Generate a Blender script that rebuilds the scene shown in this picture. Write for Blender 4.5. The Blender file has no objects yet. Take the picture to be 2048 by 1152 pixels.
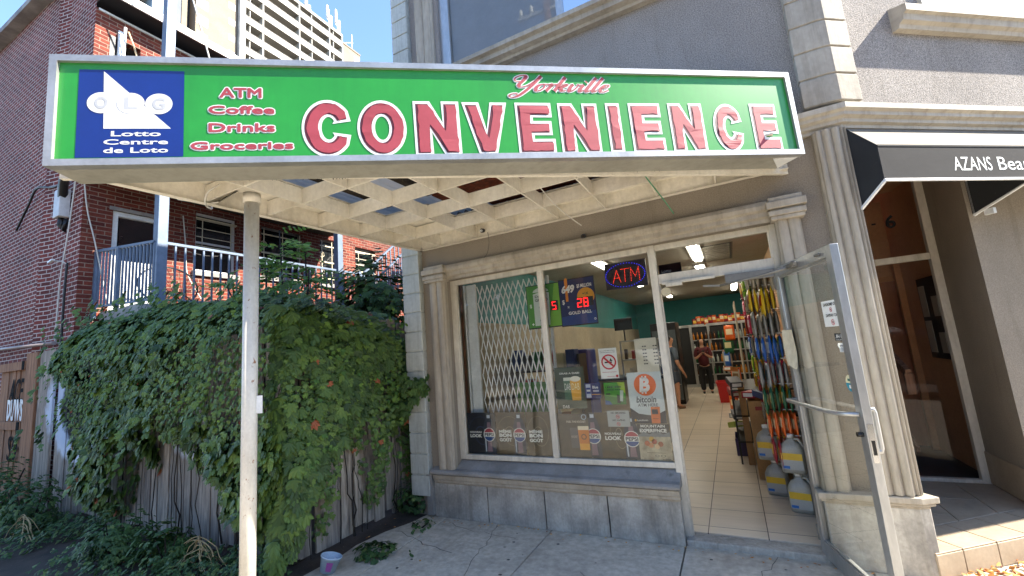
import bpy, bmesh, math, random
import numpy as np
from mathutils import Vector, Matrix, noise
from mathutils.geometry import tessellate_polygon
random.seed(7); RNG = np.random.default_rng(7)
SC = bpy.context.scene; COL = SC.collection
rad = math.radians
# ---------------------------------------------------------------- camera
FA = rad(37.08266516)                       # angle between the shop front (world X) and the street
def cam_rows():
    yaw, pitch, roll = rad(10.52592659) - FA, rad(8.47816969), rad(4.74807286)
    cy, sy = math.cos(yaw), math.sin(yaw)
    fwd = Vector((sy*math.cos(pitch), cy*math.cos(pitch), math.sin(pitch)))
    rt = Vector((cy, -sy, 0)); dn = fwd.cross(rt)
    r = math.cos(roll)*rt + math.sin(roll)*dn; d = -math.sin(roll)*rt + math.cos(roll)*dn
    return r, d, fwd
r_, d_, f_ = cam_rows()
cam = bpy.data.cameras.new('camera'); co = bpy.data.objects.new('camera', cam); COL.objects.link(co)
cam.sensor_width = 36; cam.lens = 847.91/2048*36; cam.clip_start = .05; cam.clip_end = 2000
co.matrix_world = Matrix(((r_.x, -d_.x, -f_.x, 0), (r_.y, -d_.y, -f_.y, 0), (r_.z, -d_.z, -f_.z, 1.6), (0, 0, 0, 1)))
SC.camera = co
# ---------------------------------------------------------------- sky and sun
SUN_EL, SUN_AZ = rad(40), rad(22.6)          # azimuth from world +X towards +Y
w = bpy.data.worlds.new('World'); SC.world = w; w.use_nodes = True
nt = w.node_tree; sky = nt.nodes.new('ShaderNodeTexSky'); sky.sky_type = 'NISHITA'; sky.sun_disc = False
sky.sun_elevation = SUN_EL; sky.sun_rotation = rad(90) - SUN_AZ; sky.altitude = 100; sky.air_density = .9; sky.dust_density = .3; sky.ozone_density = 3.5
bg = nt.nodes['Background']; nt.links.new(sky.outputs[0], bg.inputs[0]); bg.inputs[1].default_value = .075
sl = bpy.data.lights.new('sun', 'SUN'); so = bpy.data.objects.new('sun', sl); COL.objects.link(so)
sl.energy = 2.9; sl.angle = rad(.53); sl.color = (1, .92, .79)
sd = Vector((math.cos(SUN_EL)*math.cos(SUN_AZ), math.cos(SUN_EL)*math.sin(SUN_AZ), math.sin(SUN_EL)))
so.rotation_euler = sd.to_track_quat('Z', 'Y').to_euler(); so.location = (10, 5, 30)
SC.view_settings.view_transform = 'Standard'; SC.view_settings.look = 'None'
SC.view_settings.exposure = 2.95; SC.view_settings.gamma = 1
# ---------------------------------------------------------------- helpers
def lin(c): return tuple((x/255/12.92 if x/255 <= .04045 else ((x/255+.055)/1.055)**2.4) for x in c) + (1,)
ST = Matrix.Rotation(FA, 4, 'Z')             # street frame: x along the street, y away from it
def thing(name, label, cat, loc=(0, 0, 0), group=None):
    o = bpy.data.objects.new(name, None); COL.objects.link(o); o.location = loc; o.empty_display_size = .1
    o['label'] = label; o['category'] = cat
    if group: o['group'] = group
    return o
def tag(o, label=None, cat=None, group=None, kind=None):
    if label: o['label'] = label
    if cat: o['category'] = cat
    if group: o['group'] = group
    if kind: o['kind'] = kind
    return o
def orig(o):
    v = Vector((0, 0, 0))
    while o is not None: v = v + o.location; o = o.parent
    return v
class MB:
    def __init__(s, M=None): s.v = []; s.f = []; s.uv = []; s.m = []; s.sm = []; s.M = M
    def pt(s, p):
        p = Vector(p)
        return s.M @ p if s.M is not None else p
    def poly(s, pts, mi=0, smooth=False, uv=None):
        n = len(s.v); P = [Vector(p) for p in pts]
        if uv is None:
            nr = Vector((0, 0, 0))
            for i in range(len(P)): nr += P[i].cross(P[(i+1) % len(P)])
            if nr.length > 0: nr.normalize()
            a = [abs(nr.x), abs(nr.y), abs(nr.z)]
            if a[2] > .7: uv = [(p.x, p.y) for p in P]
            elif a[0] > a[1]: uv = [(p.y, p.z) for p in P]
            else: uv = [(p.x, p.z) for p in P]
        s.v += [s.pt(p) for p in P]; s.f.append(list(range(n, n+len(P)))); s.uv.append(uv); s.m.append(mi); s.sm.append(smooth)
    def box(s, x0, x1, y0, y1, z0, z1, mi=0, skip=''):
        if x0 > x1: x0, x1 = x1, x0
        if y0 > y1: y0, y1 = y1, y0
        if z0 > z1: z0, z1 = z1, z0
        P = [(x0,y0,z0),(x1,y0,z0),(x1,y1,z0),(x0,y1,z0),(x0,y0,z1),(x1,y0,z1),(x1,y1,z1),(x0,y1,z1)]
        for k, q in (('b',(0,3,2,1)),('t',(4,5,6,7)),('f',(0,1,5,4)),('r',(1,2,6,5)),('k',(2,3,7,6)),('l',(3,0,4,7))):
            if k not in skip: s.poly([P[i] for i in q], mi)
        return s
    def obox(s, c, ax, ay, az, mi=0):        # oriented box from centre and half axes
        c, ax, ay, az = map(Vector, (c, ax, ay, az))
        P = [c+i*ax+j*ay+k*az for k in (-1,1) for j in (-1,1) for i in (-1,1)]
        for q in ((0,2,3,1),(4,5,7,6),(0,1,5,4),(1,3,7,5),(3,2,6,7),(2,0,4,6)): s.poly([P[i] for i in q], mi)
        return s
    def bar(s, a, b, wd, dp, mi=0, up=(0,0,1)):
        a, b = Vector(a), Vector(b); d = (b-a); L = d.length; d.normalize()
        u = Vector(up); x = d.cross(u)
        if x.length < 1e-4: x = d.cross(Vector((1,0,0)))
        x.normalize(); y = x.cross(d).normalized()
        return s.obox((a+b)/2, d*L/2, x*wd/2, y*dp/2, mi)
    def prism(s, pts, ext, mi=0, caps=True): # pts 3d polygon, ext vector
        P = [Vector(p) for p in pts]; e = Vector(ext); n = len(P)
        if caps: s.poly(P, mi); s.poly([p+e for p in reversed(P)], mi)
        for i in range(n): s.poly([P[i], P[i]+e, P[(i+1) % n]+e, P[(i+1) % n]], mi)
        return s
    def profx(s, prof, x0, x1, mi=0):        # profile in (y,z) swept along x
        return s.prism([(x0, y, z) for y, z in prof], (x1-x0, 0, 0), mi)
    def profz(s, prof, z0, z1, mi=0):
        return s.prism([(x, y, z0) for x, y in prof], (0, 0, z1-z0), mi)
    def tube(s, pts, r, n=8, mi=0, cap=True, r2=None):
        P = [Vector(p) for p in pts]; rings = []
        k = len(P); prev = None
        for i, p in enumerate(P):
            d = (P[min(i+1, k-1)] - P[max(i-1, 0)]).normalized()
            if prev is None:
                x = d.cross(Vector((0,0,1)))
                if x.length < .1: x = d.cross(Vector((1,0,0)))
            else: x = prev - d*prev.dot(d)
            x.normalize(); prev = x; y = d.cross(x)
            rr = r if r2 is None else r + (r2-r)*i/(k-1)
            if isinstance(r, (list, tuple)): rr = r[i]
            rings.append([p + (x*math.cos(2*math.pi*j/n) + y*math.sin(2*math.pi*j/n))*rr for j in range(n)])
        for a, b in zip(rings, rings[1:]):
            for j in range(n): s.poly([a[j], a[(j+1) % n], b[(j+1) % n], b[j]], mi, True)
        if cap: s.poly(rings[0][::-1], mi); s.poly(rings[-1], mi)
        return s
    def lathe(s, c, prof, n=16, mi=0):       # prof list of (r,z), about vertical axis through c
        c = Vector(c)
        R = [[c + Vector((r*math.cos(2*math.pi*j/n), r*math.sin(2*math.pi*j/n), z)) for j in range(n)] for r, z in prof]
        for a, b in zip(R, R[1:]):
            for j in range(n): s.poly([a[j], a[(j+1) % n], b[(j+1) % n], b[j]], mi, True)
        return s
    def disc(s, c, r, ax, ay, mi=0, n=24, r0=0, a0=0, a1=360):
        c, ax, ay = map(Vector, (c, ax, ay)); full = abs(a1-a0) >= 360
        A = [rad(a0+(a1-a0)*i/n) for i in range(n if full else n+1)]
        P = [c + ax*math.cos(a)*r + ay*math.sin(a)*r for a in A]
        if r0 <= 0 and full: s.poly(P, mi)
        elif r0 <= 0: s.poly([c]+P, mi)
        else:
            Q = [c + ax*math.cos(a)*r0 + ay*math.sin(a)*r0 for a in A]
            for i in range(len(A) if full else len(A)-1):
                j = (i+1) % len(A); s.poly([P[i], P[j], Q[j], Q[i]], mi)
        return s
    def build(s, name, mats, parent=None, bevel=0, recalc=True, smooth=None, sol=0, merge=True):
        me = bpy.data.meshes.new(name); o = bpy.data.objects.new(name, me)
        off = orig(parent) if parent is not None else Vector((0,0,0))
        if not isinstance(mats, (list, tuple)): mats = [mats]
        me.from_pydata([tuple(v-off) for v in s.v], [], s.f)
        ul = me.uv_layers.new(name='UVMap')
        ul.data.foreach_set('uv', np.array([c for u in s.uv for p in u for c in p], dtype=np.float32))
        me.polygons.foreach_set('material_index', s.m); me.polygons.foreach_set('use_smooth', s.sm if smooth is None else [smooth]*len(s.f))
        for m in mats: me.materials.append(m)
        if merge or recalc:
            bm = bmesh.new(); bm.from_mesh(me)
            if merge: bmesh.ops.remove_doubles(bm, verts=bm.verts, dist=1e-5)
            if recalc: bmesh.ops.recalc_face_normals(bm, faces=bm.faces)
            bm.to_mesh(me); bm.free()
        me.update(); COL.objects.link(o)
        if parent is not None: o.parent = parent
        if bevel:
            b = o.modifiers.new('bevel', 'BEVEL'); b.width = bevel; b.segments = 2; b.limit_method = 'ANGLE'; b.angle_limit = rad(40); b.harden_normals = False
        if sol:
            b = o.modifiers.new('thick', 'SOLIDIFY'); b.thickness = sol
        return o
def struct(name, mb, m, **k):
    o = mb.build(name, m, **k); o['kind'] = 'structure'; return o
# text -> 2D triangles scaled to a box
_tc = {}
def text2d(body, off=0.0, res=3):
    key = (body, off, res)
    if key in _tc: return _tc[key]
    cu = bpy.data.curves.new('t', 'FONT'); cu.body = body; cu.resolution_u = res; cu.offset = off; cu.size = 1
    o = bpy.data.objects.new('t', cu); COL.objects.link(o)
    dg = bpy.context.evaluated_depsgraph_get(); me = bpy.data.meshes.new_from_object(o.evaluated_get(dg))
    V = [(v.co.x, v.co.y) for v in me.vertices]; F = [list(p.vertices) for p in me.polygons]
    bpy.data.objects.remove(o); bpy.data.curves.remove(cu); bpy.data.meshes.remove(me)
    _tc[key] = (V, F); return V, F
def bold_text(mb, body, fr, x0, x1, y0, y1, d, mi, r, n=8, **k):
    put_text(mb, body, fr, x0, x1, y0, y1, d, mi, **k)
    for i in range(n):
        a = 2*math.pi*i/n; put_text(mb, body, fr, x0+r*math.cos(a), x1+r*math.cos(a), y0+r*math.sin(a), y1+r*math.sin(a), d-.00004*(i+1), mi, **k)
def put_text(mb, body, fr, x0, x1, y0, y1, d=0, mi=0, off=0.0, ref=None, slant=0, res=3, mirror=False, jit=0):
    """fr(u,v,d)->3d ; text bounding box fitted to x0..x1,y0..y1 (box of un-offset text when ref given)"""
    V, F = text2d(body, off, res); R = text2d(body, 0.0 if ref is None else ref, res)[0] if ref is not None else V
    if not R: return
    ax, bx = min(p[0] for p in R), max(p[0] for p in R); ay, by = min(p[1] for p in R), max(p[1] for p in R)
    def t(p):
        u = (p[0]-ax)/(bx-ax+1e-9); v = (p[1]-ay)/(by-ay+1e-9)
        if mirror: u = 1-u
        return (x0+(x1-x0)*u+slant*(v-.5)*(y1-y0)+jit*noise.noise(Vector((p[0]*3, p[1]*3, 0))), y0+(y1-y0)*v)
    Q = [t(p) for p in V]
    for f in F: mb.poly([fr(Q[i][0], Q[i][1], d) for i in f], mi)
# ---------------------------------------------------------------- materials
def N_(t, typ, **k):
    n = t.nodes.new(typ)
    for a, b in k.items():
        if a.startswith('i_'): n.inputs[a[2:].replace('_', ' ')].default_value = b
        else: setattr(n, a, b)
    return n
def base(name):
    m = bpy.data.materials.new(name); m.use_nodes = True; t = m.node_tree; return m, t, t.nodes['Principled BSDF']
def ramp(t, fac, stops, interp='LINEAR'):
    r = t.nodes.new('ShaderNodeValToRGB'); r.color_ramp.interpolation = interp; e = r.color_ramp.elements
    while len(e) < len(stops): e.new(.5)
    for x, (p, c) in zip(e, stops): x.position = p; x.color = c if len(c) == 4 else (*c, 1)
    t.links.new(fac, r.inputs[0]); return r.outputs[0]
def mixc(t, fac, a, b, typ='MIX'):
    n = t.nodes.new('ShaderNodeMix'); n.data_type = 'RGBA'; n.blend_type = typ; n.clamp_factor = True
    for i, x in ((0, fac), (6, a), (7, b)):
        if hasattr(x, 'node'): t.links.new(x, n.inputs[i])
        else: n.inputs[i].default_value = x
    return n.outputs[2]
def coord(t, scale=(1,1,1), which='Object', rot=(0,0,0), loc=(0,0,0)):
    tc = t.nodes.new('ShaderNodeTexCoord'); mp = t.nodes.new('ShaderNodeMapping'); mp.inputs['Scale'].default_value = scale; mp.inputs['Rotation'].default_value = rot; mp.inputs['Location'].default_value = loc
    t.links.new(tc.outputs[which], mp.inputs[0]); return mp.outputs[0]
def nz(t, vec, scale, detail=4, rough=.6, dist=0):
    n = N_(t, 'ShaderNodeTexNoise'); n.inputs['Scale'].default_value = scale; n.inputs['Detail'].default_value = detail; n.inputs['Roughness'].default_value = rough; n.inputs['Distortion'].default_value = dist
    if vec is not None: t.links.new(vec, n.inputs['Vector'])
    return n.outputs['Fac']
def bumpn(t, b, h, strength, dist=.01, prev=None):
    n = t.nodes.new('ShaderNodeBump'); n.inputs['Strength'].default_value = strength; n.inputs['Distance'].default_value = dist
    t.links.new(h, n.inputs['Height'])
    if prev is not None: t.links.new(prev, n.inputs['Normal'])
    t.links.new(n.outputs[0], b.inputs['Normal']); return n.outputs[0]
def mk(name, c1, c2=None, rough=.6, metal=0, ns=3, lo=.35, hi=.65, bump=0, bs=60, spot=None, spots=(.62, .68), ss=8, stretch=(1,1,1), spec=.5, fine=.12, streak=0):
    """plain paint/stone/metal: two tones mixed by soft noise, optional spots (dirt, rust), fine bump"""
    m, t, b = base(name); c1 = lin(c1); vec = coord(t, stretch)
    c2 = lin(c2) if c2 else tuple(x*.82 for x in c1[:3]) + (1,)
    col = ramp(t, nz(t, vec, ns, 5), [(lo, c1), (hi, c2)])
    if fine: 
        f = ramp(t, nz(t, vec, ns*14, 3), [(.3, (1-fine,)*3), (.7, (1+fine*.3,)*3)])
        col = mixc(t, 1, col, f, 'MULTIPLY')
    if streak:
        sk = ramp(t, nz(t, coord(t,(7,7,.6)), 2.2, 6, .7), [(.48,(1,1,1)),(.72,(1-streak,1-streak*1.05,1-streak*1.15))]); col = mixc(t, 1, col, sk, 'MULTIPLY')
    if spot:
        s = ramp(t, nz(t, vec, ss, 6, .7), [(spots[0], (0,0,0)), (spots[1], (1,1,1))])
        col = mixc(t, s, col, lin(spot))
    t.links.new(col, b.inputs['Base Color']); b.inputs['Roughness'].default_value = rough; b.inputs['Metallic'].default_value = metal
    b.inputs['Specular IOR Level'].default_value = spec
    if bump: bumpn(t, b, nz(t, vec, bs, 4), bump, .004)
    return m
def flat(name, c, rough=.5, metal=0, emit=0):
    m, t, b = base(name); b.inputs['Base Color'].default_value = lin(c); b.inputs['Roughness'].default_value = rough; b.inputs['Metallic'].default_value = metal
    if emit: b.inputs['Emission Color'].default_value = lin(c); b.inputs['Emission Strength'].default_value = emit
    return m
_fc = {}
def ink(c, rough=.45, emit=0):               # printed colour, slightly uneven
    k = (c, rough, emit)
    if k not in _fc:
        if emit: _fc[k] = flat('glow_%d_%d_%d' % c, c, rough, 0, emit)
        else: _fc[k] = mk('print_%d_%d_%d' % c, c, rough=rough, ns=6, fine=.06, lo=.3, hi=.9)
    return _fc[k]
def brick(name, ca, cb, mort, bw=.215, rh=.0705, ms=.0085, dirt=.5, offs=0.0):
    m, t, b = base(name); tc = t.nodes.new('ShaderNodeTexCoord'); wob = nz(t, tc.outputs['UV'], 3, 3)
    add = N_(t, 'ShaderNodeVectorMath', operation='MULTIPLY_ADD'); t.links.new(wob, add.inputs[0]); add.inputs[1].default_value = (.006, .012, 0); t.links.new(tc.outputs['UV'], add.inputs[2])
    br = t.nodes.new('ShaderNodeTexBrick'); t.links.new(add.outputs[0], br.inputs['Vector'])
    br.inputs['Scale'].default_value = 1; br.inputs['Brick Width'].default_value = bw; br.inputs['Row Height'].default_value = rh
    br.inputs['Mortar Size'].default_value = ms; br.inputs['Mortar Smooth'].default_value = .25; br.inputs['Bias'].default_value = -.1; br.offset = .5
    br.inputs['Color1'].default_value = lin(ca); br.inputs['Color2'].default_value = lin(cb); br.inputs['Mortar'].default_value = lin(mort)
    n1 = ramp(t, nz(t, tc.outputs['UV'], 1.1, 6, .65), [(.35, (1.08,1.04,1)), (.62, (.62,.6,.6))])
    n2 = ramp(t, nz(t, tc.outputs['UV'], 26, 4), [(.3, (.72,.72,.72)), (.65, (1.15,1.12,1.1))])
    c = mixc(t, dirt, br.outputs['Color'], n1, 'MULTIPLY'); c = mixc(t, .8, c, n2, 'MULTIPLY')
    t.links.new(c, b.inputs['Base Color']); b.inputs['Roughness'].default_value = .9; b.inputs['Specular IOR Level'].default_value = .2
    inv = N_(t, 'ShaderNodeMath', operation='SUBTRACT'); inv.inputs[0].default_value = 1; t.links.new(br.outputs['Fac'], inv.inputs[1])
    a2 = N_(t, 'ShaderNodeMath', operation='MULTIPLY_ADD'); t.links.new(nz(t, tc.outputs['UV'], 60, 4), a2.inputs[0]); a2.inputs[1].default_value = .35; t.links.new(inv.outputs[0], a2.inputs[2])
    bumpn(t, b, a2.outputs[0], .8, .008); return m
def stucco(name, c1, c2, speck):
    m, t, b = base(name); v = coord(t)
    g = ramp(t, nz(t, v, 120, 3, .8), [(.38, lin(c2)), (.6, lin(c1))])
    big = ramp(t, nz(t, v, 1.4, 6), [(.3, (.8,.8,.8)), (.7, (1.05,1.05,1.05))])
    c = mixc(t, 1, g, big, 'MULTIPLY')
    vs = coord(t, (3, 3, .35)); st = ramp(t, nz(t, vs, 2.5, 6, .7), [(.55, (1,1,1)), (.8, (.72,.7,.67))])
    c = mixc(t, 1, c, st, 'MULTIPLY')
    t.links.new(c, b.inputs['Base Color']); b.inputs['Roughness'].default_value = .95; b.inputs['Specular IOR Level'].default_value = .2
    bumpn(t, b, nz(t, v, 95, 5, .8), speck, .01); return m
def glass(name, tint=(1,1,1), refl=1.0, alpha=.93, rough=0.0):
    m = bpy.data.materials.new(name); m.use_nodes = True; t = m.node_tree; t.nodes.clear()
    o = t.nodes.new('ShaderNodeOutputMaterial'); mx = t.nodes.new('ShaderNodeMixShader'); tr = t.nodes.new('ShaderNodeBsdfTransparent'); gl = t.nodes.new('ShaderNodeBsdfGlossy')
    gl.inputs['Roughness'].default_value = rough; tr.inputs[0].default_value = (*[x*alpha for x in tint], 1)
    fr = t.nodes.new('ShaderNodeFresnel'); fr.inputs[0].default_value = 1.5; mu = N_(t, 'ShaderNodeMath', operation='MULTIPLY', use_clamp=True); mu.inputs[1].default_value = 1.9*refl
    v = coord(t); nb = t.nodes.new('ShaderNodeBump'); nb.inputs['Strength'].default_value = .012; nb.inputs['Distance'].default_value = .05
    t.links.new(nz(t, v, 1.7, 2), nb.inputs['Height']); t.links.new(nb.outputs[0], gl.inputs['Normal'])
    t.links.new(fr.outputs[0], mu.inputs[0]); t.links.new(mu.outputs[0], mx.inputs[0]); t.links.new(tr.outputs[0], mx.inputs[1]); t.links.new(gl.outputs[0], mx.inputs[2]); t.links.new(mx.outputs[0], o.inputs[0])
    return m
def leafmat(name, stops, rough=.45, trans=.25):
    m, t, b = base(name); a = N_(t, 'ShaderNodeAttribute', attribute_name='rnd'); c = ramp(t, a.outputs['Fac'], [(p, lin(x)) for p, x in stops])
    t.links.new(c, b.inputs['Base Color']); b.inputs['Roughness'].default_value = rough; b.inputs['Specular IOR Level'].default_value = .35
    tl = t.nodes.new('ShaderNodeBsdfTranslucent'); t.links.new(c, tl.inputs[0]); mx = t.nodes.new('ShaderNodeMixShader'); mx.inputs[0].default_value = trans
    t.links.new(b.outputs[0], mx.inputs[1]); t.links.new(tl.outputs[0], mx.inputs[2]); t.links.new(mx.outputs[0], t.nodes['Material Output'].inputs[0]); return m
def woodmat(name, c1, c2, c3=None, board=.14, graf=None, gs=1):
    m, t, b = base(name); tc = t.nodes.new('ShaderNodeTexCoord'); v = coord(t, (9*gs, 9*gs, .9*gs))
    g = ramp(t, nz(t, v, 3, 8, .65, .6), [(.32, lin(c1)), (.52, lin(c2)), (.72, lin(c3 or c1))])
    rn = N_(t, 'ShaderNodeAttribute', attribute_name='rnd'); rr = ramp(t, rn.outputs['Fac'], [(0, (.66,.66,.68)), (1, (1.15,1.1,1.05))])
    c = mixc(t, 1, g, rr, 'MULTIPLY') if board else g
    if graf:
        ge = t.nodes.new('ShaderNodeNewGeometry'); sp = t.nodes.new('ShaderNodeSeparateXYZ'); t.links.new(ge.outputs['Position'], sp.inputs[0])
        nn = nz(t, tc.outputs['Object'], 5, 3)
        for (x0, z0, ra, rb, stops) in graf:
            def mth(op, a, bb):
                n = N_(t, 'ShaderNodeMath', operation=op)
                for i, x in enumerate((a, bb)):
                    if hasattr(x, 'node'): t.links.new(x, n.inputs[i])
                    else: n.inputs[i].default_value = x
                return n.outputs[0]
            dx = mth('DIVIDE', mth('SUBTRACT', sp.outputs['X'], x0), ra); dz = mth('DIVIDE', mth('SUBTRACT', sp.outputs['Z'], z0), rb)
            r = mth('SQRT', mth('ADD', mth('MULTIPLY', dx, dx), mth('MULTIPLY', dz, dz)), 0)
            r = mth('ADD', r, mth('MULTIPLY', mth('SUBTRACT', nn, .5), .5))
            f = mth('MULTIPLY', r, .5)
            mask = ramp(t, f, [(p, (a_, a_, a_)) for p, _, a_ in stops]); colr = ramp(t, f, [(p, lin(cc)) for p, cc, _ in stops])
            c = mixc(t, mask, c, colr)
    t.links.new(c, b.inputs['Base Color']); b.inputs['Roughness'].default_value = .85; b.inputs['Specular IOR Level'].default_value = .2
    bumpn(t, b, nz(t, v, 6, 6, .7), .5, .004); return m
def set_rnd(o, vals):
    a = o.data.attributes.new('rnd', 'FLOAT', 'FACE'); a.data.foreach_set('value', np.asarray(vals, dtype=np.float32))
M = {}
M['stucco'] = stucco('grey_stucco', (174,168,162), (110,106,103), .9)
M['stucco_low'] = stucco('beige_stucco', (146,136,122), (124,115,102), .35)
M['trim'] = mk('painted_beige_trim', (172,163,147), (150,141,126), .75, ns=2.2, bump=.25, bs=80, spot=(118,110,98), spots=(.66,.8), ss=4, stretch=(1,1,.4), streak=.3)
M['cornice'] = mk('pale_cornice_paint', (178,170,156), (156,148,134), .7, ns=2, bump=.2, spot=(120,112,100), spots=(.68,.82), ss=5, stretch=(.3,.3,1), streak=.3)
M['quoin'] = mk('pale_grey_block_paint', (186,190,184), (164,168,162), .75, ns=2, bump=.3, spot=(120,120,112), spots=(.7,.8), ss=7, streak=.3)
M['quoin2'] = mk('grey_beige_block', (168,160,146), (146,139,127), .8, ns=2, bump=.3, spot=(110,106,98), spots=(.7,.85), ss=5, streak=.3)
M['frame'] = mk('pale_painted_aluminium', (205,199,184), (184,178,164), .45, metal=0, ns=3, bump=.06, spot=(130,120,104), spots=(.72,.8), ss=9, stretch=(1,1,.5), streak=.3)
M['alu'] = mk('anodised_aluminium', (196,196,194), (165,165,163), .38, metal=.75, ns=3, bump=.04, spot=(120,116,110), spots=(.74,.82), ss=14, stretch=(1,1,.3))
M['alu_dark'] = mk('dull_grey_aluminium', (130,128,122), (110,108,103), .45, metal=.4, ns=4, bump=.05)
M['cream'] = mk('flaking_cream_paint', (222,216,202), (206,198,180), .6, ns=2.5, bump=.3, bs=50, spot=(140,104,62), spots=(.68,.76), ss=9, streak=.12)
M['pole'] = mk('weathered_white_pole_paint', (204,200,190), (190,185,174), .5, ns=4, bump=.3, bs=45, spot=(128,84,50), spots=(.62,.67), ss=26, stretch=(1,1,.7), streak=.18)
M['slab'] = mk('grey_stone_slab', (184,178,166), (140,135,126), .85, ns=3.5, bump=.5, bs=25, spot=(186,184,174), spots=(.58,.75), ss=3, stretch=(1,1,.8), fine=.2, streak=.3)
M['sillpaint'] = mk('dirty_grey_sill_paint', (146,144,140), (124,121,116), .8, ns=4, bump=.3, spot=(84,82,78), spots=(.6,.75), ss=6)
M['concrete'] = mk('sidewalk_concrete', (196,186,168), (164,154,138), .92, ns=1.3, bump=.5, bs=90, spot=(146,137,121), spots=(.56,.74), ss=3.2, fine=.28)
M['asphalt'] = mk('street_asphalt', (112,110,106), (96,94,92), .9, ns=2, bump=.5, bs=120)
M['soil'] = mk('dry_dark_soil', (74,62,52), (48,42,36), .95, ns=5, bump=1, bs=40, spot=(110,98,84), spots=(.62,.7), ss=20)
M['paving'] = mk('sandstone_step_tile', (160,144,122), (138,124,104), .55, ns=3, bump=.15, spot=(140,124,104), spots=(.6,.8), ss=5)
M['grout'] = flat('dark_grout', (84,78,72), .9)
M['brick_shade'] = brick('old_dark_red_brick', (128,64,58), (94,52,50), (196,186,180))
M['brick_side'] = brick('orange_red_brick', (122,62,50), (84,42,38), (140,122,108), ms=.007)
M['stone_trim'] = mk('weathered_sill_stone', (150,146,142), (118,114,112), .85, bump=.3)
M['blue_steel'] = mk('grey_blue_painted_steel', (98,114,136), (82,98,118), .5, ns=5, bump=.1, spot=(100,84,70), spots=(.72,.78), ss=15)
M['whitepaint'] = mk('white_gloss_paint', (222,224,224), (200,202,202), .4, ns=4, bump=.08)
M['dark'] = mk('near_black_paint', (24,25,27), (16,17,18), .5, ns=5)
M['black'] = flat('black_plastic', (16,16,17), .35)
M['cable'] = flat('black_cable_rubber', (20,20,20), .5)
M['wire'] = flat('pale_wire', (190,186,176), .5)
M['zinc'] = mk('corrugated_zinc', (160,166,174), (128,134,142), .4, metal=.6, ns=3, bump=.1, spot=(110,84,66), spots=(.68,.75), ss=6)
M['redwood'] = woodmat('red_brown_board', (108,52,30), (78,36,22), (58,30,20), board=0)
M['darkwood'] = woodmat('sooty_old_board', (62,54,46), (38,34,30), (80,70,58), board=0)
M['fence'] = woodmat('weathered_fence_board', (184,176,164), (144,136,126), (104,98,90), graf=[
    (-7.62, 1.36, .78, .58, [(0, (24,24,30), 1), (.36, (24,24,30), 1), (.43, (176,190,210), 1), (.58, (196,206,220), .9), (.68, (190,200,214), 0)]),
    (-5.05, 1.06, .42, .3, [(0, (44,44,48), .8), (.30, (44,44,48), .7), (.38, (190,200,214), .7), (.48, (190,200,214), 0)])])
M['fence2'] = woodmat('silver_grey_fence_board', (190,182,170), (150,142,132), (108,102,94))
M['lumber'] = woodmat('brown_stained_lumber', (176,134,102), (146,108,82), (112,84,64))
M['glass'] = glass('shop_window_glass', (.97,1,.98), .55, .96)
M['glassdoor'] = glass('door_glass', (.96,1,.98), .8, .92)
M['glass_up'] = glass('upper_window_glass', (.9,.95,1), 1.3, .6)
M['glass_dark'] = glass('dark_window_glass', (.92,.93,.95), .3, .97)
M['canvas'] = mk('dark_grey_awning_canvas', (38,38,40), (29,29,31), .95, ns=1.5, bump=.15, bs=200, spot=(72,70,68), spots=(.6,.85), ss=2.5, stretch=(1,1,2.5))
M['canvas_top'] = mk('sun_faded_awning_canvas', (116,108,95), (102,94,82), .85, ns=2, bump=.15)
M['canvas_side'] = mk('black_awning_canvas', (30,33,36), (22,24,27), .85, ns=2, bump=.15, spot=(60,60,60), spots=(.66,.8), ss=3)
M['teal'] = mk('teal_wall_paint', (34,128,126), (28,112,112), .6, ns=1.5)
M['ceil'] = mk('dingy_white_ceiling', (158,152,140), (144,138,126), .8, ns=1)
M['inwall'] = mk('cream_inside_wall', (176,164,142), (156,146,126), .8, ns=1.2)
M['brown'] = mk('varnished_brown_panel', (186,124,84), (160,102,68), .45, ns=2, stretch=(4,4,.6), bump=.05)
M['brown2'] = mk('tan_brown_plaster', (206,156,110), (190,140,98), .6, ns=2)
M['steel'] = flat('polished_steel', (200,200,200), .22, 1)
M['card'] = mk('brown_cardboard', (186,144,92), (168,128,80), .75, ns=6, bump=.05)
M['tilefloor'] = None
# ---------------------------------------------------------------- ground
def P2(X, Y): v = ST @ Vector((X, Y, 0)); return v.x, v.y
def clip(poly, a, b, c):                     # keep a*x+b*y>=c
    out = []
    for i in range(len(poly)):
        p, q = poly[i], poly[(i+1) % len(poly)]; dp, dq = a*p[0]+b*p[1]-c, a*q[0]+b*q[1]-c
        if dp >= 0: out.append(p)
        if dp*dq < 0: k = dp/(dp-dq); out.append((p[0]+(q[0]-p[0])*k, p[1]+(q[1]-p[1])*k))
    return out
sF, cF = math.sin(FA), math.cos(FA)
g = MB(); g.poly([(-500,-500,-.2),(500,-500,-.2),(500,500,-.2),(-500,500,-.2)]); struct('ground', g, M['soil'])
g = MB(ST); 
rows = []
for i in range(60):                          # near soil, gently uneven
    pass
def soilz(x, y): return -.03 + .035*noise.noise(Vector((x*.9, y*.9, 0))) + .012*noise.noise(Vector((x*5, y*5, 3)))
g = MB()
nx, ny = 90, 60; X0, X1, Y0, Y1 = -16, 8, -2, 14
H = lambda i, j: (X0+(X1-X0)*i/nx, Y0+(Y1-Y0)*j/ny)
for i in range(nx):
    for j in range(ny):
        q = [H(i,j), H(i+1,j), H(i+1,j+1), H(i,j+1)]
        if all(-sF*p[0]+cF*p[1] < -2.3 for p in q) : continue
        g.poly([(p[0], p[1], soilz(*p) - (.06 if p[0] > -3.0 else 0)) for p in q], 0, True)
struct('soil', g, M['soil'])
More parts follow.
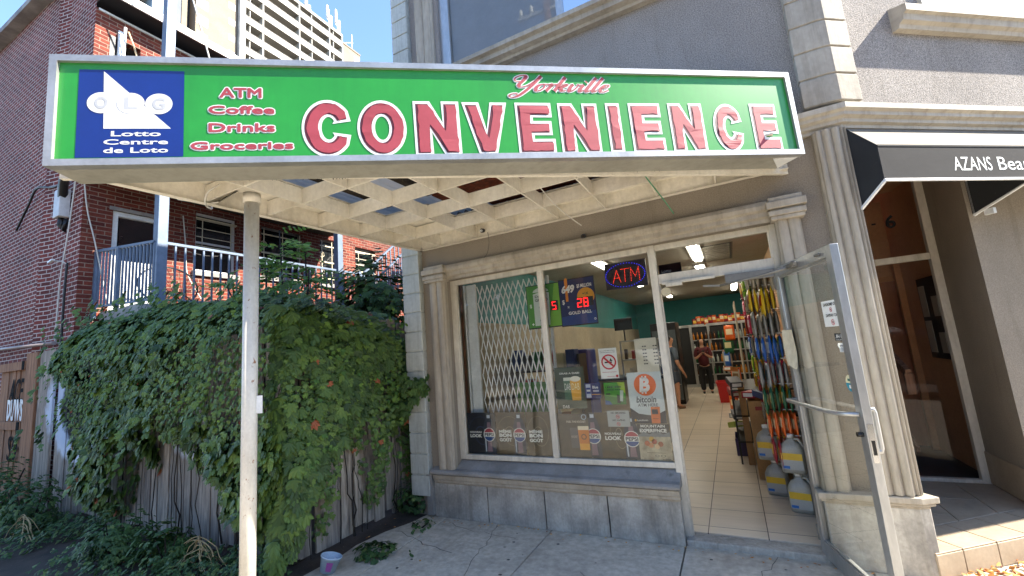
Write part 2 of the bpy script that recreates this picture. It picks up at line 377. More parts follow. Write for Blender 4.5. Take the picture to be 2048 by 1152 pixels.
g = MB(); joints = [-7.28, -6.16, -5.04, -3.92, -2.8, -1.66, -.54, .6, 1.72, 2.84, 3.96, 5.1, 6.2, 7.3]
wj = [-5.6, -3.2, -1.0, 1.25, 3.74, 6.2]
for a, b in zip(joints, joints[1:]):
    for c, d in zip(wj, wj[1:]):
        P = [(a+.005, c+.005), (b-.005, c+.005), (b-.005, d-.005), (a+.005, d-.005)]
        if d > 4 and a < .5: continue
        if b < -2.7 and c > 1.2: 
            if a < -3.0 and b > -3.0: P = [(-3.3, c+.01), (b-.005, c+.01), (b-.005, d-.005), (-3.06, d-.01), (-3.10, 3.5), (-3.2, 3.25), (-3.25, 2.95), (-3.22, 2.78), (-3.24, 2.4), (-3.28, 1.8)]
            else: continue
        P = clip(P, -sF, cF, -2.3)
        if len(P) > 2: g.prism([(x, y, -.1) for x, y in P], (0, 0, .1))
struct('sidewalk', g, M['concrete'], bevel=.006)
g = MB(ST); g.poly([(-60,-13,-.13),(60,-13,-.13),(60,-2.5,-.13),(-60,-2.5,-.13)]); g.poly([(-60,-13,-.12),(60,-13,-.12),(60,-13.01,.0),(-60,-13.01,0)]); struct('road', g, M['asphalt'])
g = MB(ST); g.box(-60,60,-2.5,-2.3,-.2,0); g.box(-60,60,-13.2,-13,-.2,0); struct('kerb', g, M['concrete'], bevel=.01)
g = MB(ST); g.box(-60,60,-20,-13.2,-.2,0); g.box(-60,-12,-2.3,2.2,-.2,-.001); g.box(8,60,-2.3,2.35,-.2,-.001); struct('pavement', g, M['concrete'])
# ---------------------------------------------------------------- shop building
WF, SY = 3.72, 2.42                          # shop-front plane, street-wall plane
bld = thing('shop_building', 'two storey grey stucco corner building with convenience shop front and angled side facing the street', 'building', (0, 3.72, 0))
m = MB()                                     # lower beige wall
m.box(-3.17,-2.65,WF,4.05,0,3.05); m.box(-2.65,.43,WF,4.05,2.41,3.05); m.box(.43,.91,WF,4.05,0,3.05)
m.box(-3.0,-.55,WF+.03,4.0,0,.44)
m.build('lower_wall', M['stucco_low'], bld)
m = MB()                                     # upper wall with the first-floor window opening
m.box(-3.17,-2.55,WF,4.05,3.05,7.6); m.box(.2,.91,WF,4.05,3.05,7.6); m.box(-2.55,.2,WF,4.05,3.05,4.66); m.box(-2.55,.2,WF,4.05,6.3,7.6)
kx, ky = P2(2.97, SY)
m2 = MB(ST)
def wallX(mb, x0, x1, z0, z1, y=SY, t=.3): mb.box(x0, x1, y, y+t, z0, z1)
wallX(m2, 2.969, 4.05, 3.05, 7.6); wallX(m2, 4.05, 5.9, 3.05, 4.07); wallX(m2, 4.05, 5.9, 5.8, 7.6); wallX(m2, 5.9, 14, 3.05, 7.6)
o = m.build('upper_wall', M['stucco'], bld); o = m2.build('upper_wall', M['stucco'], bld)
m = MB(); m.box(-3.17,-2.87,4.05,15.4,0,7.6); m.box(-3.17,9,15.4,15.7,0,7.6)
RP = [(-3.15,3.74),(.91,3.74),P2(14,SY+.05),P2(14,SY+9),(8,15.5),(-3.15,15.5)]
RA = clip(RP,-1,0,-.75); RB = clip(clip(RP,1,0,.751),-1,0,-2.249); RC = clip(RP,1,0,2.25)
for P_ in (RA, RC, clip(RB,0,-1,-6.2), clip(RB,0,1,9.5)): m.prism([(*p,7.5) for p in P_],(0,0,.2))  # stairwell opening in the roof, unseen, added to let daylight into the hall
m.box(-2.87,.8,4.05,15.4,2.86,3.0)
m.build('side_wall', M['stucco'], bld)
# recess walls
m = MB(); m.box(.80,.96,4.05,5.4,0,3.05); m.prism([(.91,3.73,0),(*P2(2.985,SY+.01),0),(*P2(2.985,SY+.4),0),(.95,4.06,0)],(0,0,3.04))
bx_, by_ = P2(4.19, 2.56)
m.prism([(bx_,by_,.15),(*P2(14,2.56),.15),(*P2(14,3.2),.15),(1.80+.3,5.6,.15),(1.80,5.4,.15),(1.80,by_+.002,.15)],(0,0,2.9))
m.build('entry_wall', M['stucco_low'], bld)
m = MB(); m.box(1.79,1.802,4.60,5.24,.16,.42); m.build('skirting', M['paving'], bld)
m = MB(); m.prism([(.9,3.9,3.04),(*P2(3.0,SY+.1),3.04),(*P2(5.5,SY+.1),3.04),(3,5.6,3.04),(.9,5.6,3.04)],(0,0,.05)); m.build('entry_ceiling', M['brown'], bld)
# quoins
m = MB(); z = .2
while z < 7.4:
    m.box(-3.19,-2.955,WF-.07,WF+.02,z+.006,z+.204); z += .212
m.box(-3.185,-2.96,WF-.058,WF+.02,.2,7.5)
m.build('quoin_strip', M['quoin'], bld, bevel=.006)
m = MB(); z = 3.19
a = [(.715,3.722),(.715,3.64),(.885,3.64),(*P2(2.955,SY-.075),),(*P2(3.14,SY-.075),),(*P2(3.14,SY+.01),)]
while z < 7.4:
    m.prism([(x,y,z+.005) for x,y in a],(0,0,.205)); z += .217
b_ = [(.722,3.722),(.722,3.65),(.886,3.65),(*P2(2.955,SY-.065),),(*P2(3.133,SY-.065),),(*P2(3.133,SY+.01),)]
m.prism([(x,y,3.19) for x,y in b_],(0,0,4.2)); m.build('corner_quoin', M['quoin2'], bld, bevel=.006)
# sweep round the kink: path in plan, profile of (outward, z)
def kink_sweep(prof, x_left, X_right, mi=0, mb=None):
    mb = mb or MB(); rings = []
    for k in range(3):
        R = []
        for o_, z in prof:
            if k == 0: R.append((x_left, WF-o_, z))
            elif k == 1:
                w_ = WF-o_; y_ = SY-o_; s = (w_*cF - y_)/sF; R.append((s, w_, z))
            else: R.append((*P2(X_right, SY-o_), z))
        rings.append(R)
    n = len(prof)
    for A, B in zip(rings, rings[1:]):
        for j in range(n): mb.poly([A[j], A[(j+1) % n], B[(j+1) % n], B[j]], mi)
    mb.poly(rings[0], mi); mb.poly(rings[-1][::-1], mi); return mb
kink_sweep([(-.01,3.0),(.03,3.0),(.03,3.025),(.055,3.035),(.055,3.06),(.085,3.075),(.085,3.10),(.11,3.115),(.11,3.155),(.02,3.175),(-.01,3.175)], .63, 13).build('cornice', M['cornice'], bld)
# lintel moulding, capitals, pilasters
LP = [(3.735,2.41),(3.70,2.41),(3.70,2.44),(3.672,2.452),(3.672,2.485),(3.645,2.50),(3.64,2.53),(3.655,2.56),(3.70,2.575),(3.735,2.58)]
m = MB(); m.profx(LP, -2.63, .40); m.build('lintel_moulding', M['trim'], bld)
def capital(x0, x1):
    m = MB()
    for e, z0, z1 in ((.0,2.40,2.43),(.012,2.43,2.47),(-.006,2.47,2.485),(.02,2.485,2.54),(.0,2.54,2.575)):
        m.box(x0-e, x1+e, 3.625-e, 3.74, z0+.0005, z1)
    return m
capital(-2.875,-2.62).build('capital', M['trim'], bld, bevel=.006); capital(.385,.60).build('capital', M['trim'], bld, bevel=.006)
def flute(x0, x1, y0, z0, z1, n=2, d=.045):
    P = [(x0, 3.735)]; k = 40
    for i in range(k+1):
        u = i/k; P.append((x0+(x1-x0)*u, y0 + d*.5*(1-abs(math.sin(math.pi*n*u))**.6) + (.012 if (u < .08 or u > .92) else 0)))
    P.append((x1, 3.735)); return MB().profz(P, z0, z1)
flute(-2.845,-2.645,3.655,.47,2.41).build('pilaster', M['trim'], bld); flute(.41,.575,3.655,.47,2.41).build('pilaster', M['trim'], bld)
flute(.735,.90,3.64,.49,3.0,3,.06).build('corner_pilaster', M['trim'], bld)
m = MB(ST); P = [(2.93,SY+.05)]
for i in range(17): P.append((2.93+.045*math.sin(i/16*math.pi/2*1.0)*0+.055*i/16, SY-.045+.03*(1-abs(math.sin(math.pi*2*i/16)))))
P.append((2.985,SY+.05)); m.profz(P,.49,3.0); m.build('corner_pilaster', M['trim'], bld)
# right pedestal (wraps the kink)
m = MB(); P = [(.405,3.74),(.405,3.665),(.90,3.665),(*P2(2.995,SY-.055),),(*P2(2.995,SY+.2),),(.93,3.9)]
m.prism([(x,y,0) for x,y in P],(0,0,.41)); m.build('pedestal', M['slab'], bld, bevel=.008)
m = MB()
for e, z0, z1 in ((.0,.405,.425),(.02,.425,.445),(.035,.445,.485)):
    P = [(.405-e,3.74),(.405-e,3.665-e),(.90+e*.3,3.665-e),(*P2(2.995+e,SY-.055-e),),(*P2(2.995+e,SY+.2),),(.93,3.9)]
    m.prism([(x,y,z0) for x,y in P],(0,0,z1-z0-.0005))
m.build('pedestal_cap', M['trim'], bld, bevel=.006)
# knee wall: slabs, moulding, sill
m = MB()
for a_, b__ in ((-2.93,-2.305),(-2.295,-1.705),(-1.695,-1.125),(-1.115,-.535)): m.box(a_, b__, 3.70, 3.76, 0, .335)
m.build('stone_slabs', M['slab'], bld, bevel=.005)
m = MB(); m.profx([(3.76,.33),(3.695,.33),(3.69,.345),(3.675,.35),(3.675,.37),(3.662,.378),(3.655,.42),(3.76,.43)], -2.91,-.53); m.build('sill_moulding', M['trim'], bld)
m = MB(); m.profx([(3.84,.548),(3.70,.478),(3.645,.472),(3.628,.455),(3.63,.435),(3.65,.425),(3.84,.425)], -2.93,-.515); m.box(-3.0,-2.93,3.66,3.76,.02,.42); m.build('window_sill', [M['sillpaint']], bld, bevel=.004)
# upper left window
m = MB(); m.profx([(3.75,4.60),(3.66,4.60),(3.65,4.625),(3.60,4.64),(3.60,4.69),(3.56,4.705),(3.56,4.75),(3.80,4.77)], -2.62, .32); m.build('upper_sill', M['trim'], bld)
flute(-2.86,-2.60,3.66,4.6,7.0).build('window_surround', M['trim'], bld)
m = MB(); 
for a_, b__, c_, d_2 in ((-2.55,-2.42,4.75,6.3),(-1.12,-1.05,4.75,6.3),(.1,.2,4.75,6.3),(-2.42,.1,6.2,6.3),(-2.42,.1,4.75,4.80)): m.box(a_, b__, 3.76, 3.82, c_, d_2)
uw = m.build('upper_window', M['alu'], bld, bevel=.004)
m = MB(); m.poly([(-2.42,3.79,4.8),(-1.12,3.79,4.8),(-1.12,3.79,6.2),(-2.42,3.79,6.2)]); m.build('pane', M['glass'], uw)
m = MB(); m.poly([(-1.05,3.79,4.8),(.1,3.79,4.8),(.1,3.79,6.2),(-1.05,3.79,6.2)]); m.build('pane', M['glass_up'], uw)
m = MB(); m.poly([(-2.5,3.81,4.6),(-1.05,3.81,4.6),(-1.05,3.81,6.3),(-2.5,3.81,6.3)]); m.build('blind', ink((176,178,186)), uw)
m = MB(); m.box(-1.05,.2,4.3,4.35,4.6,6.35); m.box(-2.6,.2,4.4,4.42,4.5,6.4); m.build('room_back', M['dark'], uw)
# street-side upper window
m = MB(ST); m.prism([(3.80,SY+.02,z) if 0 else (3.66, SY+dy, z) for dy, z in ((.0,3.83),(-.05,3.83),(-.06,3.86),(-.09,3.875),(-.10,3.92),(-.125,3.93),(-.125,3.985),(0,4.03))], (2.7,0,0)); m.build('upper_sill', M['cornice'], bld)
m = MB(ST); 
for a_, b__, c_, d_2 in ((3.98,4.05,4.03,5.8),(4.05,4.10,4.07,5.8),(5.85,5.9,4.07,5.8),(4.1,5.85,4.07,4.12)): m.box(a_, b__, SY-.03 if a_ < 4 else SY+.05, SY+.11, c_, d_2)
uw = m.build('upper_window', M['frame'], bld, bevel=.004)
m = MB(ST); m.poly([(4.1,SY+.08,4.1),(5.86,SY+.08,4.1),(5.86,SY+.08,5.8),(4.1,SY+.08,5.8)]); m.build('pane', M['glass_up'], uw)
m = MB(ST); m.box(4.0,6,SY+.5,SY+.52,3.9,6); m.build('room_back', ink((120,140,150)), uw)
# shopfront frame
m = MB()
def fr(a, b, c, d, y0=3.80, y1=3.86): m.box(a, b, y0, y1, c, d)
fr(-2.655,-2.585,.55,2.412); fr(-2.585,-.55,2.36,2.412); fr(-2.585,-.55,.55,.595); fr(-1.618,-1.56,.5955,2.3595)
fr(-2.595,-2.575,.595,2.36,3.815,3.85)
sw = m.build('shop_window', M['frame'], bld, bevel=.004)
for a_, b__ in ((-2.585,-1.618),(-1.56,-.55)):
    q = MB(); q.poly([(a_,3.83,.59),(b__,3.83,.59),(b__,3.83,2.365),(a_,3.83,2.365)]); q.build('pane', M['glass'], sw, recalc=False)
m = MB(); fr(-.55,-.49,.0,2.412,3.79,3.87); fr(.375,.43,.0,2.412,3.79,3.87); fr(-.49,.375,2.36,2.41); fr(-.49,.375,2.065,2.15); fr(.362,.378,2.15,2.36,3.81,3.85)
m.box(-.492,-.478,3.81,3.84,.03,2.065)
df = m.build('door_frame', M['frame'], bld, bevel=.004)
q = MB(); q.poly([(-.49,3.83,2.15),(.365,3.83,2.15),(.365,3.83,2.36),(-.49,3.83,2.36)]); q.build('transom_pane', M['glass'], df, recalc=False)
m = MB(); m.box(-.53,.40,3.72,3.88,-.02,.045); m.build('threshold', M['slab'], bld, bevel=.008)
m = MB(); m.box(-.46,-.05,3.765,3.80,2.052,2.075); m.box(-.43,-.3,3.75,3.80,2.03,2.06); m.build('door_stop', M['frame'], df, bevel=.003)
m = MB(); m.tube([(-.435,3.80,1.99),(-.435,3.765,1.99)],.038,16); m.build('entry_sensor', ink((180,170,140)), df)
# entry (number 22-6) frame at the back of the recess
EW = 5.25
m = MB()
for a_, b__, c_, d_2 in ((1.74,1.80,.15,3.03),(.96,1.02,.15,3.03),(1.02,1.74,2.13,2.19),(1.02,1.74,2.98,3.03),(1.02,1.74,.15,.18)): m.box(a_, b__, EW-.03, EW+.03, c_, d_2)
ef = m.build('entry_frame', M['frame'], bld, bevel=.004)
q = MB(); q.poly([(1.02,EW,2.19),(1.74,EW,2.19),(1.74,EW,2.98),(1.02,EW,2.98)]); q.poly([(1.02,EW,.18),(1.74,EW,.18),(1.74,EW,2.13),(1.02,EW,2.13)]); q.build('pane', M['glass_dark'], ef, recalc=False)
F = lambda u, v, d: (u, EW-.006-d, v)
for tx, a_, b__ in (('22',1.17,1.335),('-',1.375,1.405),('6',1.48,1.555)):
    V = (2.475,2.60) if tx != '-' else (2.53,2.545)
    q = MB()
    for dd_ in (0,.004,.008,.012): put_text(q, tx, F, a_, b__, *V, d=dd_, off=.02, ref=.02)
    q.build('house_number', M['black'], ef, merge=False, recalc=False)
# hall behind the entry
m = MB()
m.box(.7,.75,5.42,9.5,0,7.5); m.box(.75,2.3,9.5,9.55,0,7.5); m.box(2.25,2.3,5.62,9.5,0,7.5); m.box(.75,2.25,5.42,6.2,3.05,3.1); m.box(.75,2.25,6.15,6.2,3.1,7.5)  # walls rise as the shaft of the added roof opening
hb = m.build('hall_walls', M['brown2'], bld)
m = MB(); m.box(1.86,1.90,5.5,6.5,.15,3.05); m.box(1.53,1.86,6.62,6.66,2.1,3.05); m.box(1.90,2.25,6.45,6.5,.15,3.05); m.build('hall_partition', M['brown2'], bld)
m = MB(); m.box(1.80,1.86,6.42,6.48,.15,2.3); m.box(1.50,1.55,6.58,6.66,.15,2.12); m.box(1.55,1.86,6.60,6.66,2.06,2.12); m.build('door_casing', mk('tan_varnished_wood', (206,150,98),(184,130,82),.5), bld)
hd_ = MB().box(1.55,1.86,6.63,6.66,.15,2.06).build('hall_door', M['brown'], bld); MB().tube([(1.60,6.63,1.12),(1.60,6.57,1.12),(1.66,6.57,1.12)],.01,8).build('door_handle', M['steel'], hd_)
m = MB()
for i in range(11): m.box(.76,1.5,6.2+.26*i,6.2+.26*(i+1)+.02,.15+.19*i,.15+.19*(i+1))
m.build('stairs', mk('worn_dark_stair_carpet',(52,46,42),(40,36,33),.9,ns=8), bld)
m = MB(); m.bar((1.46,5.42,1.08),(1.46,8.8,2.30),.05,.08); m.bar((1.46,5.44,1.08),(1.46,5.44,.88),.05,.07); m.bar((1.50,5.75,.30),(1.50,8.8,1.75),.03,.07)
o = m.build('handrail', M['lumber'], bld, bevel=.006); set_rnd(o,[.8]*len(o.data.polygons))
bd = thing('notice_board', 'glazed dark notice board with paper notices seen through the entry door glass', 'notice board', (1.86,5.7,1.6))
m = MB(); m.box(1.83,1.858,5.50,5.98,1.18,2.0); m.build('board_case', M['dark'], bd)
m = MB()
for i, (a_, b__) in enumerate(((5.80,5.95),(5.80,5.95),(5.55,5.68),(5.55,5.68))):
    z0 = (1.6,1.24)[i % 2]; m.box(1.824,1.828,a_,b__,z0,z0+(.32 if i < 2 else .2))
m.build('notice', ink((176,170,156)), bd)
mt = MB(); mt.prism([(1.0,5.32,.155),(1.7,5.32,.155),(1.7,6.1,.155),(1.0,6.1,.155)],(0,0,.012)); o = mt.build('door_mat', M['dark']); tag(o, 'dark rubber door mat lying just inside the entry marked 22-6', 'mat')
m = MB(); m.box(.75,2.25,5.28,9.5,.05,.15); struct('hall_floor', m, M['dark'])
# entry step of sandstone tiles on a grout bed
m = MB(); m.prism([(*P2(2.96,SY-.045),.0),(*P2(6,SY-.045),.0),(*P2(6,3.1),.0),(1.85,5.5,.0),(.94,5.5,.0),(.94,3.9,.0)],(0,0,.142)); struct('step_bed', m, M['grout'])
m = MB()
for k in range(12):
    a_ = 2.89+.274*k; P = [P2(x, y) for x, y in ((max(a_,2.955)+.003,SY-.055),(a_+.271,SY-.055),(a_+.271,2.655),(max(a_,2.955)+.003,2.655))]
    m.prism([(*p,.143) for p in P],(0,0,.009))
    P = [P2(x, y) for x, y in ((max(a_,2.955)+.003,SY-.058),(a_+.271,SY-.058),(a_+.271,SY-.046),(max(a_,2.955)+.003,SY-.046))]
    m.prism([(*p,.004) for p in P],(0,0,.137))
for a_, b__ in ((.67,.96),(.963,1.249),(1.253,1.54),(1.544,1.798)):
    for k in range(6):
        c = 3.6+.585*k+(.2 if int(a_*10) % 2 else 0)
        P = clip([(a_,c+.002),(b__,c+.002),(b__,c+.583),(a_,c+.583)], -sF, cF, 2.66); P = clip(P, 0, -1, -5.22) if len(P) > 2 else P; P = clip(P, 1, 0, .962) if len(P) > 2 else P
        if len(P) > 2: m.prism([(*p,.143) for p in P],(0,0,.009))
struct('entry_step', m, M['paving'], bevel=.003)
# ---------------------------------------------------------------- shop door (open leaf)
dd = Vector((.2452,-.9695,0)); dn = Vector((-.9695,-.2452,0)); D0 = Vector((.375,3.80,0))
DM = Matrix(((dd.x, dn.x, 0, D0.x), (dd.y, dn.y, 0, D0.y), (0, 0, 1, 0), (0, 0, 0, 1)))   # x along the leaf, y towards the viewer's side
m = MB(DM)
for a_, b__, c_, d_2 in ((0,.055,.03,2.057),(.812,.877,.03,2.057),(.055,.812,.03,.135),(.055,.812,1.99,2.057)): m.box(a_, b__, -.022, .022, c_, d_2)
for a_, b__, c_, d_2 in ((.055,.068,.135,1.99),(.80,.812,.135,1.99),(.068,.80,.135,.147),(.068,.80,1.978,1.99)): m.box(a_, b__, -.012, .012, c_, d_2)
dr = m.build('door', M['alu'], bld, bevel=.003)
q = MB(DM); q.poly([(.06,0,.14),(.81,0,.14),(.81,0,1.985),(.06,0,1.985)]); q.build('pane', M['glassdoor'], dr, recalc=False)
q = MB(DM); q.tube([(.03,.022,1.085),(.03,.085,1.085),(.08,.10,1.087),(.70,.10,1.10),(.80,.075,1.105),(.845,.022,1.105)],.0125,10); q.build('push_bar', M['alu'], dr)
q = MB(DM); q.tube([(.845,-.022,1.13),(.845,-.045,1.13),(.845,-.05,1.115),(.845,-.05,.925),(.845,-.045,.91),(.845,-.022,.91)],.012,10); q.build('pull_handle', M['alu'], dr)
q = MB(DM); q.box(.8772,.880,-.014,.014,.86,1.06); q.build('lock_plate', M['steel'], dr)
q = MB(DM); q.box(.8801,.8815,-.008,.008,.90,.975); q.tube([(.84,.022,1.0),(.84,.05,1.0)],.013,12); q.build('lock', M['black'], dr)
q = MB(DM); q.box(.30,.44,.023,.06,2.005,2.035); q.tube([(.42,.06,2.02),(.46,.06,2.03),(.50,.06,2.02)],.012,8); q.box(.70,.76,.023,.035,2.015,2.03); q.build('closer_body', M['alu_dark'], dr, bevel=.003)
q = MB(); a_ = DM @ Vector((.38,.07,2.01)); q.tube([a_,Vector((.25,3.6,2.0)),Vector((.08,3.66,1.985)),Vector((-.02,3.74,1.98))],.011,6); q.bar((-.02,3.74,1.98),(-.14,3.79,2.0),.03,.012); q.build('closer_arm', M['alu_dark'], dr)
q = MB(); q.box(.02,.36,3.765,3.80,2.0,2.065); q.build('closer_track', M['alu_dark'], dr, bevel=.004)
q = MB(DM)
for z in (.12,1.0,1.9): q.box(-.006,.01,.0221,.03,z,z+.1)
q.build('hinge', M['alu_dark'], dr)

rr = random.Random(4); m = MB()
for (a, b, n) in (((-2.2,3.68),(-1.95,2.6),16),((.1,3.7),(-.35,2.9),14),((-3.1,3.3),(-2.3,3.05),12),((-1.2,3.1),(-.6,2.7),12),((-2.75,3.55),(-1.9,3.45),10)):
    p = Vector((*a,.0015)); q = Vector((*b,.0015)); d = (q-p)/n; nn = Vector((-d.y,d.x,0)).normalized(); P = [p+d*i+nn*rr.gauss(0,.018) for i in range(n+1)]
    for i in range(n): wd = .0016+.0014*rr.random(); m.poly([P[i]-nn*wd,P[i]+nn*wd,P[i+1]+nn*wd,P[i+1]-nn*wd])
o = m.build('pavement_cracks', M['dark'], recalc=False); tag(o,'fine dark cracks wandering across the sidewalk slabs','cracks',kind='stuff')
# ---------------------------------------------------------------- store sign (light box)
TI = .0172; SX0, SZ0 = -1.90, 2.712
SGM = ST @ Matrix(((1,0,-TI,SX0),(0,1,0,0),(TI,0,1,SZ0),(0,0,0,1)))
SGi = SGM.inverted() @ ST
def sgp(X, z): v = SGi @ Vector((X, 2.39, z)); return v.x, v.z
SWD, SHT = 4.49, .622
sgo = ST @ Vector((0.35, 2.5, 2.75))
sign = thing('store_sign', 'long green light box sign reading CONVENIENCE in flaking red letters, over the canopy', 'sign', sgo)
m = MB(SGM)
m.box(0,SWD,2.42,2.615,.004,.03); m.box(0,SWD,2.42,2.615,SHT-.03,SHT-.004); m.box(.004,.03,2.42,2.615,.03,SHT-.03); m.box(SWD-.03,SWD-.004,2.42,2.615,.03,SHT-.03); m.box(.03,SWD-.03,2.60,2.615,.03,SHT-.03)
m.build('casing', mk('grey_sign_casing',(150,148,138),(130,128,118),.5,ns=1.5,streak=.2), sign)
m = MB(SGM)
for P in ([(0,0),(SWD,0),(SWD-.036,.036),(.036,.036)], [(SWD,0),(SWD,SHT),(SWD-.036,SHT-.036),(SWD-.036,.036)], [(SWD,SHT),(0,SHT),(.036,SHT-.036),(SWD-.036,SHT-.036)], [(0,SHT),(0,0),(.036,.036),(.036,SHT-.036)]):
    m.prism([(x,2.374,z) for x,z in P],(0,.052,0))
m.build('sign_frame', mk('bright_sign_aluminium',(176,176,174),(154,154,152),.35,metal=.6,ns=3,bump=.05,spot=(150,144,134),spots=(.7,.8),ss=10), sign, bevel=.0015, merge=False)
mg = mk('green_sign_vinyl', (34,132,44), (29,121,40), .34, ns=1.2, bump=.03, fine=.06, streak=.10)
m = MB(SGM); m.poly([(.02,2.392,.02),(SWD-.02,2.392,.02),(SWD-.02,2.392,SHT-.02),(.02,2.392,SHT-.02)]); m.build('panel', mg, sign, recalc=False)
fr_s = lambda u, v, d: (u, 2.3915-d, v)
# lotto square
bl = sgp(-1.783,3.262); br = sgp(-1.278,2.771); 
m = MB(SGM); m.poly([fr_s(bl[0],br[1],.001),fr_s(br[0],br[1],.001),fr_s(br[0],bl[1],.001),fr_s(bl[0],bl[1],.001)])
lp = m.build('lotto_panel', ink((14,40,112),.3), sign, recalc=False)
WH = ink((206,206,204),.35); m = MB(SGM); G = ink((168,170,173),.35)
t0, t1, t2 = sgp(-1.669,3.255), sgp(-1.655,2.925), sgp(-1.341,2.930)
m.poly([fr_s(*t0,.002),fr_s(*t1,.002),fr_s(*t2,.002)])
for cx_, in ((-1.672,),(-1.535,),(-1.403,)):
    c = sgp(cx_,3.072); m.disc(fr_s(*c,.0025 if cx_ != -1.535 else .003),.0655,(1,0,0),(0,0,.92),0,28)
for ch, cx_ in (('O',-1.672),('L',-1.535),('G',-1.403)):
    c = sgp(cx_,3.072); put_text(m, ch, fr_s, c[0]-.03, c[0]+.03, c[1]-.035, c[1]+.035, .0035, 1, off=.03, ref=.03)
for tx, a, b in (('Lotto',(-1.619,2.882),(-1.388,2.916)),('Centre',(-1.651,2.835),(-1.352,2.870)),('de Loto',(-1.649,2.788),(-1.35,2.824))):
    p, q = sgp(*a), sgp(*b); put_text(m, tx, fr_s, p[0], q[0], p[1], q[1], .002, 0, off=.022, ref=.022)
m.build('lotto_emblem', [WH, G], lp, recalc=False, merge=False)
RED, REDD = mk('faded_crimson_vinyl',(146,54,66),(134,46,57),.65,ns=3,bump=.05,fine=.04), mk('dark_crimson_edge',(84,18,28),(70,14,22),.5)
for tx, a, b in (('ATM',(-1.112,3.116),(-.892,3.182)),('Coffee',(-1.165,3.018),(-.825,3.074)),('Drinks',(-1.162,2.910),(-.822,2.970)),('Groceries',(-1.247,2.806),(-.727,2.862))):
    p, q = sgp(*a), sgp(*b); e = .006; z0, z1 = p[1]+e-.002, q[1]-e+.003
    m = MB(SGM); bold_text(m, tx, fr_s, p[0]+e, q[0]-e, z0, z1, .0016, 0, .0095, 10); wt = m.build('lettering', WH, sign, recalc=False, merge=False)
    m = MB(SGM); bold_text(m, tx, fr_s, p[0]+e, q[0]-e, z0, z1, .0030, 0, .0034, 6); m.build('letter_face', RED, wt, recalc=False, merge=False)
# CONVENIENCE : loops in a unit box
def arcpts(cx, cy, rx, ry, a0, a1, n): return [(cx+rx*math.cos(rad(a0+(a1-a0)*i/n)), cy+ry*math.sin(rad(a0+(a1-a0)*i/n))) for i in range(n+1)]
GL = {
 'C': [[(.98,.36)]+arcpts(.52,.5,.52,.5,-38,-322,34)+[(.98,.64),(.66,.60)]+arcpts(.54,.5,.175,.225,35,325,20)+[(.66,.40)]],
 'O': [arcpts(.5,.5,.5,.5,0,350,35), arcpts(.5,.5,.175,.235,0,345,23)],
 'N': [[(0,0),(.36,0),(.36,.46),(.66,0),(1,0),(1,1),(.64,1),(.64,.56),(.34,1),(0,1)]],
 'V': [[(.32,0),(.70,0),(1,1),(.65,1),(.51,.42),(.35,1),(0,1)]],
 'E': [[(0,0),(1,0),(1,.27),(.42,.27),(.42,.38),(.94,.38),(.94,.63),(.42,.63),(.42,.74),(.97,.74),(.97,1),(0,1)]],
 'I': [[(0,0),(1,0),(1,1),(0,1)]]}
def dens(loop, step):
    out = []
    for i in range(len(loop)):
        p, q = loop[i], loop[(i+1) % len(loop)]; L = math.hypot(q[0]-p[0], q[1]-p[1]); k = max(1, int(L/step))
        out += [(p[0]+(q[0]-p[0])*j/k, p[1]+(q[1]-p[1])*j/k) for j in range(k)]
    return out
def inset(loop, d):
    n = len(loop); A = sum(loop[i][0]*loop[(i+1) % n][1]-loop[(i+1) % n][0]*loop[i][1] for i in range(n)); sg = 1 if A > 0 else -1; out = []
    for i in range(n):
        p, q, r = loop[i-1], loop[i], loop[(i+1) % n]
        e1 = Vector((q[0]-p[0], q[1]-p[1])); e2 = Vector((r[0]-q[0], r[1]-q[1])); e1.normalize(); e2.normalize()
        n1 = Vector((-e1.y, e1.x))*sg; n2 = Vector((-e2.y, e2.x))*sg; b = n1+n2; l = b.length
        if l < .3: out.append(q); continue
        b /= l; k = d/max(.45, b.dot(n1)); out.append((q[0]+b.x*k, q[1]+b.y*k))
    return out
LET = [('C',-.683,3.111,-.419,2.777),('O',-.382,3.117,-.11,2.781),('N',-.06,3.119,.206,2.788),('V',.232,3.12,.502,2.795),('E',.562,3.126,.795,2.796),('N',.839,3.129,1.097,2.801),('I',1.163,3.138,1.253,2.809),('E',1.322,3.142,1.547,2.81),('N',1.606,3.149,1.852,2.817),('C',1.926,3.154,2.146,2.818),('E',2.228,3.161,2.433,2.824)]
rr = random.Random(5)
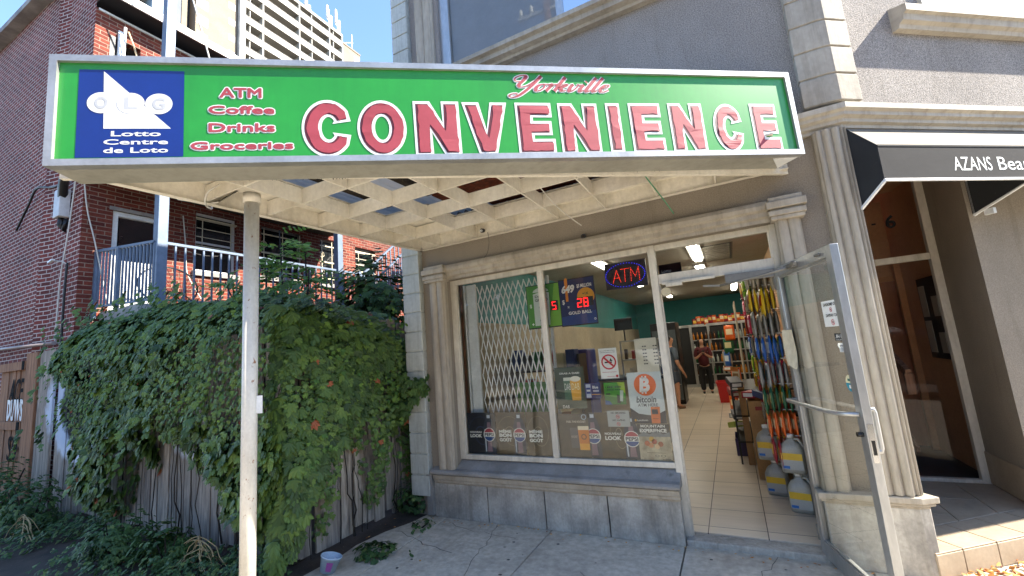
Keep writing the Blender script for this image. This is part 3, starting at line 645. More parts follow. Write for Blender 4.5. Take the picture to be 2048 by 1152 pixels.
for ch, xa, zt, xb, zb in LET:
    (x0, z1), (x1, z0) = sgp(xa, zt), sgp(xb, zb)
    outer = [[(x0+(x1-x0)*u, z0+(z1-z0)*v) for u, v in lp_] for lp_ in GL[ch]]
    def fill(mb, loops, dep, mi=0):
        vs = [Vector((p[0], p[1], 0)) for l in loops for p in l]; dd_ = [x for l in dep for x in l]
        for t in tessellate_polygon([[Vector((p[0], p[1], 0)) for p in l] for l in loops]):
            mb.poly([fr_s(vs[i].x, vs[i].y, dd_[i]) for i in t], mi)
    ow = [inset(l, -.006 if k == 0 else .006) for k, l in enumerate(outer)]; m = MB(SGM); fill(m, ow, [[.0015]*len(l) for l in ow]); lt = m.build('letter', WH, sign, recalc=False, merge=False)
    m = MB(SGM); inn = []; dep = []
    for k, l in enumerate(outer):
        d = inset(dens(l, .022 if ch in 'CO' else .03), (.017)*(1 if k == 0 else -1))
        sh = .006; q = []
        for p in d:
            n1 = noise.noise(Vector((p[0]*30, p[1]*30, 1.7))); q.append((p[0]+sh+.009*n1, p[1]+.009*noise.noise(Vector((p[0]*30, p[1]*30, 9)))))
        inn.append(q); dep.append([.0035+max(0, noise.noise(Vector((p[0]*14, p[1]*14, 4)))-.15)*.006 for p in q])
    dk = [[(p[0]-.002, p[1]-.001) for p in inset(l, (.011 if k == 0 else -.011))] for k, l in enumerate(outer)]  # dark copy offset left and down: darker film edge plus its painted shadow
    fill(m, dk, [[.0022]*len(l) for l in dk], 1)
    fill(m, inn, dep)
    # curled strips of film lifting from the right-hand edges
    l = inn[0]; n = len(l); i = 0
    while i < n:
        p, q = Vector((*l[i], 0)), Vector((*l[(i+1) % n], 0)); e = q-p
        if e.length > 0 and rr.random() < .0:
            k = rr.choice((2,3)); wdt = rr.uniform(.008,.018)
            pts = [l[(i+j) % n] for j in range(k+1)]; ds = [dep[0][(i+j) % n] for j in range(k+1)]
            ed = Vector((pts[-1][0]-pts[0][0], pts[-1][1]-pts[0][1])); 
            if ed.length > .001:
                nrm = Vector((ed.y, -ed.x)).normalized()
                if ch in 'CO' or True:
                    A_ = sum(l[a][0]*l[(a+1) % n][1]-l[(a+1) % n][0]*l[a][1] for a in range(n)); nrm = -nrm if A_ > 0 else nrm
                for j in range(k):
                    t_a = math.sin(math.pi*j/k)*wdt; t_b = math.sin(math.pi*(j+1)/k)*wdt
                    m.poly([fr_s(*pts[j],ds[j]+.001),fr_s(*pts[j+1],ds[j+1]+.001),fr_s(pts[j+1][0]+nrm.x*t_b,pts[j+1][1]+nrm.y*t_b,ds[j+1]+.008),fr_s(pts[j][0]+nrm.x*t_a,pts[j][1]+nrm.y*t_a,ds[j]+.008)],1)
            i += k
        i += 1
    m.build('peeling_film', [RED, REDD], lt, recalc=False, merge=False)
# script word
def script(mb, strokes, x0, z0, sx, sz, wmul, grow, d, mi=0):
    for st_ in strokes:
        P = [Vector(p) for p in st_]; Q = []
        for i in range(len(P)-1):           # Catmull-Rom
            a, b, c, e = P[max(i-1,0)], P[i], P[i+1], P[min(i+2,len(P)-1)]
            for j in range(6):
                t = j/6; Q.append(.5*((2*b)+(c-a)*t+(2*a-5*b+4*c-e)*t*t+(3*b-a-3*c+e)*t**3))
        Q.append(P[-1]); L = []; R_ = []
        for i, q in enumerate(Q):
            tg = (Q[min(i+1,len(Q)-1)]-Q[max(i-1,0)]); tg = Vector((tg.x*sx, tg.y*sz)); 
            if tg.length == 0: tg = Vector((1,0))
            tg.normalize(); ang = abs(tg.y)*(1 if tg.y < 0 else .35)
            wd = wmul*(.16+.84*ang**1.3)+grow; n = Vector((-tg.y, tg.x))*wd/2; c = Vector((x0+q.x*sx, z0+q.y*sz)); L.append(c+n); R_.append(c-n)
        for i in range(len(Q)-1): mb.poly([fr_s(*L[i],d),fr_s(*R_[i],d),fr_s(*R_[i+1],d),fr_s(*L[i+1],d)], mi)
def sl(pts, k=.42): return [(x+(y)*k, y) for x, y in pts]
YK = []
YK += [sl([(-.02,.62),(-.20,.66),(-.26,.85),(-.12,1.02),(.04,.96),(.06,.70),(.02,.42),(.12,.26),(.30,.34),(.44,.62),(.54,1.0)]), sl([(.54,1.0),(.48,.5),(.38,.0),(.24,-.34),(.06,-.42),(-.04,-.30),(.06,-.18),(.20,-.22)])]
def o_(x): return sl([(x+.17,.46),(x+.04,.40),(x,.2),(x+.08,.02),(x+.2,.08),(x+.25,.28),(x+.17,.46),(x+.34,.42)])
YK += [o_(.66)]
YK += [sl([(.98,.42),(1.06,.48),(1.10,.36),(1.06,.02)]), sl([(1.08,.28),(1.20,.46),(1.30,.40)])]
YK += [sl([(1.38,.95),(1.36,.5),(1.34,.02)]), sl([(1.38,.22),(1.50,.44),(1.60,.46),(1.56,.32),(1.42,.24),(1.52,.16),(1.58,.02),(1.72,.08)])]
YK += [sl([(1.74,.44),(1.80,.46),(1.80,.2),(1.86,.0),(1.98,.14),(2.02,.40),(1.98,.46),(2.14,.42)])]
YK += [sl([(2.20,.46),(2.17,.18),(2.22,.0),(2.32,.1)]), sl([(2.22,.68),(2.215,.62)])]
YK += [sl([(2.46,.95),(2.42,.5),(2.40,.12),(2.46,.0),(2.56,.1)]), sl([(2.70,.95),(2.66,.5),(2.64,.12),(2.70,.0),(2.80,.1)])]
YK += [sl([(2.88,.22),(3.06,.32),(3.08,.46),(2.96,.46),(2.88,.26),(2.92,.04),(3.04,.0),(3.18,.14)])]
p, q = sgp(.56,3.212), sgp(1.19,3.32); sx = (q[0]-p[0])/3.22; sz = .105
m = MB(SGM); script(m, YK, p[0], p[1], sx, sz, .026, .014, .0015); m.build('lettering', WH, sign, recalc=False, merge=False)
m = MB(SGM); script(m, YK, p[0], p[1], sx, sz, .026, .001, .0035); m.build('lettering', RED, sign, recalc=False, merge=False)
m = MB(SGM); m.prism([(4.30,2.45,-.002),(4.47,2.42,-.002),(4.47,2.60,-.002)],(0,0,.028)); m.build('end_flashing', M['whitepaint'], sign)
M['sheet'] = leafmat('cloudy_corrugated_plastic', [(0,(190,192,192)),(1,(190,192,192))], .35, .22)
# ---------------------------------------------------------------- canopy
YF = 2.625
PC = [(-3.19,1.06),(.585,3.71),(-2.955,3.71)]
PC[0] = (PC[0][0], (YF+sF*PC[0][0])/cF + 0)   # on the line behind the sign
px = (PC[0][0]); 
PC[1] = ((cF*3.71-YF)/sF, 3.71)
can = thing('canopy', 'triangular cream canopy with lattice soffit carried on one round pole behind the sign', 'canopy', (-1.8, 2.7, 2.8))
def inside_x(yv):                            # x range of the triangle at given y
    xs = []
    for i in range(3):
        p, q = PC[i], PC[(i+1) % 3]
        if (p[1]-yv)*(q[1]-yv) <= 0 and p[1] != q[1]: xs.append(p[0]+(q[0]-p[0])*(yv-p[1])/(q[1]-p[1]))
    return (min(xs), max(xs)) if len(xs) > 1 else None
def inside_y(xv):
    ys = []
    for i in range(3):
        p, q = PC[i], PC[(i+1) % 3]
        if (p[0]-xv)*(q[0]-xv) <= 0 and p[0] != q[0]: ys.append(p[1]+(q[1]-p[1])*(xv-p[0])/(q[0]-p[0]))
    return (min(ys), max(ys)) if len(ys) > 1 else None
GXS = [-2.67,-2.20,-1.76,-1.285,-.84,-.39,.06,.5]; GYS = [1.58,2.005,2.44,2.865,3.29]
ZB, ZT = 2.80, 2.915
m = MB()
for y in GYS:
    r = inside_x(y); m.box(r[0], r[1], y-.006, y+.006, ZB, ZT)
for x in GXS:
    r = inside_y(x); ys = [r[0]]+[g_ for g_ in GYS if r[0] < g_ < r[1]]+[r[1]]
    for a, b in zip(ys, ys[1:]): m.box(x-.006, x+.006, a+.0065, b-.0065, ZB-.002, ZT)
m.build('lattice', M['cream'], can)
m = MB()
def edge(p, q, t, z0, z1, fl=.045):
    p, q = Vector((*p,0)), Vector((*q,0)); d = (q-p).normalized(); n = Vector((-d.y, d.x, 0))
    if n.dot(Vector((-1.8,2.7,0))-p) < 0: n = -n
    m.prism([p+Vector((0,0,z0)), q+Vector((0,0,z0)), q+n*t+Vector((0,0,z0)), p+n*t+Vector((0,0,z0))],(0,0,z1-z0))
    m.prism([p+Vector((0,0,z0-.006)), q+Vector((0,0,z0-.006)), q+n*fl+Vector((0,0,z0-.006)), p+n*fl+Vector((0,0,z0-.006))],(0,0,.0055))
edge(PC[0],PC[2],.02,2.79,3.0); edge(PC[2],PC[1],.02,2.79,3.0); edge(PC[0],PC[1],.02,2.76,3.0,.03)
m.build('edge_beam', M['cream'], can)
m = MB()                                     # closed cells along the two back edges
for (a, b, c, d) in ((-3.17,-2.68,1.1,3.7),(-2.68,-2.2,2.88,3.7)):
    P = [(a,c),(b,c),(b,d),(a,d)]
    e = PC[2][0]-PC[0][0], PC[2][1]-PC[0][1]; P = clip(P, e[1], -e[0], e[1]*PC[0][0]-e[0]*PC[0][1]+.02)
    if len(P) > 2: P = clip(P, -sF, cF, YF+.02)
    if len(P) > 2: m.prism([(*p, 2.93) for p in P],(0,0,.01))
m.box(-2.2,.45,3.30,3.70,2.93,2.94); m.build('soffit_panel', M['cream'], can)
m = MB()                                     # corrugated roof sheet
n = 260
for i in range(n):
    a, b = i/n, (i+1)/n; xa, xb = -3.25+3.0*a, -3.25+3.0*b
    za, zb_ = 3.13+.022*math.sin(a*3.0/.09*2*math.pi), 3.13+.022*math.sin(b*3.0/.09*2*math.pi)
    P = clip([(xa,1.0),(xb,1.0),(xb,3.72),(xa,3.72)], -sF, cF, YF+.02)
    if len(P) > 2: m.poly([(x, y, za if abs(x-xa) < abs(x-xb) else zb_) for x, y in P], 0, True)
m.build('roof_sheet', M['sheet'], can, recalc=False)
m = MB()
P = clip([(-.2,1.5),(1.2,1.5),(1.2,3.72),(-.2,3.72)], -sF, cF, YF+.02); m.prism([(*p,3.16) for p in P],(0,0,.02)); m.build('roof_board', M['zinc'], can)
m = MB()
for y in (2.97,3.16,3.35):
    r = inside_x(y); m.box(-2.15+.3*(y > 3), r[1]-.08, y-.085, y+.085, 3.0, 3.025)
for y in (1.9,):
    pass
m.build('brown_board', M['redwood'], can)
m = MB()
for x in (-2.62,-2.16,-1.72,-1.24,-.80):
    r = inside_y(x)
    if r[0]+.1 < 2.87: MB().box(x-.03, x+.03, r[0]+.05, 2.87, 3.0, 3.08).build('joist', M['darkwood'], can)
m = MB(); m.tube([(-2.775,1.69,-.06),(-2.755,1.685,2.74)],.0445,24); po = m.build('pole', M['pole'], can)
m = MB(); m.tube([(-2.755,1.685,2.735),(-2.755,1.685,2.80)],.053,24); m.build('pole_collar', M['cream'], po)
for z in (1.40,.33):
    m = MB(); c = Vector((-2.768,1.687,z)); ax = Vector((.886,.456,0)).normalized()*1; e = Vector((.9,-.43,0)).normalized()
    m.obox(c+ax*.062, ax*.022, e*.003, Vector((0,0,.055))); 
    m.build('bracket', M['whitepaint'], po, bevel=.001)
    m = MB()
    for dz in (-.035,.035): m.obox(c+ax*.068-e*.0035+Vector((0,0,dz)), ax*.004, e*.001, Vector((0,0,.004)))
    m.build('bolt_hole', M['black'], po)
# small things under the canopy
t = thing('canopy_floodlight', 'grey folded metal floodlight hood hanging behind the left edge of the canopy', 'floodlight', (-4.6,2.0,3.3))
m = MB(); a, b, c, d, e = (-3.55,1.5,3.02),(-3.24,1.66,2.84),(-3.03,1.62,2.79),(-3.1,1.9,3.05),(-3.45,1.75,3.15)
m.poly([a,b,e]); m.poly([b,c,d,e]); m.poly([a,(-3.5,1.45,3.03),(-3.22,1.6,2.84),b]); m.build('hood', M['alu_dark'], t, sol=.004, recalc=False)
m = MB(); m.tube([a,(-3.40,1.55,2.88),b,(-3.14,1.60,2.80),c],.006,6); m.tube([b,(-3.22,1.72,2.9),(-3.16,1.8,2.98)],.005,6); m.build('rim', M['wire'], t)
def cable(name, pts, r, mat, label, cat='cable', seg=8, n=6):
    P = [Vector(p) for p in pts]; Q = []
    for i in range(len(P)-1):
        a, b, c, e = P[max(i-1,0)], P[i], P[i+1], P[min(i+2,len(P)-1)]
        for j in range(seg):
            t = j/seg; Q.append(.5*((2*b)+(c-a)*t+(2*a-5*b+4*c-e)*t*t+(3*b-a-3*c+e)*t**3))
    Q.append(P[-1]); o = MB().tube(Q, r, n).build(name, mat, smooth=True); tag(o, label, cat); return o
cable('hanging_wire', [(-.47,2.86,2.93),(-.40,3.05,2.79),(-.30,3.30,2.62),(-.26,3.39,2.54)], .0055, ink((60,120,84)), 'green tipped loose wire dangling from the lattice in front of the doorway lintel', 'wire')
cable('hanging_wire', [(-1.22,3.05,2.92),(-1.16,3.25,2.79),(-1.07,3.38,2.68),(-1.0,3.42,2.61)], .0045, M['wire'], 'short pale loose wire dangling from the lattice above the brown bulb socket', 'wire')
cable('hanging_wire', [(-2.02,3.60,2.80),(-2.03,3.63,2.7),(-2.08,3.66,2.60),(-2.17,3.68,2.54)], .0022, M['cable'], 'thin dark wire curving down the fascia over the gated window', 'wire')
cable('loop_of_wire', [(-3.30,1.72,2.86),(-3.19,1.66,2.79),(-3.05,1.55,2.76),(-2.93,1.50,2.80),(-2.88,1.55,2.86)], .006, M['wire'], 'pale cable loop drooping below the left end of the canopy', 'cable')
for nm, p, lb, mt_ in (('bulb_socket',(-2.10,3.655,2.845),'small lamp socket with a white bulb base in the canopy edge over the gated window', M['whitepaint']),('bulb_socket',(-1.065,3.69,2.585),'dark broken lamp socket sticking out of the fascia above the shop window', M['darkwood'])):
    t = thing(nm, lb, 'lamp socket', p); v = Vector(p)
    m = MB(); m.tube([v, v+Vector((0,-.035,-.008))],.022,14); m.build('socket', M['black'], t); m = MB(); m.tube([v+Vector((0,-.035,-.008)), v+Vector((0,-.055,-.014))],.014,12,r2=.010); m.build('bulb_base', mt_, t)
# debris of torn sealant hanging between the sign and the canopy
m = MB(ST); rr = random.Random(3)
for k in range(70):
    X = rr.choice((rr.uniform(-1.1,.0),rr.uniform(.9,1.7),rr.uniform(-1.0,-.5))); L = rr.uniform(.008,.035); z = 2.742+(X+1.9)*TI
    m.poly([(X,2.625,z+.01),(X+rr.uniform(.01,.04),2.625,z+.012),(X+rr.uniform(0,.03),2.62+rr.uniform(-.01,.01),z-L)])
m.build('torn_sealant', M['darkwood'], can, recalc=False, merge=False)
# ---------------------------------------------------------------- awning
aw = thing('entry_awning', 'black and grey canvas awning with white lettering over the tiled side entry', 'awning', ST @ Vector((4.2,2.3,2.7)))
AX0, AX1, AY = 2.978, 5.3, 2.205; A = {'tw': (SY-.02,3.0), 'tf': (AY,2.765), 'bf': (AY,2.515), 'bw': (SY-.02,2.375)}
m = MB(ST); m.prism([(AX0,A['tw'][0],A['tw'][1]),(AX0,*A['tf']),(AX0,A['tf'][0]+.008,A['tf'][1]),(AX0,A['tw'][0],A['tw'][1]-.01)],(AX1-AX0,0,0)); m.build('top_canvas', M['canvas_top'], aw)
m = MB(ST); m.box(AX0,AX1,AY-.003,AY+.003,2.53,2.765); va = m.build('valance', M['canvas'], aw, bevel=.001)
m = MB(ST); m.poly([(AX0,*A['tw']),(AX0,*A['tf']),(AX0,*A['bf']),(AX0,*A['bw'])]); m.build('side_canvas', M['canvas_side'], aw, sol=.004, recalc=False)
m = MB(ST); m.poly([(4.24,2.56,2.66),(4.24,AY+.02,2.66),(4.24,AY+.02,2.50),(4.24,2.56,2.375)]); m.build('side_canvas', M['canvas_side'], aw, sol=.004, recalc=False)
m = MB(ST); m.bar((AX0-.006,AY-.006,2.518),(AX1,AY-.006,2.518),.016,.018); m.bar((AX0-.004,AY-.004,2.512),(AX0-.004,SY-.02,2.372),.018,.018)
m.bar((4.245,AY+.02,2.555),(4.245,2.56,2.54),.014,.014); m.bar((4.245,AY+.02,2.50),(4.245,2.56,2.365),.018,.018); m.bar((4.245,2.55,2.36),(4.245,2.55,2.68),.018,.018); m.box(4.25,4.28,2.44,2.50,2.345,2.39)
m.build('tube_frame', M['whitepaint'], aw, bevel=.003)
m = MB(ST); m.bar((AX0,A['tw'][0],3.0),(AX0,*A['tf']),.008,.012); m.bar((AX0,AY-.002,2.765),(AX1,AY-.002,2.765),.008,.012); m.build('canvas_piping', M['canvas_side'], aw)
m = MB(ST); F = lambda u, v, d: (u, AY-.004-d, v); z0, z1 = 2.583, 2.684
put_text(m, 'AZANS', F, 3.585, 3.925, z0, z1, 0, 0, off=.0, res=4); m.build('lettering', ink((238,238,228)), va, recalc=False, merge=False); m = MB(ST); put_text(m, 'Beauty', F, 3.985, 4.42, z0-.028, z1, 0, 0, off=.0, res=4)
m.build('lettering', ink((238,238,228)), va, recalc=False, merge=False)

na = thing('neighbour_awning', 'deeper dark canvas awning further right along the street wall, outside the picture', 'awning', ST @ Vector((7,2.1,2.7)))
m = MB(ST); m.prism([(5.25,SY,3.01),(5.25,1.86,2.73),(5.25,1.86,2.46),(5.25,1.868,2.46),(5.25,1.868,2.72),(5.25,SY,3.0)],(5,0,0)); m.build('canvas', M['canvas_side'], na)
m = MB(ST); m.bar((5.35,1.85,2.46),(10.35,1.85,2.46),.02,.02); m.bar((5.35,1.85,2.46),(5.35,SY,2.40),.02,.02); m.build('tube_frame', M['whitepaint'], na)
# ---------------------------------------------------------------- things on the glass
W_, K_ = ink((236,236,230)), ink((26,27,30))
class Card:
    """flat print on the inside of the glass: layers step towards the viewer"""
    def __init__(s, y, fr=None): s.mb = MB(); s.mats = []; s.fr = fr or (lambda u, v, d: (u, y-d*.0006, v))
    def mi(s, m):
        if m not in s.mats: s.mats.append(m)
        return s.mats.index(m)
    def poly(s, P, m, l=1): s.mb.poly([s.fr(*p, l) for p in P], s.mi(m)); return s
    def rect(s, a, b, c, d, m, l=0): return s.poly([(a,c),(b,c),(b,d),(a,d)], m, l)
    def disc(s, x, z, r, m, l=1, r0=0, a0=0, a1=360, ky=1, n=28):
        P = [(x+r*math.cos(rad(a0+(a1-a0)*i/n)), z+ky*r*math.sin(rad(a0+(a1-a0)*i/n))) for i in range(n+(0 if a1-a0 >= 360 else 1))]
        if r0 == 0: return s.poly(P, m, l)
        for i in range(n if a1-a0 >= 360 else n):
            j = (i+1) % len(P); f = r0/r
            s.poly([P[i],P[j],(x+(P[j][0]-x)*f,z+(P[j][1]-z)*f),(x+(P[i][0]-x)*f,z+(P[i][1]-z)*f)], m, l)
        return s
    def text(s, tx, a, b, c, d, m, l=2, off=.012, **k): put_text(s.mb, tx, s.fr, a, b, c, d, l, s.mi(m), off=off, ref=off, **k); return s
    def build(s, name, label, cat, group=None, back=None):
        if back: a, b, c, d, m = back; s.mb.box(a, b, *sorted((s.fr(0,0,0)[1], s.fr(0,0,0)[1]+.003)), c, d, s.mi(m))
        o = s.mb.build(name, s.mats, recalc=False, merge=False); tag(o, label, cat, group); return o
GL_Y = 3.846
def nosmoke(c, x, z, r, l=2):
    R = ink((200,34,44)); c.disc(x,z,r,R,l,r*.8); k = .7071*r*.86; t = r*.09
    c.rect(x-r*.55,x+r*.42,z-r*.14,z+r*.04,K_,l); c.poly([(x+r*.1,z+r*.1),(x+r*.3,z+r*.5),(x+r*.4,z+r*.3),(x+r*.55,z+r*.1)],K_,l)
    c.poly([(x-k-t,z+k-t),(x-k+t,z+k+t),(x+k+t,z-k+t),(x+k-t,z-k-t)],R,l+1)
# soft drink window strip: three prints in the left light, two in the right
DB, GB = ink((12,18,38)), mk('dull_bronze_print',(82,66,42),(50,42,30),.4,ns=7)
def bottle(c, x, z0, z1, wd, l=2):
    h = z1-z0; G1, G2, G3 = ink((44,54,72)), ink((140,112,124)), ink((206,214,222))
    P = [(-.5,0),(-.5,.28),(-.42,.40),(-.5,.50),(-.5,.66),(-.36,.82),(-.2,.90),(-.2,1),(.2,1),(.2,.90),(.36,.82),(.5,.66),(.5,.50),(.42,.40),(.5,.28),(.5,0)]
    c.poly([(x+u*wd,z0+v*h) for u, v in P], G1, l)
    c.poly([(x+u*wd*.45,z0+v*h) for u, v in ((-.5,.05),(-.4,.25),(-.5,.5),(-.3,.78),(.3,.78),(.5,.5),(.4,.25),(.5,.05))], G2, l+1)
    c.rect(x-.14*wd,x+.14*wd,z0+.88*h,z0+.96*h,G3,l+1)
    c.poly([(x-.4*wd,z0+.05*h),(x-.3*wd,z0+.05*h),(x-.32*wd,z0+.6*h),(x-.42*wd,z0+.6*h)],G3,l+1)
    r = wd*.52; zz = z0+h*.47
    c.disc(x,zz,r,W_,l+2); c.disc(x,zz,r*.9,ink((176,60,76)),l+3,0,20,160); c.disc(x,zz,r*.9,ink((20,72,140)),l+3,0,200,340)
    c.rect(x-r*.92,x+r*.92,zz-r*.3,zz+r*.34,W_,l+4); c.text('PEPSI',x-r*.8,x+r*.8,zz-r*.22,zz+r*.24,ink((16,20,40)),l+5,off=.03)
def dots(c, x0, x1, z0, z1, m, seed):
    r_ = random.Random(seed)
    for i in range(90):
        a = i/90*math.pi*3; k = .2+i/110; x = (x0+x1)/2+(x1-x0)*.5*k*math.cos(a); z = (z0+z1)/2+(z1-z0)*.5*k*math.sin(a)
        if x0 < x < x1 and z0 < z < z1: c.rect(x-.003,x+.003,z-.003,z+.003,m,1)
zb, zt = .597, 1.004
def pepsi(x0, x1, kind, lab, y=GL_Y, bx=None, lower=0):
    c = Card(y); dark = kind == 'look'
    c.rect(x0,x1,zb,zt,DB if dark else GB,0); dots(c,x0+.01,x1-.01,zb+.02,zt-.02,ink((48,72,120)) if dark else ink((150,138,116)),len(lab))
    tx0, tx1 = (x0+.03,x0+.17) if kind != 'bon2' else (x0+.03,x0+.17)
    if dark: c.text('NOUVEAU',tx0,tx1,.80,.82,W_,3,off=.03); c.text('LOOK',tx0,tx1,.757,.79,W_,3,off=.05)
    else: c.text('MÊME',tx0,tx1,.805,.84,W_,3,off=.05); c.text('BON',tx0,tx1,.765,.80,W_,3,off=.06); c.text('GOÛT',tx0,tx1,.722,.762,W_,3,off=.05)
    if bx: bottle(c,bx,zb+.005,zt-.01,.13)
    return c.build('drink_poster', lab, 'poster')
pepsi(-2.573,-2.235,'look','dark blue soft drink poster reading NOUVEAU LOOK, leftmost along the window bottom',bx=-2.315)
pepsi(-2.23,-1.90,'bon','bronze poster reading MÊME BON GOÛT with a bottle at its right edge',bx=-1.972)
pepsi(-1.895,-1.622,'bon','bronze poster reading MÊME BON GOÛT without a bottle, against the window mullion')
c = Card(GL_Y); c.rect(-1.245,-.86,zb,zt-.01,GB); dots(c,-1.07,-.9,zb+.02,zt-.03,ink((150,138,116)),4); bottle(c,-1.225,zb+.005,zt-.01,.13); c.text('NOUVEAU',-1.12,-.975,.80,.82,W_,3,off=.03); c.text('LOOK',-1.12,-.975,.755,.79,W_,3,off=.05); bottle(c,-.885,zb+.005,zt-.05,.13)
c.build('drink_poster','bronze soft drink poster reading NOUVEAU LOOK between the beer glass poster and the mountain poster','poster')
c = Card(GL_Y-.004); c.rect(-1.556,-1.262,zb,.985,mk('brown_grey_print',(88,78,66),(64,58,52),.4,ns=5)); c.text('FUEL THE ROCKET',-1.47,-1.285,.905,.922,ink((236,226,210)),2,off=.01)
c.poly([(-1.44,.68),(-1.345,.68),(-1.34,.86),(-1.445,.86)],ink((96,92,96)),1); c.poly([(-1.36,.665),(-1.27,.665),(-1.262,.87),(-1.368,.87)],ink((214,128,30)),2); c.rect(-1.366,-1.264,.84,.875,ink((240,228,200)),3); c.poly([(-1.362,.72),(-1.268,.72),(-1.268,.665),(-1.36,.665)],ink((240,176,60)),3)
c.disc(-1.315,.78,.026,ink((90,60,30)),4,.016); c.text('ROCKET',-1.435,-1.375,.77,.79,ink((180,170,160)),2,off=.02); c.disc(-1.30,.955,.025,ink((180,196,214)),2,.018)
c.build('beer_poster','brown poster reading FUEL THE ROCKET with a can and an amber glass','poster')
c = Card(GL_Y); c.rect(-1.545,-1.255,1.03,1.41,mk('deep_green_print',(30,62,44),(22,48,36),.35,ns=4)); c.text('GRAB A DAB!',-1.50,-1.30,1.345,1.362,W_,2,off=.02)
c.poly([(-1.46,1.11),(-1.395,1.11),(-1.38,1.30),(-1.465,1.30)],ink((70,110,84)),1); c.rect(-1.462,-1.382,1.285,1.315,ink((220,222,210)),2); c.poly([(-1.39,1.105),(-1.305,1.105),(-1.29,1.31),(-1.40,1.31)],ink((226,168,44)),2); c.disc(-1.345,1.30,.05,ink((240,236,220)),3,ky=.5)
c.text('DAB',-1.455,-1.395,1.20,1.26,W_,3,off=.0); c.text('DAB',-1.385,-1.31,1.20,1.26,ink((250,240,190)),4,off=.0); c.text('DAB',-1.49,-1.425,1.035,1.062,W_,3,off=.0)
c.build('beer_poster','dark green poster reading GRAB A DAB! with a full beer glass','poster')
c = Card(GL_Y-.001); c.rect(-1.262,-1.113,1.118,1.257,ink((22,40,104))); c.rect(-1.25,-1.205,1.125,1.245,ink((196,206,222)),1); c.rect(-1.248,-1.207,1.16,1.215,ink((28,60,140)),2); c.rect(-1.244,-1.211,1.18,1.197,W_,3); c.text('Blue',-1.188,-1.135,1.205,1.23,W_,2,off=.03); c.rect(-1.185,-1.13,1.176,1.192,ink((190,190,200)),2); c.rect(-1.20,-1.118,1.15,1.156,ink((220,160,60)),2)
c.build('beer_poster','small navy blue card with a tall can beside the lime green card','card')
c = Card(GL_Y-.001); c.rect(-1.083,-.895,1.06,1.253,ink((74,156,44))); c.poly([(-1.083,1.06),(-.895,1.06),(-.895,1.11),(-1.083,1.14)],ink((48,120,40)),1); c.poly([(-1.083,1.06),(-1.02,1.06),(-1.04,1.09),(-1.083,1.10)],ink((40,90,150)),2)
[c.rect(-1.07+.017*i,-1.07+.017*i+(.013 if i%4 else .006),1.205,1.220,ink((24,60,30)),2) for i in range(9)]; [c.rect(-1.07+.015*i,-1.07+.015*i+(.011 if i%5 else .004),1.182,1.196,ink((40,90,50)),2) for i in range(9)]; c.poly([(-.96,1.253),(-.895,1.253),(-.895,1.15),(-.94,1.2)],ink((160,190,50)),1); c.poly([(-.975,1.075),(-.945,1.07),(-.94,1.13),(-.97,1.15)],K_,2); c.poly([(-.95,1.09),(-.925,1.085),(-.91,1.18),(-.94,1.185)],ink((190,200,190)),3); c.rect(-1.07,-1.03,1.145,1.16,ink((20,60,20)),2)
c.build('poster_card','lime green card with dark lettering and two small packets','card')
c = Card(GL_Y); c.rect(-1.097,-.932,1.288,1.558,W_); c.text('No Smoking within 9 metres',-1.085,-.945,1.532,1.540,K_,1,off=.03); c.text('of Building Entrance or Exit',-1.085,-.945,1.516,1.524,K_,1,off=.03); nosmoke(c,-1.012,1.435,.068); c.rect(-1.08,-.95,1.343,1.347,ink((200,120,120)),1); c.rect(-1.04,-.965,1.304,1.308,ink((214,150,150)),1); c.disc(-.95,1.308,.012,ink((200,40,40)),1)
c.build('no_smoking_sign','white no smoking sign with a large red barred circle, on the shop window','sign')
c = Card(GL_Y+.003); c.rect(-.768,-.582,1.325,1.619,ink((214,206,184)))
for i in range(6):
    for x in (-.705,-.615): c.rect(x,x+.014,1.545-.03*i,1.554-.03*i,K_,1); c.rect(x+.018,x+.034,1.545-.03*i,1.554-.03*i,K_,1)
c.build('hours_card','cream sheet with two columns of small printed hours, above the bitcoin poster','sheet')
c = Card(GL_Y); c.rect(-.868,-.578,.897,1.330,ink((206,214,212))); c.disc(-.721,1.222,.093,ink((232,112,48)),1)
BT = [(-.045,-.06),(.02,-.06),(.048,-.04),(.05,-.012),(.028,.004),(.045,.022),(.042,.045),(.015,.06),(-.045,.06)]
for s_, m_ in ((1,W_),):
    put_text(c.mb,'B',c.fr,-.765,-.678,1.160,1.284,2,c.mi(W_),off=.05,ref=.05,slant=.12)
for dx in (-.022,.006): c.rect(-.721+dx,-.721+dx+.014,1.275,1.297,W_,2); c.rect(-.733+dx,-.733+dx+.014,1.147,1.17,W_,2)
c.text('bitcoin',-.805,-.640,1.072,1.125,ink((60,64,70)),2,off=.02,slant=.15); c.text('ATM HERE',-.80,-.632,1.038,1.064,ink((70,74,80)),2)
c.poly([(-.868,.897),(-.578,.897),(-.578,1.005),(-.62,.985),(-.70,.965),(-.80,.98),(-.868,1.03)],ink((40,40,52)),1)
c.disc(-.835,.925,.009,ink((236,180,60)),2); c.text('Localcoin',-.82,-.73,.918,.933,W_,2,off=.01)
c.poly([(-.70,.90),(-.63,.90),(-.625,.955),(-.62,1.035),(-.695,1.035),(-.70,.96)],ink((220,112,40)),3); c.rect(-.69,-.64,.975,1.015,ink((50,50,60)),4); c.rect(-.69,-.64,.935,.94,ink((150,70,20)),4)
c.build('bitcoin_poster','white poster with an orange bitcoin coin and the words bitcoin ATM HERE','poster')
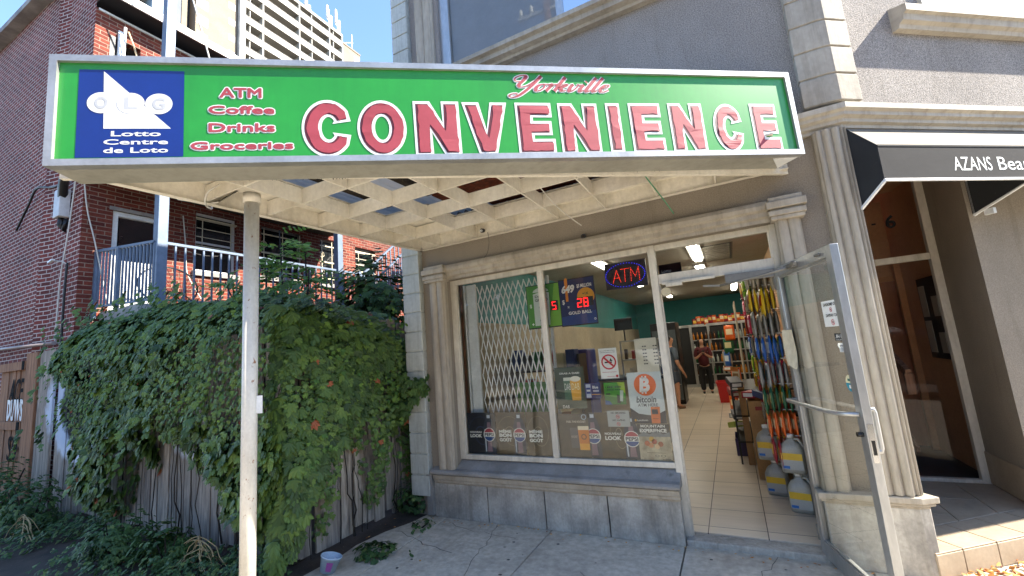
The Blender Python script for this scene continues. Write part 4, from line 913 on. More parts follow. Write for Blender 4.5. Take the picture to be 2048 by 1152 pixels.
c = Card(GL_Y-.003); c.rect(-1.081,-.882,.868,1.010,ink((120,118,112))); c.rect(-1.078,-.885,.871,1.007,ink((176,180,178)),1); c.text('NO SMOKING',-1.045,-.915,.980,.997,K_,2,off=.03); c.text('NO VAPING',-1.035,-.925,.918,.934,K_,2,off=.03); nosmoke(c,-.985,.957,.017,3); nosmoke(c,-.985,.893,.017,3)
c.build('no_smoking_notice','small grey window notice reading NO SMOKING NO VAPING, overlapping the drink posters','notice')
c = Card(GL_Y-.003); c.rect(-.83,-.566,.592,.893,mk('mountain_print',(196,186,160),(140,130,110),.4,ns=14)); c.rect(-.83,-.566,.80,.893,ink((62,60,58)),1); c.text('MOUNTAIN',-.80,-.60,.865,.888,W_,2,off=.03); c.text('EXPERIENCE',-.81,-.59,.825,.855,W_,2,off=.04)
for x, z, m_ in ((-.76,.735,(186,96,56)),(-.73,.72,(210,150,110)),(-.70,.75,(170,80,60)),(-.68,.71,(220,190,150)),(-.65,.73,(160,90,60)),(-.72,.77,(214,170,60))): c.disc(x,z,.022,ink(m_),2,n=9)
c.rect(-.77,-.62,.656,.661,ink((110,104,90)),2); c.disc(-.64,.635,.02,ink((80,90,80)),2,.013,ky=.5); c.disc(-.69,.635,.018,ink((110,110,110)),2,.012,ky=.5); c.text('RUGGED',-.645,-.58,.60,.612,K_,2,off=.02)
c.poly([(-.83,.80),(-.78,.83),(-.73,.81),(-.68,.84),(-.62,.81),(-.566,.83),(-.566,.79),(-.83,.79)],ink((120,126,130)),2)
c.build('mountain_poster','poster of a snowy meal scene reading EXPERIENCE, lowest corner beside the door frame','poster')
c = Card(3.90); c.rect(-.485,-.30,2.155,2.245,ink((52,72,104))); c.text('Lotto',-.465,-.385,2.172,2.20,ink((160,172,186)),1,off=.01)
c.build('lotto_notice','dim blue board reading Lotto behind the glass above the door','notice', back=(-.485,-.30,2.155,2.245,ink((52,72,104))))
# lottery displays
def led(c, tx, x, z, h, l=4, thick=.12):
    SEG = {'0':'abcdef','1':'bc','2':'abged','3':'abgcd','4':'fgbc','5':'afgcd','6':'afgedc','7':'abc','8':'abcdefg','9':'abfgcd'}
    E_ = ink((255,28,30),emit=.45); w_ = h*.55; t = h*thick
    for ch in tx:
        S_ = {'a':(0,w_,h-t,h),'d':(0,w_,0,t),'g':(0,w_,h/2-t/2,h/2+t/2),'f':(0,t,h/2,h),'b':(w_-t,w_,h/2,h),'e':(0,t,0,h/2),'c':(w_-t,w_,0,h/2)}
        for s_ in SEG[ch]: a, b, e, d = S_[s_]; c.rect(x+a+.002,x+b-.002,z+e+.002,z+d-.002,E_,l)
        x += w_*1.35
c = Card(3.885); X0, X1, Z0, Z1 = -1.427,-1.083,1.803,2.240
c.rect(X0,X1,Z0,Z1,ink((18,40,92)),1); c.poly([(X0,Z0),(X1,Z0),(X1,Z0+.12),(X0,Z0+.08)],ink((28,64,128)),2); c.disc(-1.17,2.06,.085,ink((222,160,40)),2); c.rect(-1.25,-1.10,1.97,2.055,ink((24,24,24)),3)
c.poly([(-1.37,2.03),(-1.345,2.03),(-1.34,2.25),(-1.355,2.265),(-1.372,2.24)],ink((232,140,40)),2)
put_text(c.mb,'649',c.fr,-1.405,-1.275,2.11,2.19,3,c.mi(W_),off=.05,ref=.05,slant=.15); c.text('$5 MILLION',-1.25,-1.105,2.145,2.185,W_,2,off=.03); c.text('$',-1.41,-1.385,2.00,2.05,W_,2); c.text('+1X',-1.20,-1.14,2.075,2.10,ink((24,60,40)),4,off=.03)
c.text('GOLD BALL',-1.355,-1.125,1.90,1.93,W_,3,off=.03); c.text('X',-1.36,-1.34,1.965,1.985,W_,3); c.disc(-1.10,1.84,.01,W_,3,.006); led(c,'28',-1.26,1.962,.085)
c.build('lottery_display','navy blue lottery jackpot display with red figures 28 and the words GOLD BALL','display',back=(X0-.008,X1+.008,Z0-.012,Z1+.008,K_))
c = Card(3.90); X0, X1, Z0, Z1 = -1.788,-1.435,1.812,2.232
c.rect(X0,X1,Z0,Z1,ink((70,140,40)),1); c.poly([(X1-.13,Z0),(X1,Z0),(X1,Z1),(X1-.05,Z1)],ink((120,180,50)),2); c.poly([(-1.72,1.83),(-1.56,1.83),(-1.545,2.15),(-1.62,2.17),(-1.72,2.15)],ink((206,214,206)),3); c.disc(-1.635,2.165,.085,ink((206,214,206)),3,0,0,180,.5)
c.text('DAILY',-1.70,-1.57,2.11,2.135,K_,4,off=.02); c.text('GRAND',-1.70,-1.565,2.07,2.10,K_,4,off=.02); c.text('$',-1.765,-1.74,2.01,2.05,W_,3); c.text('1,000',-1.665,-1.60,2.0,2.02,K_,4); c.text('+',-1.755,-1.73,1.835,1.86,W_,3,off=.04); c.rect(-1.66,-1.58,1.82,1.86,K_,4); c.text('7',-1.64,-1.62,1.825,1.855,W_,5)
c.rect(-1.54,-1.46,1.965,2.06,K_,4); led(c,'5',-1.525,1.972,.08,5); led(c,'1',-1.635,1.823,.035,5); c.text('03/01',-1.665,-1.60,1.87,1.89,K_,4)
c.build('lottery_display','lime green lottery display with red figures, half behind the window mullion','display',back=(X0-.008,X1+.008,Z0-.012,Z1+.008,K_))
# ATM light sign made of small diodes
t = thing('atm_light_sign','dark hanging panel of red diodes spelling ATM inside an oval of blue diodes','light sign',(-.78,3.88,2.2))
m = MB(); m.box(-.965,-.59,3.888,3.90,2.085,2.33); m.build('back_panel', flat('dark_smoked_panel',(34,34,36),.3), t)
m = MB()
for i in range(44):
    a = 2*math.pi*i/44; c_ = Vector((-.781+.178*math.cos(a),3.882,2.205+.108*math.sin(a))); m.lathe(c_,[(.0,-.004),(.0036,0),(0,.004)],6)
m.build('blue_diodes', ink((40,50,255),emit=.3), t)
m = MB(); DT = []
def ln(a, b, n): return [(a[0]+(b[0]-a[0])*i/n, a[1]+(b[1]-a[1])*i/n) for i in range(n+1)]
DT += ln((-.895,2.145),(-.855,2.255),9)+ln((-.855,2.255),(-.825,2.145),9)+ln((-.88,2.185),(-.838,2.185),3)+ln((-.815,2.26),(-.745,2.26),6)+ln((-.78,2.25),(-.785,2.145),8)+ln((-.73,2.145),(-.725,2.26),8)+ln((-.725,2.26),(-.69,2.18),6)+ln((-.69,2.18),(-.655,2.26),6)+ln((-.655,2.26),(-.655,2.145),8)
for x, z in DT: m.lathe((x,3.882,z),[(.0,-.004),(.0034,0),(0,.004)],6)
m.build('red_diodes', ink((255,60,36),emit=.3), t)
# folding security gate
t = thing('folding_gate','white folding security gate of crossed steel bars behind the left shop window','gate',(-2.0,3.95,1.0))
m = MB(); n = 13; xs = [-2.40+.063*i for i in range(n+1)]; hgt = .255
for i in range(n):
    z = .62 + (i % 2)*0
    for k in range(7):
        for sgn in (1,-1):
            a = (xs[i], 3.945+.006*sgn, .62+hgt*k+(0 if sgn > 0 else hgt)); b = (xs[i+1], 3.945+.006*sgn, .62+hgt*k+(hgt if sgn > 0 else 0))
            if b[2] > 2.35 or a[2] > 2.35: b = (b[0], b[1], min(b[2],2.33)); a = (a[0], a[1], min(a[2],2.33))
            m.bar(a, b, .011, .004, up=(0,1,0))
m.build('crossed_bars', M['whitepaint'], t)
m = MB(); m.box(-2.55,-2.42,3.93,3.96,.6,2.36); m.box(-2.555,-2.535,3.90,3.93,.6,2.36); m.box(-1.58,-1.555,3.93,3.96,.6,2.33); m.build('gate_post', M['whitepaint'], t, bevel=.003)
m = MB(); m.box(-2.585,-2.56,3.87,3.885,.6,2.36); m.build('rusty_strip', mk('rusty_jamb',(120,74,48),(80,52,38),.8,ns=9), t)
# cracks in the left pane
def crack(x, z, r, seed, lab):
    rr = random.Random(seed); m = MB()
    for i in range(34):
        a = rr.uniform(0,2*math.pi); L = r*rr.uniform(.3,1); w_ = .0018; n = Vector((-math.sin(a),0,math.cos(a)))*w_; d = Vector((math.cos(a),0,math.sin(a)))
        c_ = Vector((x,3.828,z))+d*rr.uniform(0,r*.3); m.poly([c_-n,c_+n,c_+d*L])
    o = m.build('glass_chip', ink((214,226,238),.3), recalc=False, merge=False); tag(o, lab, 'glass chip')
crack(-2.09,2.165,.045,1,'star shaped chip in the window glass in front of the folding gate'); crack(-2.468,2.13,.022,2,'small pale chip in the window glass left of the folding gate'); crack(-1.995,2.03,.018,3,'small curved chip in the glass below the star shaped chip')
# stickers on the door
def door_card(): return Card(0, lambda u, v, d: tuple(DM @ Vector((u, .004+d*.0006, v))))
def dtext(c, tx, a, b, e, f, m, l=2, off=.02): c.text(tx, a, b, e, f, m, l, off, mirror=True)
c = door_card(); c.rect(.612,.800,1.59,1.745,W_); dtext(c,'NO SMOKING',.635,.79,1.713,1.732,K_); dtext(c,'NO VAPING',.645,.785,1.648,1.666,K_); nosmoke(c,.715,1.69,.014,2); nosmoke(c,.715,1.615,.018,2)
o = c.build('no_smoking_sticker','white mirrored NO SMOKING NO VAPING sticker on the open glass door','sticker')
c = door_card(); c.rect(.70,.806,1.505,1.548,K_); dtext(c,'24 HR.',.71,.80,1.52,1.542,W_); dtext(c,'SURVEILLANCE',.712,.80,1.508,1.515,W_); c.build('surveillance_sticker','small black mirrored 24 HR. sticker on the open glass door','sticker')
c = door_card(); c.rect(.728,.806,1.44,1.492,W_); c.disc(.728,1.478,.014,W_,0); dtext(c,'Interac',.735,.80,1.472,1.484,K_)
for i in range(4): c.rect(.735+.01*(i%2),.80,1.444+.006*i,1.447+.006*i,ink((110,120,130)),1)
c.build('payment_sticker','small white card payment sticker below the black 24 HR. sticker','sticker')
c = door_card(); c.disc(.768,1.265,.042,ink((232,222,180)),0,0,0,180,ky=1.1); c.disc(.768,1.265,.042,ink((30,140,160)),0,0,180,360,ky=1.1); c.rect(.75,.79,1.277,1.29,ink((60,110,90)),1); c.rect(.756,.784,1.235,1.255,W_,1); c.build('oval_sticker','round cream and turquoise sticker on the open glass door','sticker')
m = MB(); q = []
for i in range(9):
    for j in range(9):
        u, v = i/8, j/8; q.append(DM @ Vector((-.0+.22*u*(1-.1*v)+.0, .03+.008*math.sin(5*u+3*v)+(.03*(u*(1-v))**3), 1.32+.27*v+.012*math.sin(7*u)*(1-v))))
for i in range(8):
    for j in range(8): m.poly([q[i*9+j],q[(i+1)*9+j],q[(i+1)*9+j+1],q[i*9+j+1]],0,True)
o = m.build('taped_paper', mk('crumpled_cream_paper',(226,216,190),(206,194,166),.8,ns=18,bump=.6,bs=30), recalc=False); tag(o,'crumpled cream paper taped over the hinge side of the open door','paper')
# ---------------------------------------------------------------- shop interior
def tile_mat():
    m, t, b = base('beige_floor_tile'); v = coord(t, (1,1,1), 'UV', loc=(-.04,-4.014+.395*20,0)); br = t.nodes.new('ShaderNodeTexBrick'); t.links.new(v, br.inputs['Vector'])
    br.offset = 0; br.inputs['Scale'].default_value = 1; br.inputs['Brick Width'].default_value = .42; br.inputs['Row Height'].default_value = .395; br.inputs['Mortar Size'].default_value = .004; br.inputs['Mortar Smooth'].default_value = .1
    br.inputs['Color1'].default_value = lin((212,198,178)); br.inputs['Color2'].default_value = lin((200,186,166)); br.inputs['Mortar'].default_value = lin((74,62,52))
    n = ramp(t, nz(t, coord(t,(1,7,1)), 2.2, 5), [(.3,(.9,.9,.9)),(.7,(1.05,1.05,1.05))]); t.links.new(mixc(t,1,br.outputs['Color'],n,'MULTIPLY'), b.inputs['Base Color']); b.inputs['Roughness'].default_value = .32; return m
m = MB(); m.box(-2.87,.8,3.88,15.4,.0,.05); struct('shop_floor', m, tile_mat())
m = MB(); m.poly([(-2.86,15.38,0),(.795,15.38,0),(.795,15.38,2.86),(-2.86,15.38,2.86)]); m.poly([(-2.86,4.06,2.0),(-2.86,15.38,2.0),(-2.86,15.38,2.86),(-2.86,4.06,2.86)]); m.build('teal_wall', M['teal'], bld, recalc=False); m = MB(); m.poly([(-2.86,4.06,0),(-2.86,15.38,0),(-2.86,15.38,2.0),(-2.86,4.06,2.0)]); m.build('inner_wall', M['inwall'], bld, recalc=False)
m = MB(); m.poly([(.795,4.06,0),(.795,15.38,0),(.795,15.38,2.86),(.795,4.06,2.86)]); m.build('inner_wall', M['inwall'], bld, recalc=False)
m = MB(); m.poly([(-2.86,4.06,2.855),(.795,4.06,2.855),(.795,15.38,2.855),(-2.86,15.38,2.855)]); m.build('ceiling', M['ceil'], bld, recalc=False)
LG = flat('fluorescent_tube',(255,246,226),.5,0,3.6)
k = 0
for (x, y0, y1, lab) in ((-1.45,11.4,13.4,'long bright tube over the far left of the aisle'),(.25,11.4,13.6,'long bright tube over the far right of the aisle'),(-.30,6.1,7.5,'tube fitting seen through the glass above the door, the nearer one'),(-.33,8.1,9.5,'tube fitting seen through the glass above the door, the farther one'),(-1.65,6.0,7.2,'tube fitting seen at the top of the right hand window'),(-1.65,8.4,9.8,'tube fitting deep behind the window top')):
    t = thing('ceiling_light', 'fluorescent '+lab, 'ceiling light', (x,(y0+y1)/2,2.85)); MB().box(x-.09,x+.09,y0,y1,2.83,2.853).build('housing', M['whitepaint'], t)
    MB().box(x-.055,x+.055,y0+.02,y1-.02,2.80,2.8295).build('tube', LG, t, bevel=.01)
t = thing('ceiling_vent','square louvred ceiling vent inside the shop above the doorway','vent',(-.02,7.3,2.84)); m = MB()
for i in range(9): m.box(-.2,.16,6.6+.16*i,6.66+.16*i,2.835,2.85)
m.build('louvres', M['ceil'], t); MB().box(-.24,.20,6.55,8.0,2.851,2.854).build('backing', M['dark'], t)
# back wall cooler with bottles, and shelves of stock
t = thing('drinks_cooler','steel framed drinks cooler along the far teal wall','cooler',(-.6,15.0,.05))
m = MB(); m.box(-1.6,.75,14.5,15.35,.05,1.95); cb = m.build('cabinet', M['dark'], t)
m = MB()
for x in (-1.6,-1.13,-1.09,-.62,-.58,-.1,.32,.74): m.box(x-.02,x+.02,14.44,14.5,.1,1.9)
m.box(-1.62,.76,14.43,14.5,1.88,1.96); m.box(-1.62,.76,14.43,14.5,.05,.13); m.build('door_frame', M['alu'], t, bevel=.004)
m = MB()
for z in (.4,.75,1.1,1.45): m.box(-1.08,.75,14.38,14.43,z,z+.03)
m.build('shelf_edge', M['alu'], t)
def mini_bottle(mat, r=.03, h=.23):
    return MB().lathe((0,0,0),[(0,0),(r,0),(r,h*.6),(r*.4,h*.8),(r*.4,h),(0,h)],10)
BC = [('brown',(92,52,26)),('green',(30,84,50)),('clear',(170,180,176)),('amber',(190,120,40))]
proto = {}
for nm, c_ in BC:
    o = mini_bottle(None).build('bottle', flat('bottle_'+nm, c_, .15)); o.location = (0,0,-50); proto[nm] = o
used = set(); rr = random.Random(11)
def put(o, loc, rz=0, label=None, group=None, cat=None, sc=1):
    if o.name not in used: used.add(o.name); c_ = o
    else: c_ = o.copy(); COL.objects.link(c_)
    c_.location = loc; c_.rotation_euler = (0,0,rz); c_.scale = (sc,)*3
    if label: c_['label'] = label
    if cat: c_['category'] = cat
    if group: c_['group'] = group
    return c_
rows = ['lowest','second','third','fourth','top']
for zi, z in enumerate((.43,.78,1.13,1.48)):
    for i in range(15):
        nm = BC[(i//3+zi) % 4][0]; put(proto[nm], (-1.04+.118*i, 14.40, z), 0, '%s glass bottle on the %s shelf of the far drinks cooler' % (nm, rows[zi+1]), 'bottles in the far cooler', 'bottle')
# snack bags: pillow mesh with crimped ends
def bag_mesh(name, c1, c2):
    m = MB(); nx_, nz_ = 6, 8; w_, h_ = .15, .24
    for sgn in (1,-1):
        G_ = [[Vector((sgn*.020*(math.sin(math.pi*i/nx_)**.6)*(math.sin(math.pi*j/nz_)**.5)+.002*math.sin(i*3+j*2), -w_/2+w_*i/nx_, -h_*j/nz_)) for i in range(nx_+1)] for j in range(nz_+1)]
        for j in range(nz_):
            for i in range(nx_): m.poly([G_[j][i],G_[j][i+1],G_[j+1][i+1],G_[j+1][i]], 1 if 2 <= j <= 4 and 1 <= i <= 4 else 0, True)
    return m.build(name, [flat(name+'_'+'%d_%d_%d'%c1, c1, .28), flat(name+'_print_%d_%d_%d'%c2, c2, .3)])
BAGC = [('lime green',(120,176,30),(220,220,60)),('crimson',(150,24,40),(220,180,60)),('yellow',(222,190,40),(150,40,30)),('silver grey',(150,150,146),(70,80,80)),('orange',(220,100,30),(240,220,180)),('pink',(214,40,90),(240,200,210)),('blue',(30,90,170),(220,230,240)),('deep green',(24,90,60),(214,200,150)),('clear plastic',(176,168,150),(120,90,60))]
BAG = {}
for nm, a, b in BAGC:
    o = bag_mesh('snack_bag', a, b); o.location = (0,0,-60); BAG[nm] = o
rr = random.Random(21); RW = ['top','second','third','fourth','fifth','sixth','seventh','bottom']
plan = [['clear plastic','clear plastic','lime green','lime green','crimson'],['yellow','silver grey','clear plastic','yellow','pink'],['silver grey','silver grey','pink','deep green','crimson'],['blue','lime green','silver grey','orange','blue'],['silver grey','pink','yellow','blue','lime green'],['deep green','yellow','crimson','orange','yellow'],['orange','crimson','clear plastic','lime green','blue'],['crimson','yellow','pink','silver grey','crimson']]
for r_ in range(8):
    for cidx in range(5):
        nm = plan[r_][cidx]; yb = 4.55+.42*cidx; zt_ = 2.22-.225*r_
        for k in range(5):
            x = .20+.048*k+.02*(cidx % 2); put(BAG[nm], (x, yb+rr.uniform(-.03,.03)+.01*k, zt_+rr.uniform(-.015,.015)), rr.uniform(-.16,.16)+math.pi/2*0, '%s snack bag on the %s peg of the %s row by the door' % (nm, ['nearest','second','middle','fourth','farthest'][cidx], RW[r_]), 'snack bags on the rack by the door', 'snack bag', rr.uniform(.9,1.1))
t = thing('snack_rack','beige slatted rack with steel pegs for snack bags just inside the open door','rack',(.6,5.5,.05))
m = MB(); m.box(.72,.79,4.1,6.9,.05,2.6); m.build('slat_panel', M['inwall'], t); m = MB()
for i in range(17): m.box(.712,.721,4.12,6.88,.2+.145*i,.212+.145*i)
m.build('slat_groove', M['dark'], t); m = MB()
for r_ in range(8):
    for cidx in range(5): y = 4.55+.42*cidx; z = 2.235-.225*r_; MB().tube([(.72,y,z),(.17,y,z+.01)],.004,6).build('peg', M['steel'], t)
MB().box(.10,.115,7.25,8.6,.05,2.08).build('end_panel', M['inwall'], thing('shelf_unit_end','tall plain beige end panel of a shelf unit halfway down the aisle','panel',(.1,7.9,.05)))
for i in range(26):                         # stock along the aisle beyond the end panel
    nm = ('orange','deep green','blue','clear plastic','crimson')[i % 5]; put(BAG[nm], (-.02-.05*(i % 3), 8.75+.13*(i//3)+.05*(i%3), 1.75-.27*(i % 6)+.03*((i*7)%3)), rr.uniform(-.5,.5)+.9, '%s snack bag on the clip strips beyond the beige end panel' % nm, 'snack bags on the far clip strips', 'snack bag', 1.15)
for i in range(16):
    nm = ('crimson','orange')[i % 2]; put(BAG[nm], (-.95+.11*i, 14.45, 2.14+(.06 if i % 3 else 0)), 1.57+rr.uniform(-.3,.3), '%s snack bag lying on top of the far cooler' % nm, 'snack bags on top of the far cooler', 'snack bag', 1.0)
# low floor stock
def carton(name, x0, x1, y0, y1, z0, z1, mat, label, cat, slot=None, openb=True):
    t = thing(name, label, cat, ((x0+x1)/2,(y0+y1)/2,z0)); m = MB(); w_ = .006
    m.box(x0,x1,y0,y0+w_,z0,z1); m.box(x0,x1,y1-w_,y1,z0,z1); m.box(x0,x0+w_,y0+w_,y1-w_,z0,z1); m.box(x1-w_,x1,y0+w_,y1-w_,z0,z1); m.box(x0+w_,x1-w_,y0+w_,y1-w_,z0,z0+w_)
    m.build('carton_body', mat, t)
    if slot: m = MB(); cx_ = (x0+x1)/2; m.box(cx_-.07,cx_+.07,y0-.002,y0,z1-.10,z1-.06); m.build('hand_slot', slot, t, bevel=.0)
    return t
carton('cardboard_carton',.06,.32,5.35,5.75,.05,.86,M['card'],'tall brown cardboard carton with a red hand slot, standing by the snack rack','carton',ink((150,24,20)))
carton('cardboard_carton',-.02,.05,5.9,6.9,.05,.95,M['card'],'narrow brown cardboard display behind the carton with the red slot','carton')
carton('stock_bin',-.14,.04,6.3,6.75,.05,.26,mk('purple_bin_plastic',(58,44,96),(44,34,76),.4),'purple plastic floor bin against the aisle edge','bin')
t = thing('red_basket','red plastic shopping basket at the end of the aisle','basket',(-.24,11.2,.05)); m = MB()
for i in range(4):
    pass
a = [(-.42,11.02),(-.10,11.02),(-.10,11.4),(-.42,11.4)]; b = [(x+(x+.26)*.22, y+(y-11.21)*.15) for x, y in a]
for i in range(4): j = (i+1) % 4; m.poly([(*a[i],.05),(*a[j],.05),(*b[j],.50),(*b[i],.50)])
m.poly([(*p,.06) for p in a]); m.build('basket_body', ink((186,30,28),.35), t, sol=.008); m = MB()
for i in range(4): j = (i+1) % 4; m.bar((*b[i],.50),(*b[j],.50),.03,.03)
m.build('rim', ink((200,36,32),.35), t)
rr = random.Random(5)
for i, (x, y, z, cc, lab) in enumerate(((-.06,6.2,.55,(40,44,52),'dark magazine bundle'),(-.07,6.9,.75,(150,60,60),'red magazine bundle'),(-.05,5.9,.98,(60,60,66),'folded black umbrella pack'),(.12,5.5,.88,(170,40,44),'red tray of sweets'),(.22,5.3,.90,(40,60,110),'blue tray of sweets'),(-.10,6.55,.36,(150,170,60),'lime green sweet box'),(-.12,7.3,.35,(180,180,176),'pale paper pack'),(-.1,7.9,.62,(120,30,36),'maroon snack box'),(-.09,8.4,.95,(200,120,50),'orange snack box'))):
    t = thing('stock_box', lab+' in the heap of goods along the right side of the aisle', 'goods', (x,y,z)); m = MB(); R_ = Matrix.Translation((x,y,z)) @ Matrix.Rotation(rr.uniform(-.5,.5),4,'Z') @ Matrix.Rotation(rr.uniform(-.3,.3),4,'X')
    m.M = R_; m.box(-.07,.07,-.11,.11,0,.07); m.build('box_body', ink(cc), t, bevel=.006); m = MB(R_); m.box(-.05,.05,-.112,-.1105,.015,.055); m.build('box_label', W_, t)
t = thing('goods_shelf','dark steel shelf carrying small goods under the snack rack','shelf',(.2,6.2,.05)); m = MB()
for z in (.3,.6,.9): m.box(-.1,.7,5.9,7.2,z,z+.02)
for x, y in ((-.09,5.92),(-.09,7.18)): m.box(x-.01,x+.01,y-.01,y+.01,.05,1.0)
m.build('shelf_frame', M['dark'], t)
# washer-fluid jugs
def jug(first=[None]):
    t = thing('fluid_jug','x','jug'); body = MB(); H_ = .27
    prof = [(0,.0),(.075,.0),(.08,.02),(.08,.17),(.06,.215),(.026,.24),(.024,.262),(0,.262)]
    Rr = []
    for r, z in prof: Rr.append([Vector((max(-r,min(r,r*1.25*math.cos(2*math.pi*j/20))), .68*max(-r,min(r,r*1.25*math.sin(2*math.pi*j/20))), z)) for j in range(20)])
    for a, b in zip(Rr, Rr[1:]):
        for j in range(20): body.poly([a[j],a[(j+1)%20],b[(j+1)%20],b[j]],0,True)
    body.build('jug_body', mk('translucent_jug_plastic',(176,174,160),(150,148,136),.3,ns=8), t)
    MB().tube([(.0,0,.245),(.05,.0,.25),(.078,0,.20),(.078,0,.13)],.011,8).build('jug_handle', mk('translucent_jug_plastic2',(176,174,160),None,.3), t)
    MB().tube([(0,0,.26),(0,0,.285)],.027,14).build('cap', W_, t)
    m = MB(); m.box(-.07,.07,-.0575,-.0560,.03,.15); m.box(-.07,.07,-.0585,-.0576,.10,.15,1); m.box(-.066,-.02,-.0590,-.0586,.035,.055,2); m.build('label', [ink((176,178,172)),ink((226,184,40)),ink((30,110,190))], t)
    return t
jp = jug(); firstj = [True]
def put_jug(loc, rz, lab, sc=1.12):
    if firstj[0]: firstj[0] = False; r = jp
    else:
        r = jp.copy(); COL.objects.link(r)
        for ch in [c_ for c_ in jp.children]: c2 = ch.copy(); COL.objects.link(c2); c2.parent = r
    r.location = loc; r.rotation_euler = (0,0,rz); r.scale = (sc,)*3; r['label'] = lab; r['group'] = 'washer fluid jugs inside the doorway'
for x, y, z, lab in ((.20,4.93,.05,'lower jug of the back stack beside the tall cardboard carton'),(.17,4.93,.37,'upper jug of the back stack, by the carton with the red slot'),(.345,4.52,.05,'lower jug of the front stack, nearest the open door'),(.33,4.52,.37,'upper jug of the front stack, nearest the open door'),(.43,4.93,.05,'lower jug hidden furthest right behind the front stack'),(.43,4.93,.37,'upper jug furthest right behind the front stack')):
    put_jug((x,y,z), -.25, 'grey plastic '+lab)
# fridge and dim furniture behind the right window
t = thing('glass_fridge','tall black upright fridge with a glass door, left of the aisle','fridge',(-1.45,11.2,.05)); m = MB(); m.box(-1.75,-1.15,10.9,11.6,.05,1.98); m.build('cabinet', M['black'], t, bevel=.01); m = MB(); m.poly([(-1.72,10.89,.15),(-1.18,10.89,.15),(-1.18,10.89,1.8),(-1.72,10.89,1.8)]); m.build('glass_door', ink((96,104,108),.1), t, recalc=False)
m = MB()
for z in (.5,.9,1.3): m.box(-1.7,-1.2,10.875,10.885,z,z+.015)
m.build('shelf', M['alu'], t)
t = thing('shop_counter','cream shop counter behind the right hand window','counter',(-1.6,7.2,.05)); MB().box(-2.4,-1.0,7.0,7.6,.05,1.0).build('counter_body', M['inwall'], t); MB().box(-2.45,-.95,6.95,7.65,1.0,1.04).build('counter_top', M['dark'], t)
t = thing('blue_cash_machine','slim blue cash machine standing behind the right hand window','cash machine',(-1.86,5.6,.05)); m = MB(); m.box(-1.98,-1.72,5.5,5.9,.05,1.55); m.build('body', ink((24,60,150),.35), t, bevel=.02); m = MB(); m.box(-1.94,-1.76,5.49,5.499,1.2,1.45); m.build('screen', M['black'], t)
t = thing('display_cabinet','glass fronted display cabinet on the shop counter','cabinet',(-1.3,7.1,1.04)); m = MB()
for x in (-1.62,-1.05): m.box(x-.012,x+.012,7.0,7.02,1.04,1.62)
for z in (1.04,1.3,1.6): m.box(-1.62,-1.05,7.0,7.4,z,z+.02)
m.build('frame', M['alu'], t); 
rr = random.Random(9)
for i in range(10):
    c_ = rr.choice(((150,60,50),(60,80,120),(180,170,150),(70,60,50),(190,150,60))); x = -1.58+.057*i; z = 1.061 if i % 2 else 1.321
    t2 = MB().box(x,x+.045,7.05,7.12,z,z+rr.uniform(.1,.2)).build('cigar_box', ink(c_), bevel=.003); tag(t2,'small box of stock number %s from the left in the counter display cabinet' % ['one','two','three','four','five','six','seven','eight','nine','ten'][i],'box')
t = thing('flat_monitor','black flat monitor on a stand above the counter display','monitor',(-1.55,7.3,1.64)); MB().box(-1.75,-1.45,7.28,7.31,1.80,2.0).build('screen', M['black'], t, bevel=.004); MB().box(-1.61,-1.59,7.3,7.33,1.62,1.82).build('stand', M['black'], t)
t = thing('wall_shelving','tall dark shelving with mixed stock behind the folding gate','shelving',(-2.2,5.5,.05)); m = MB()
for z in (.5,.9,1.3): m.box(-2.75,-1.75,5.2,5.6,z,z+.025)
for x in (-2.75,-1.77): m.box(x,x+.03,5.2,5.6,.05,1.5)
m.build('frame', M['dark'], t)
cols = [((200,190,150),'cream'),((40,120,60),'green'),((30,60,120),'blue'),((170,60,50),'red'),((90,90,94),'grey')]
for r_ in range(3):
    for i in range(6):
        cc, nm = cols[(i*2+r_) % 5]; x = -2.70+.155*i; z = (.526,.926,1.326)[r_]
        o = MB().box(x,x+.12,5.22,5.4,z,z+.2+.04*((i+r_)%3)).build('stock_box', ink(cc), bevel=.004); tag(o,'%s carton on the %s shelf behind the folding gate' % (nm, ['lower','middle','upper'][r_]),'carton','cartons behind the folding gate')
t = thing('window_ledge_posters','backs of cards and packs standing on the inner window ledge behind the gate','ledge display',(-2.0,4.3,.9)); m = MB(); m.box(-2.6,-.6,3.9,4.35,.50,.56); m.build('ledge', M['inwall'], t); m = MB(); m.box(-2.2,-1.75,4.3,4.31,.9,1.25); m.build('green_card', ink((70,130,60)), t)
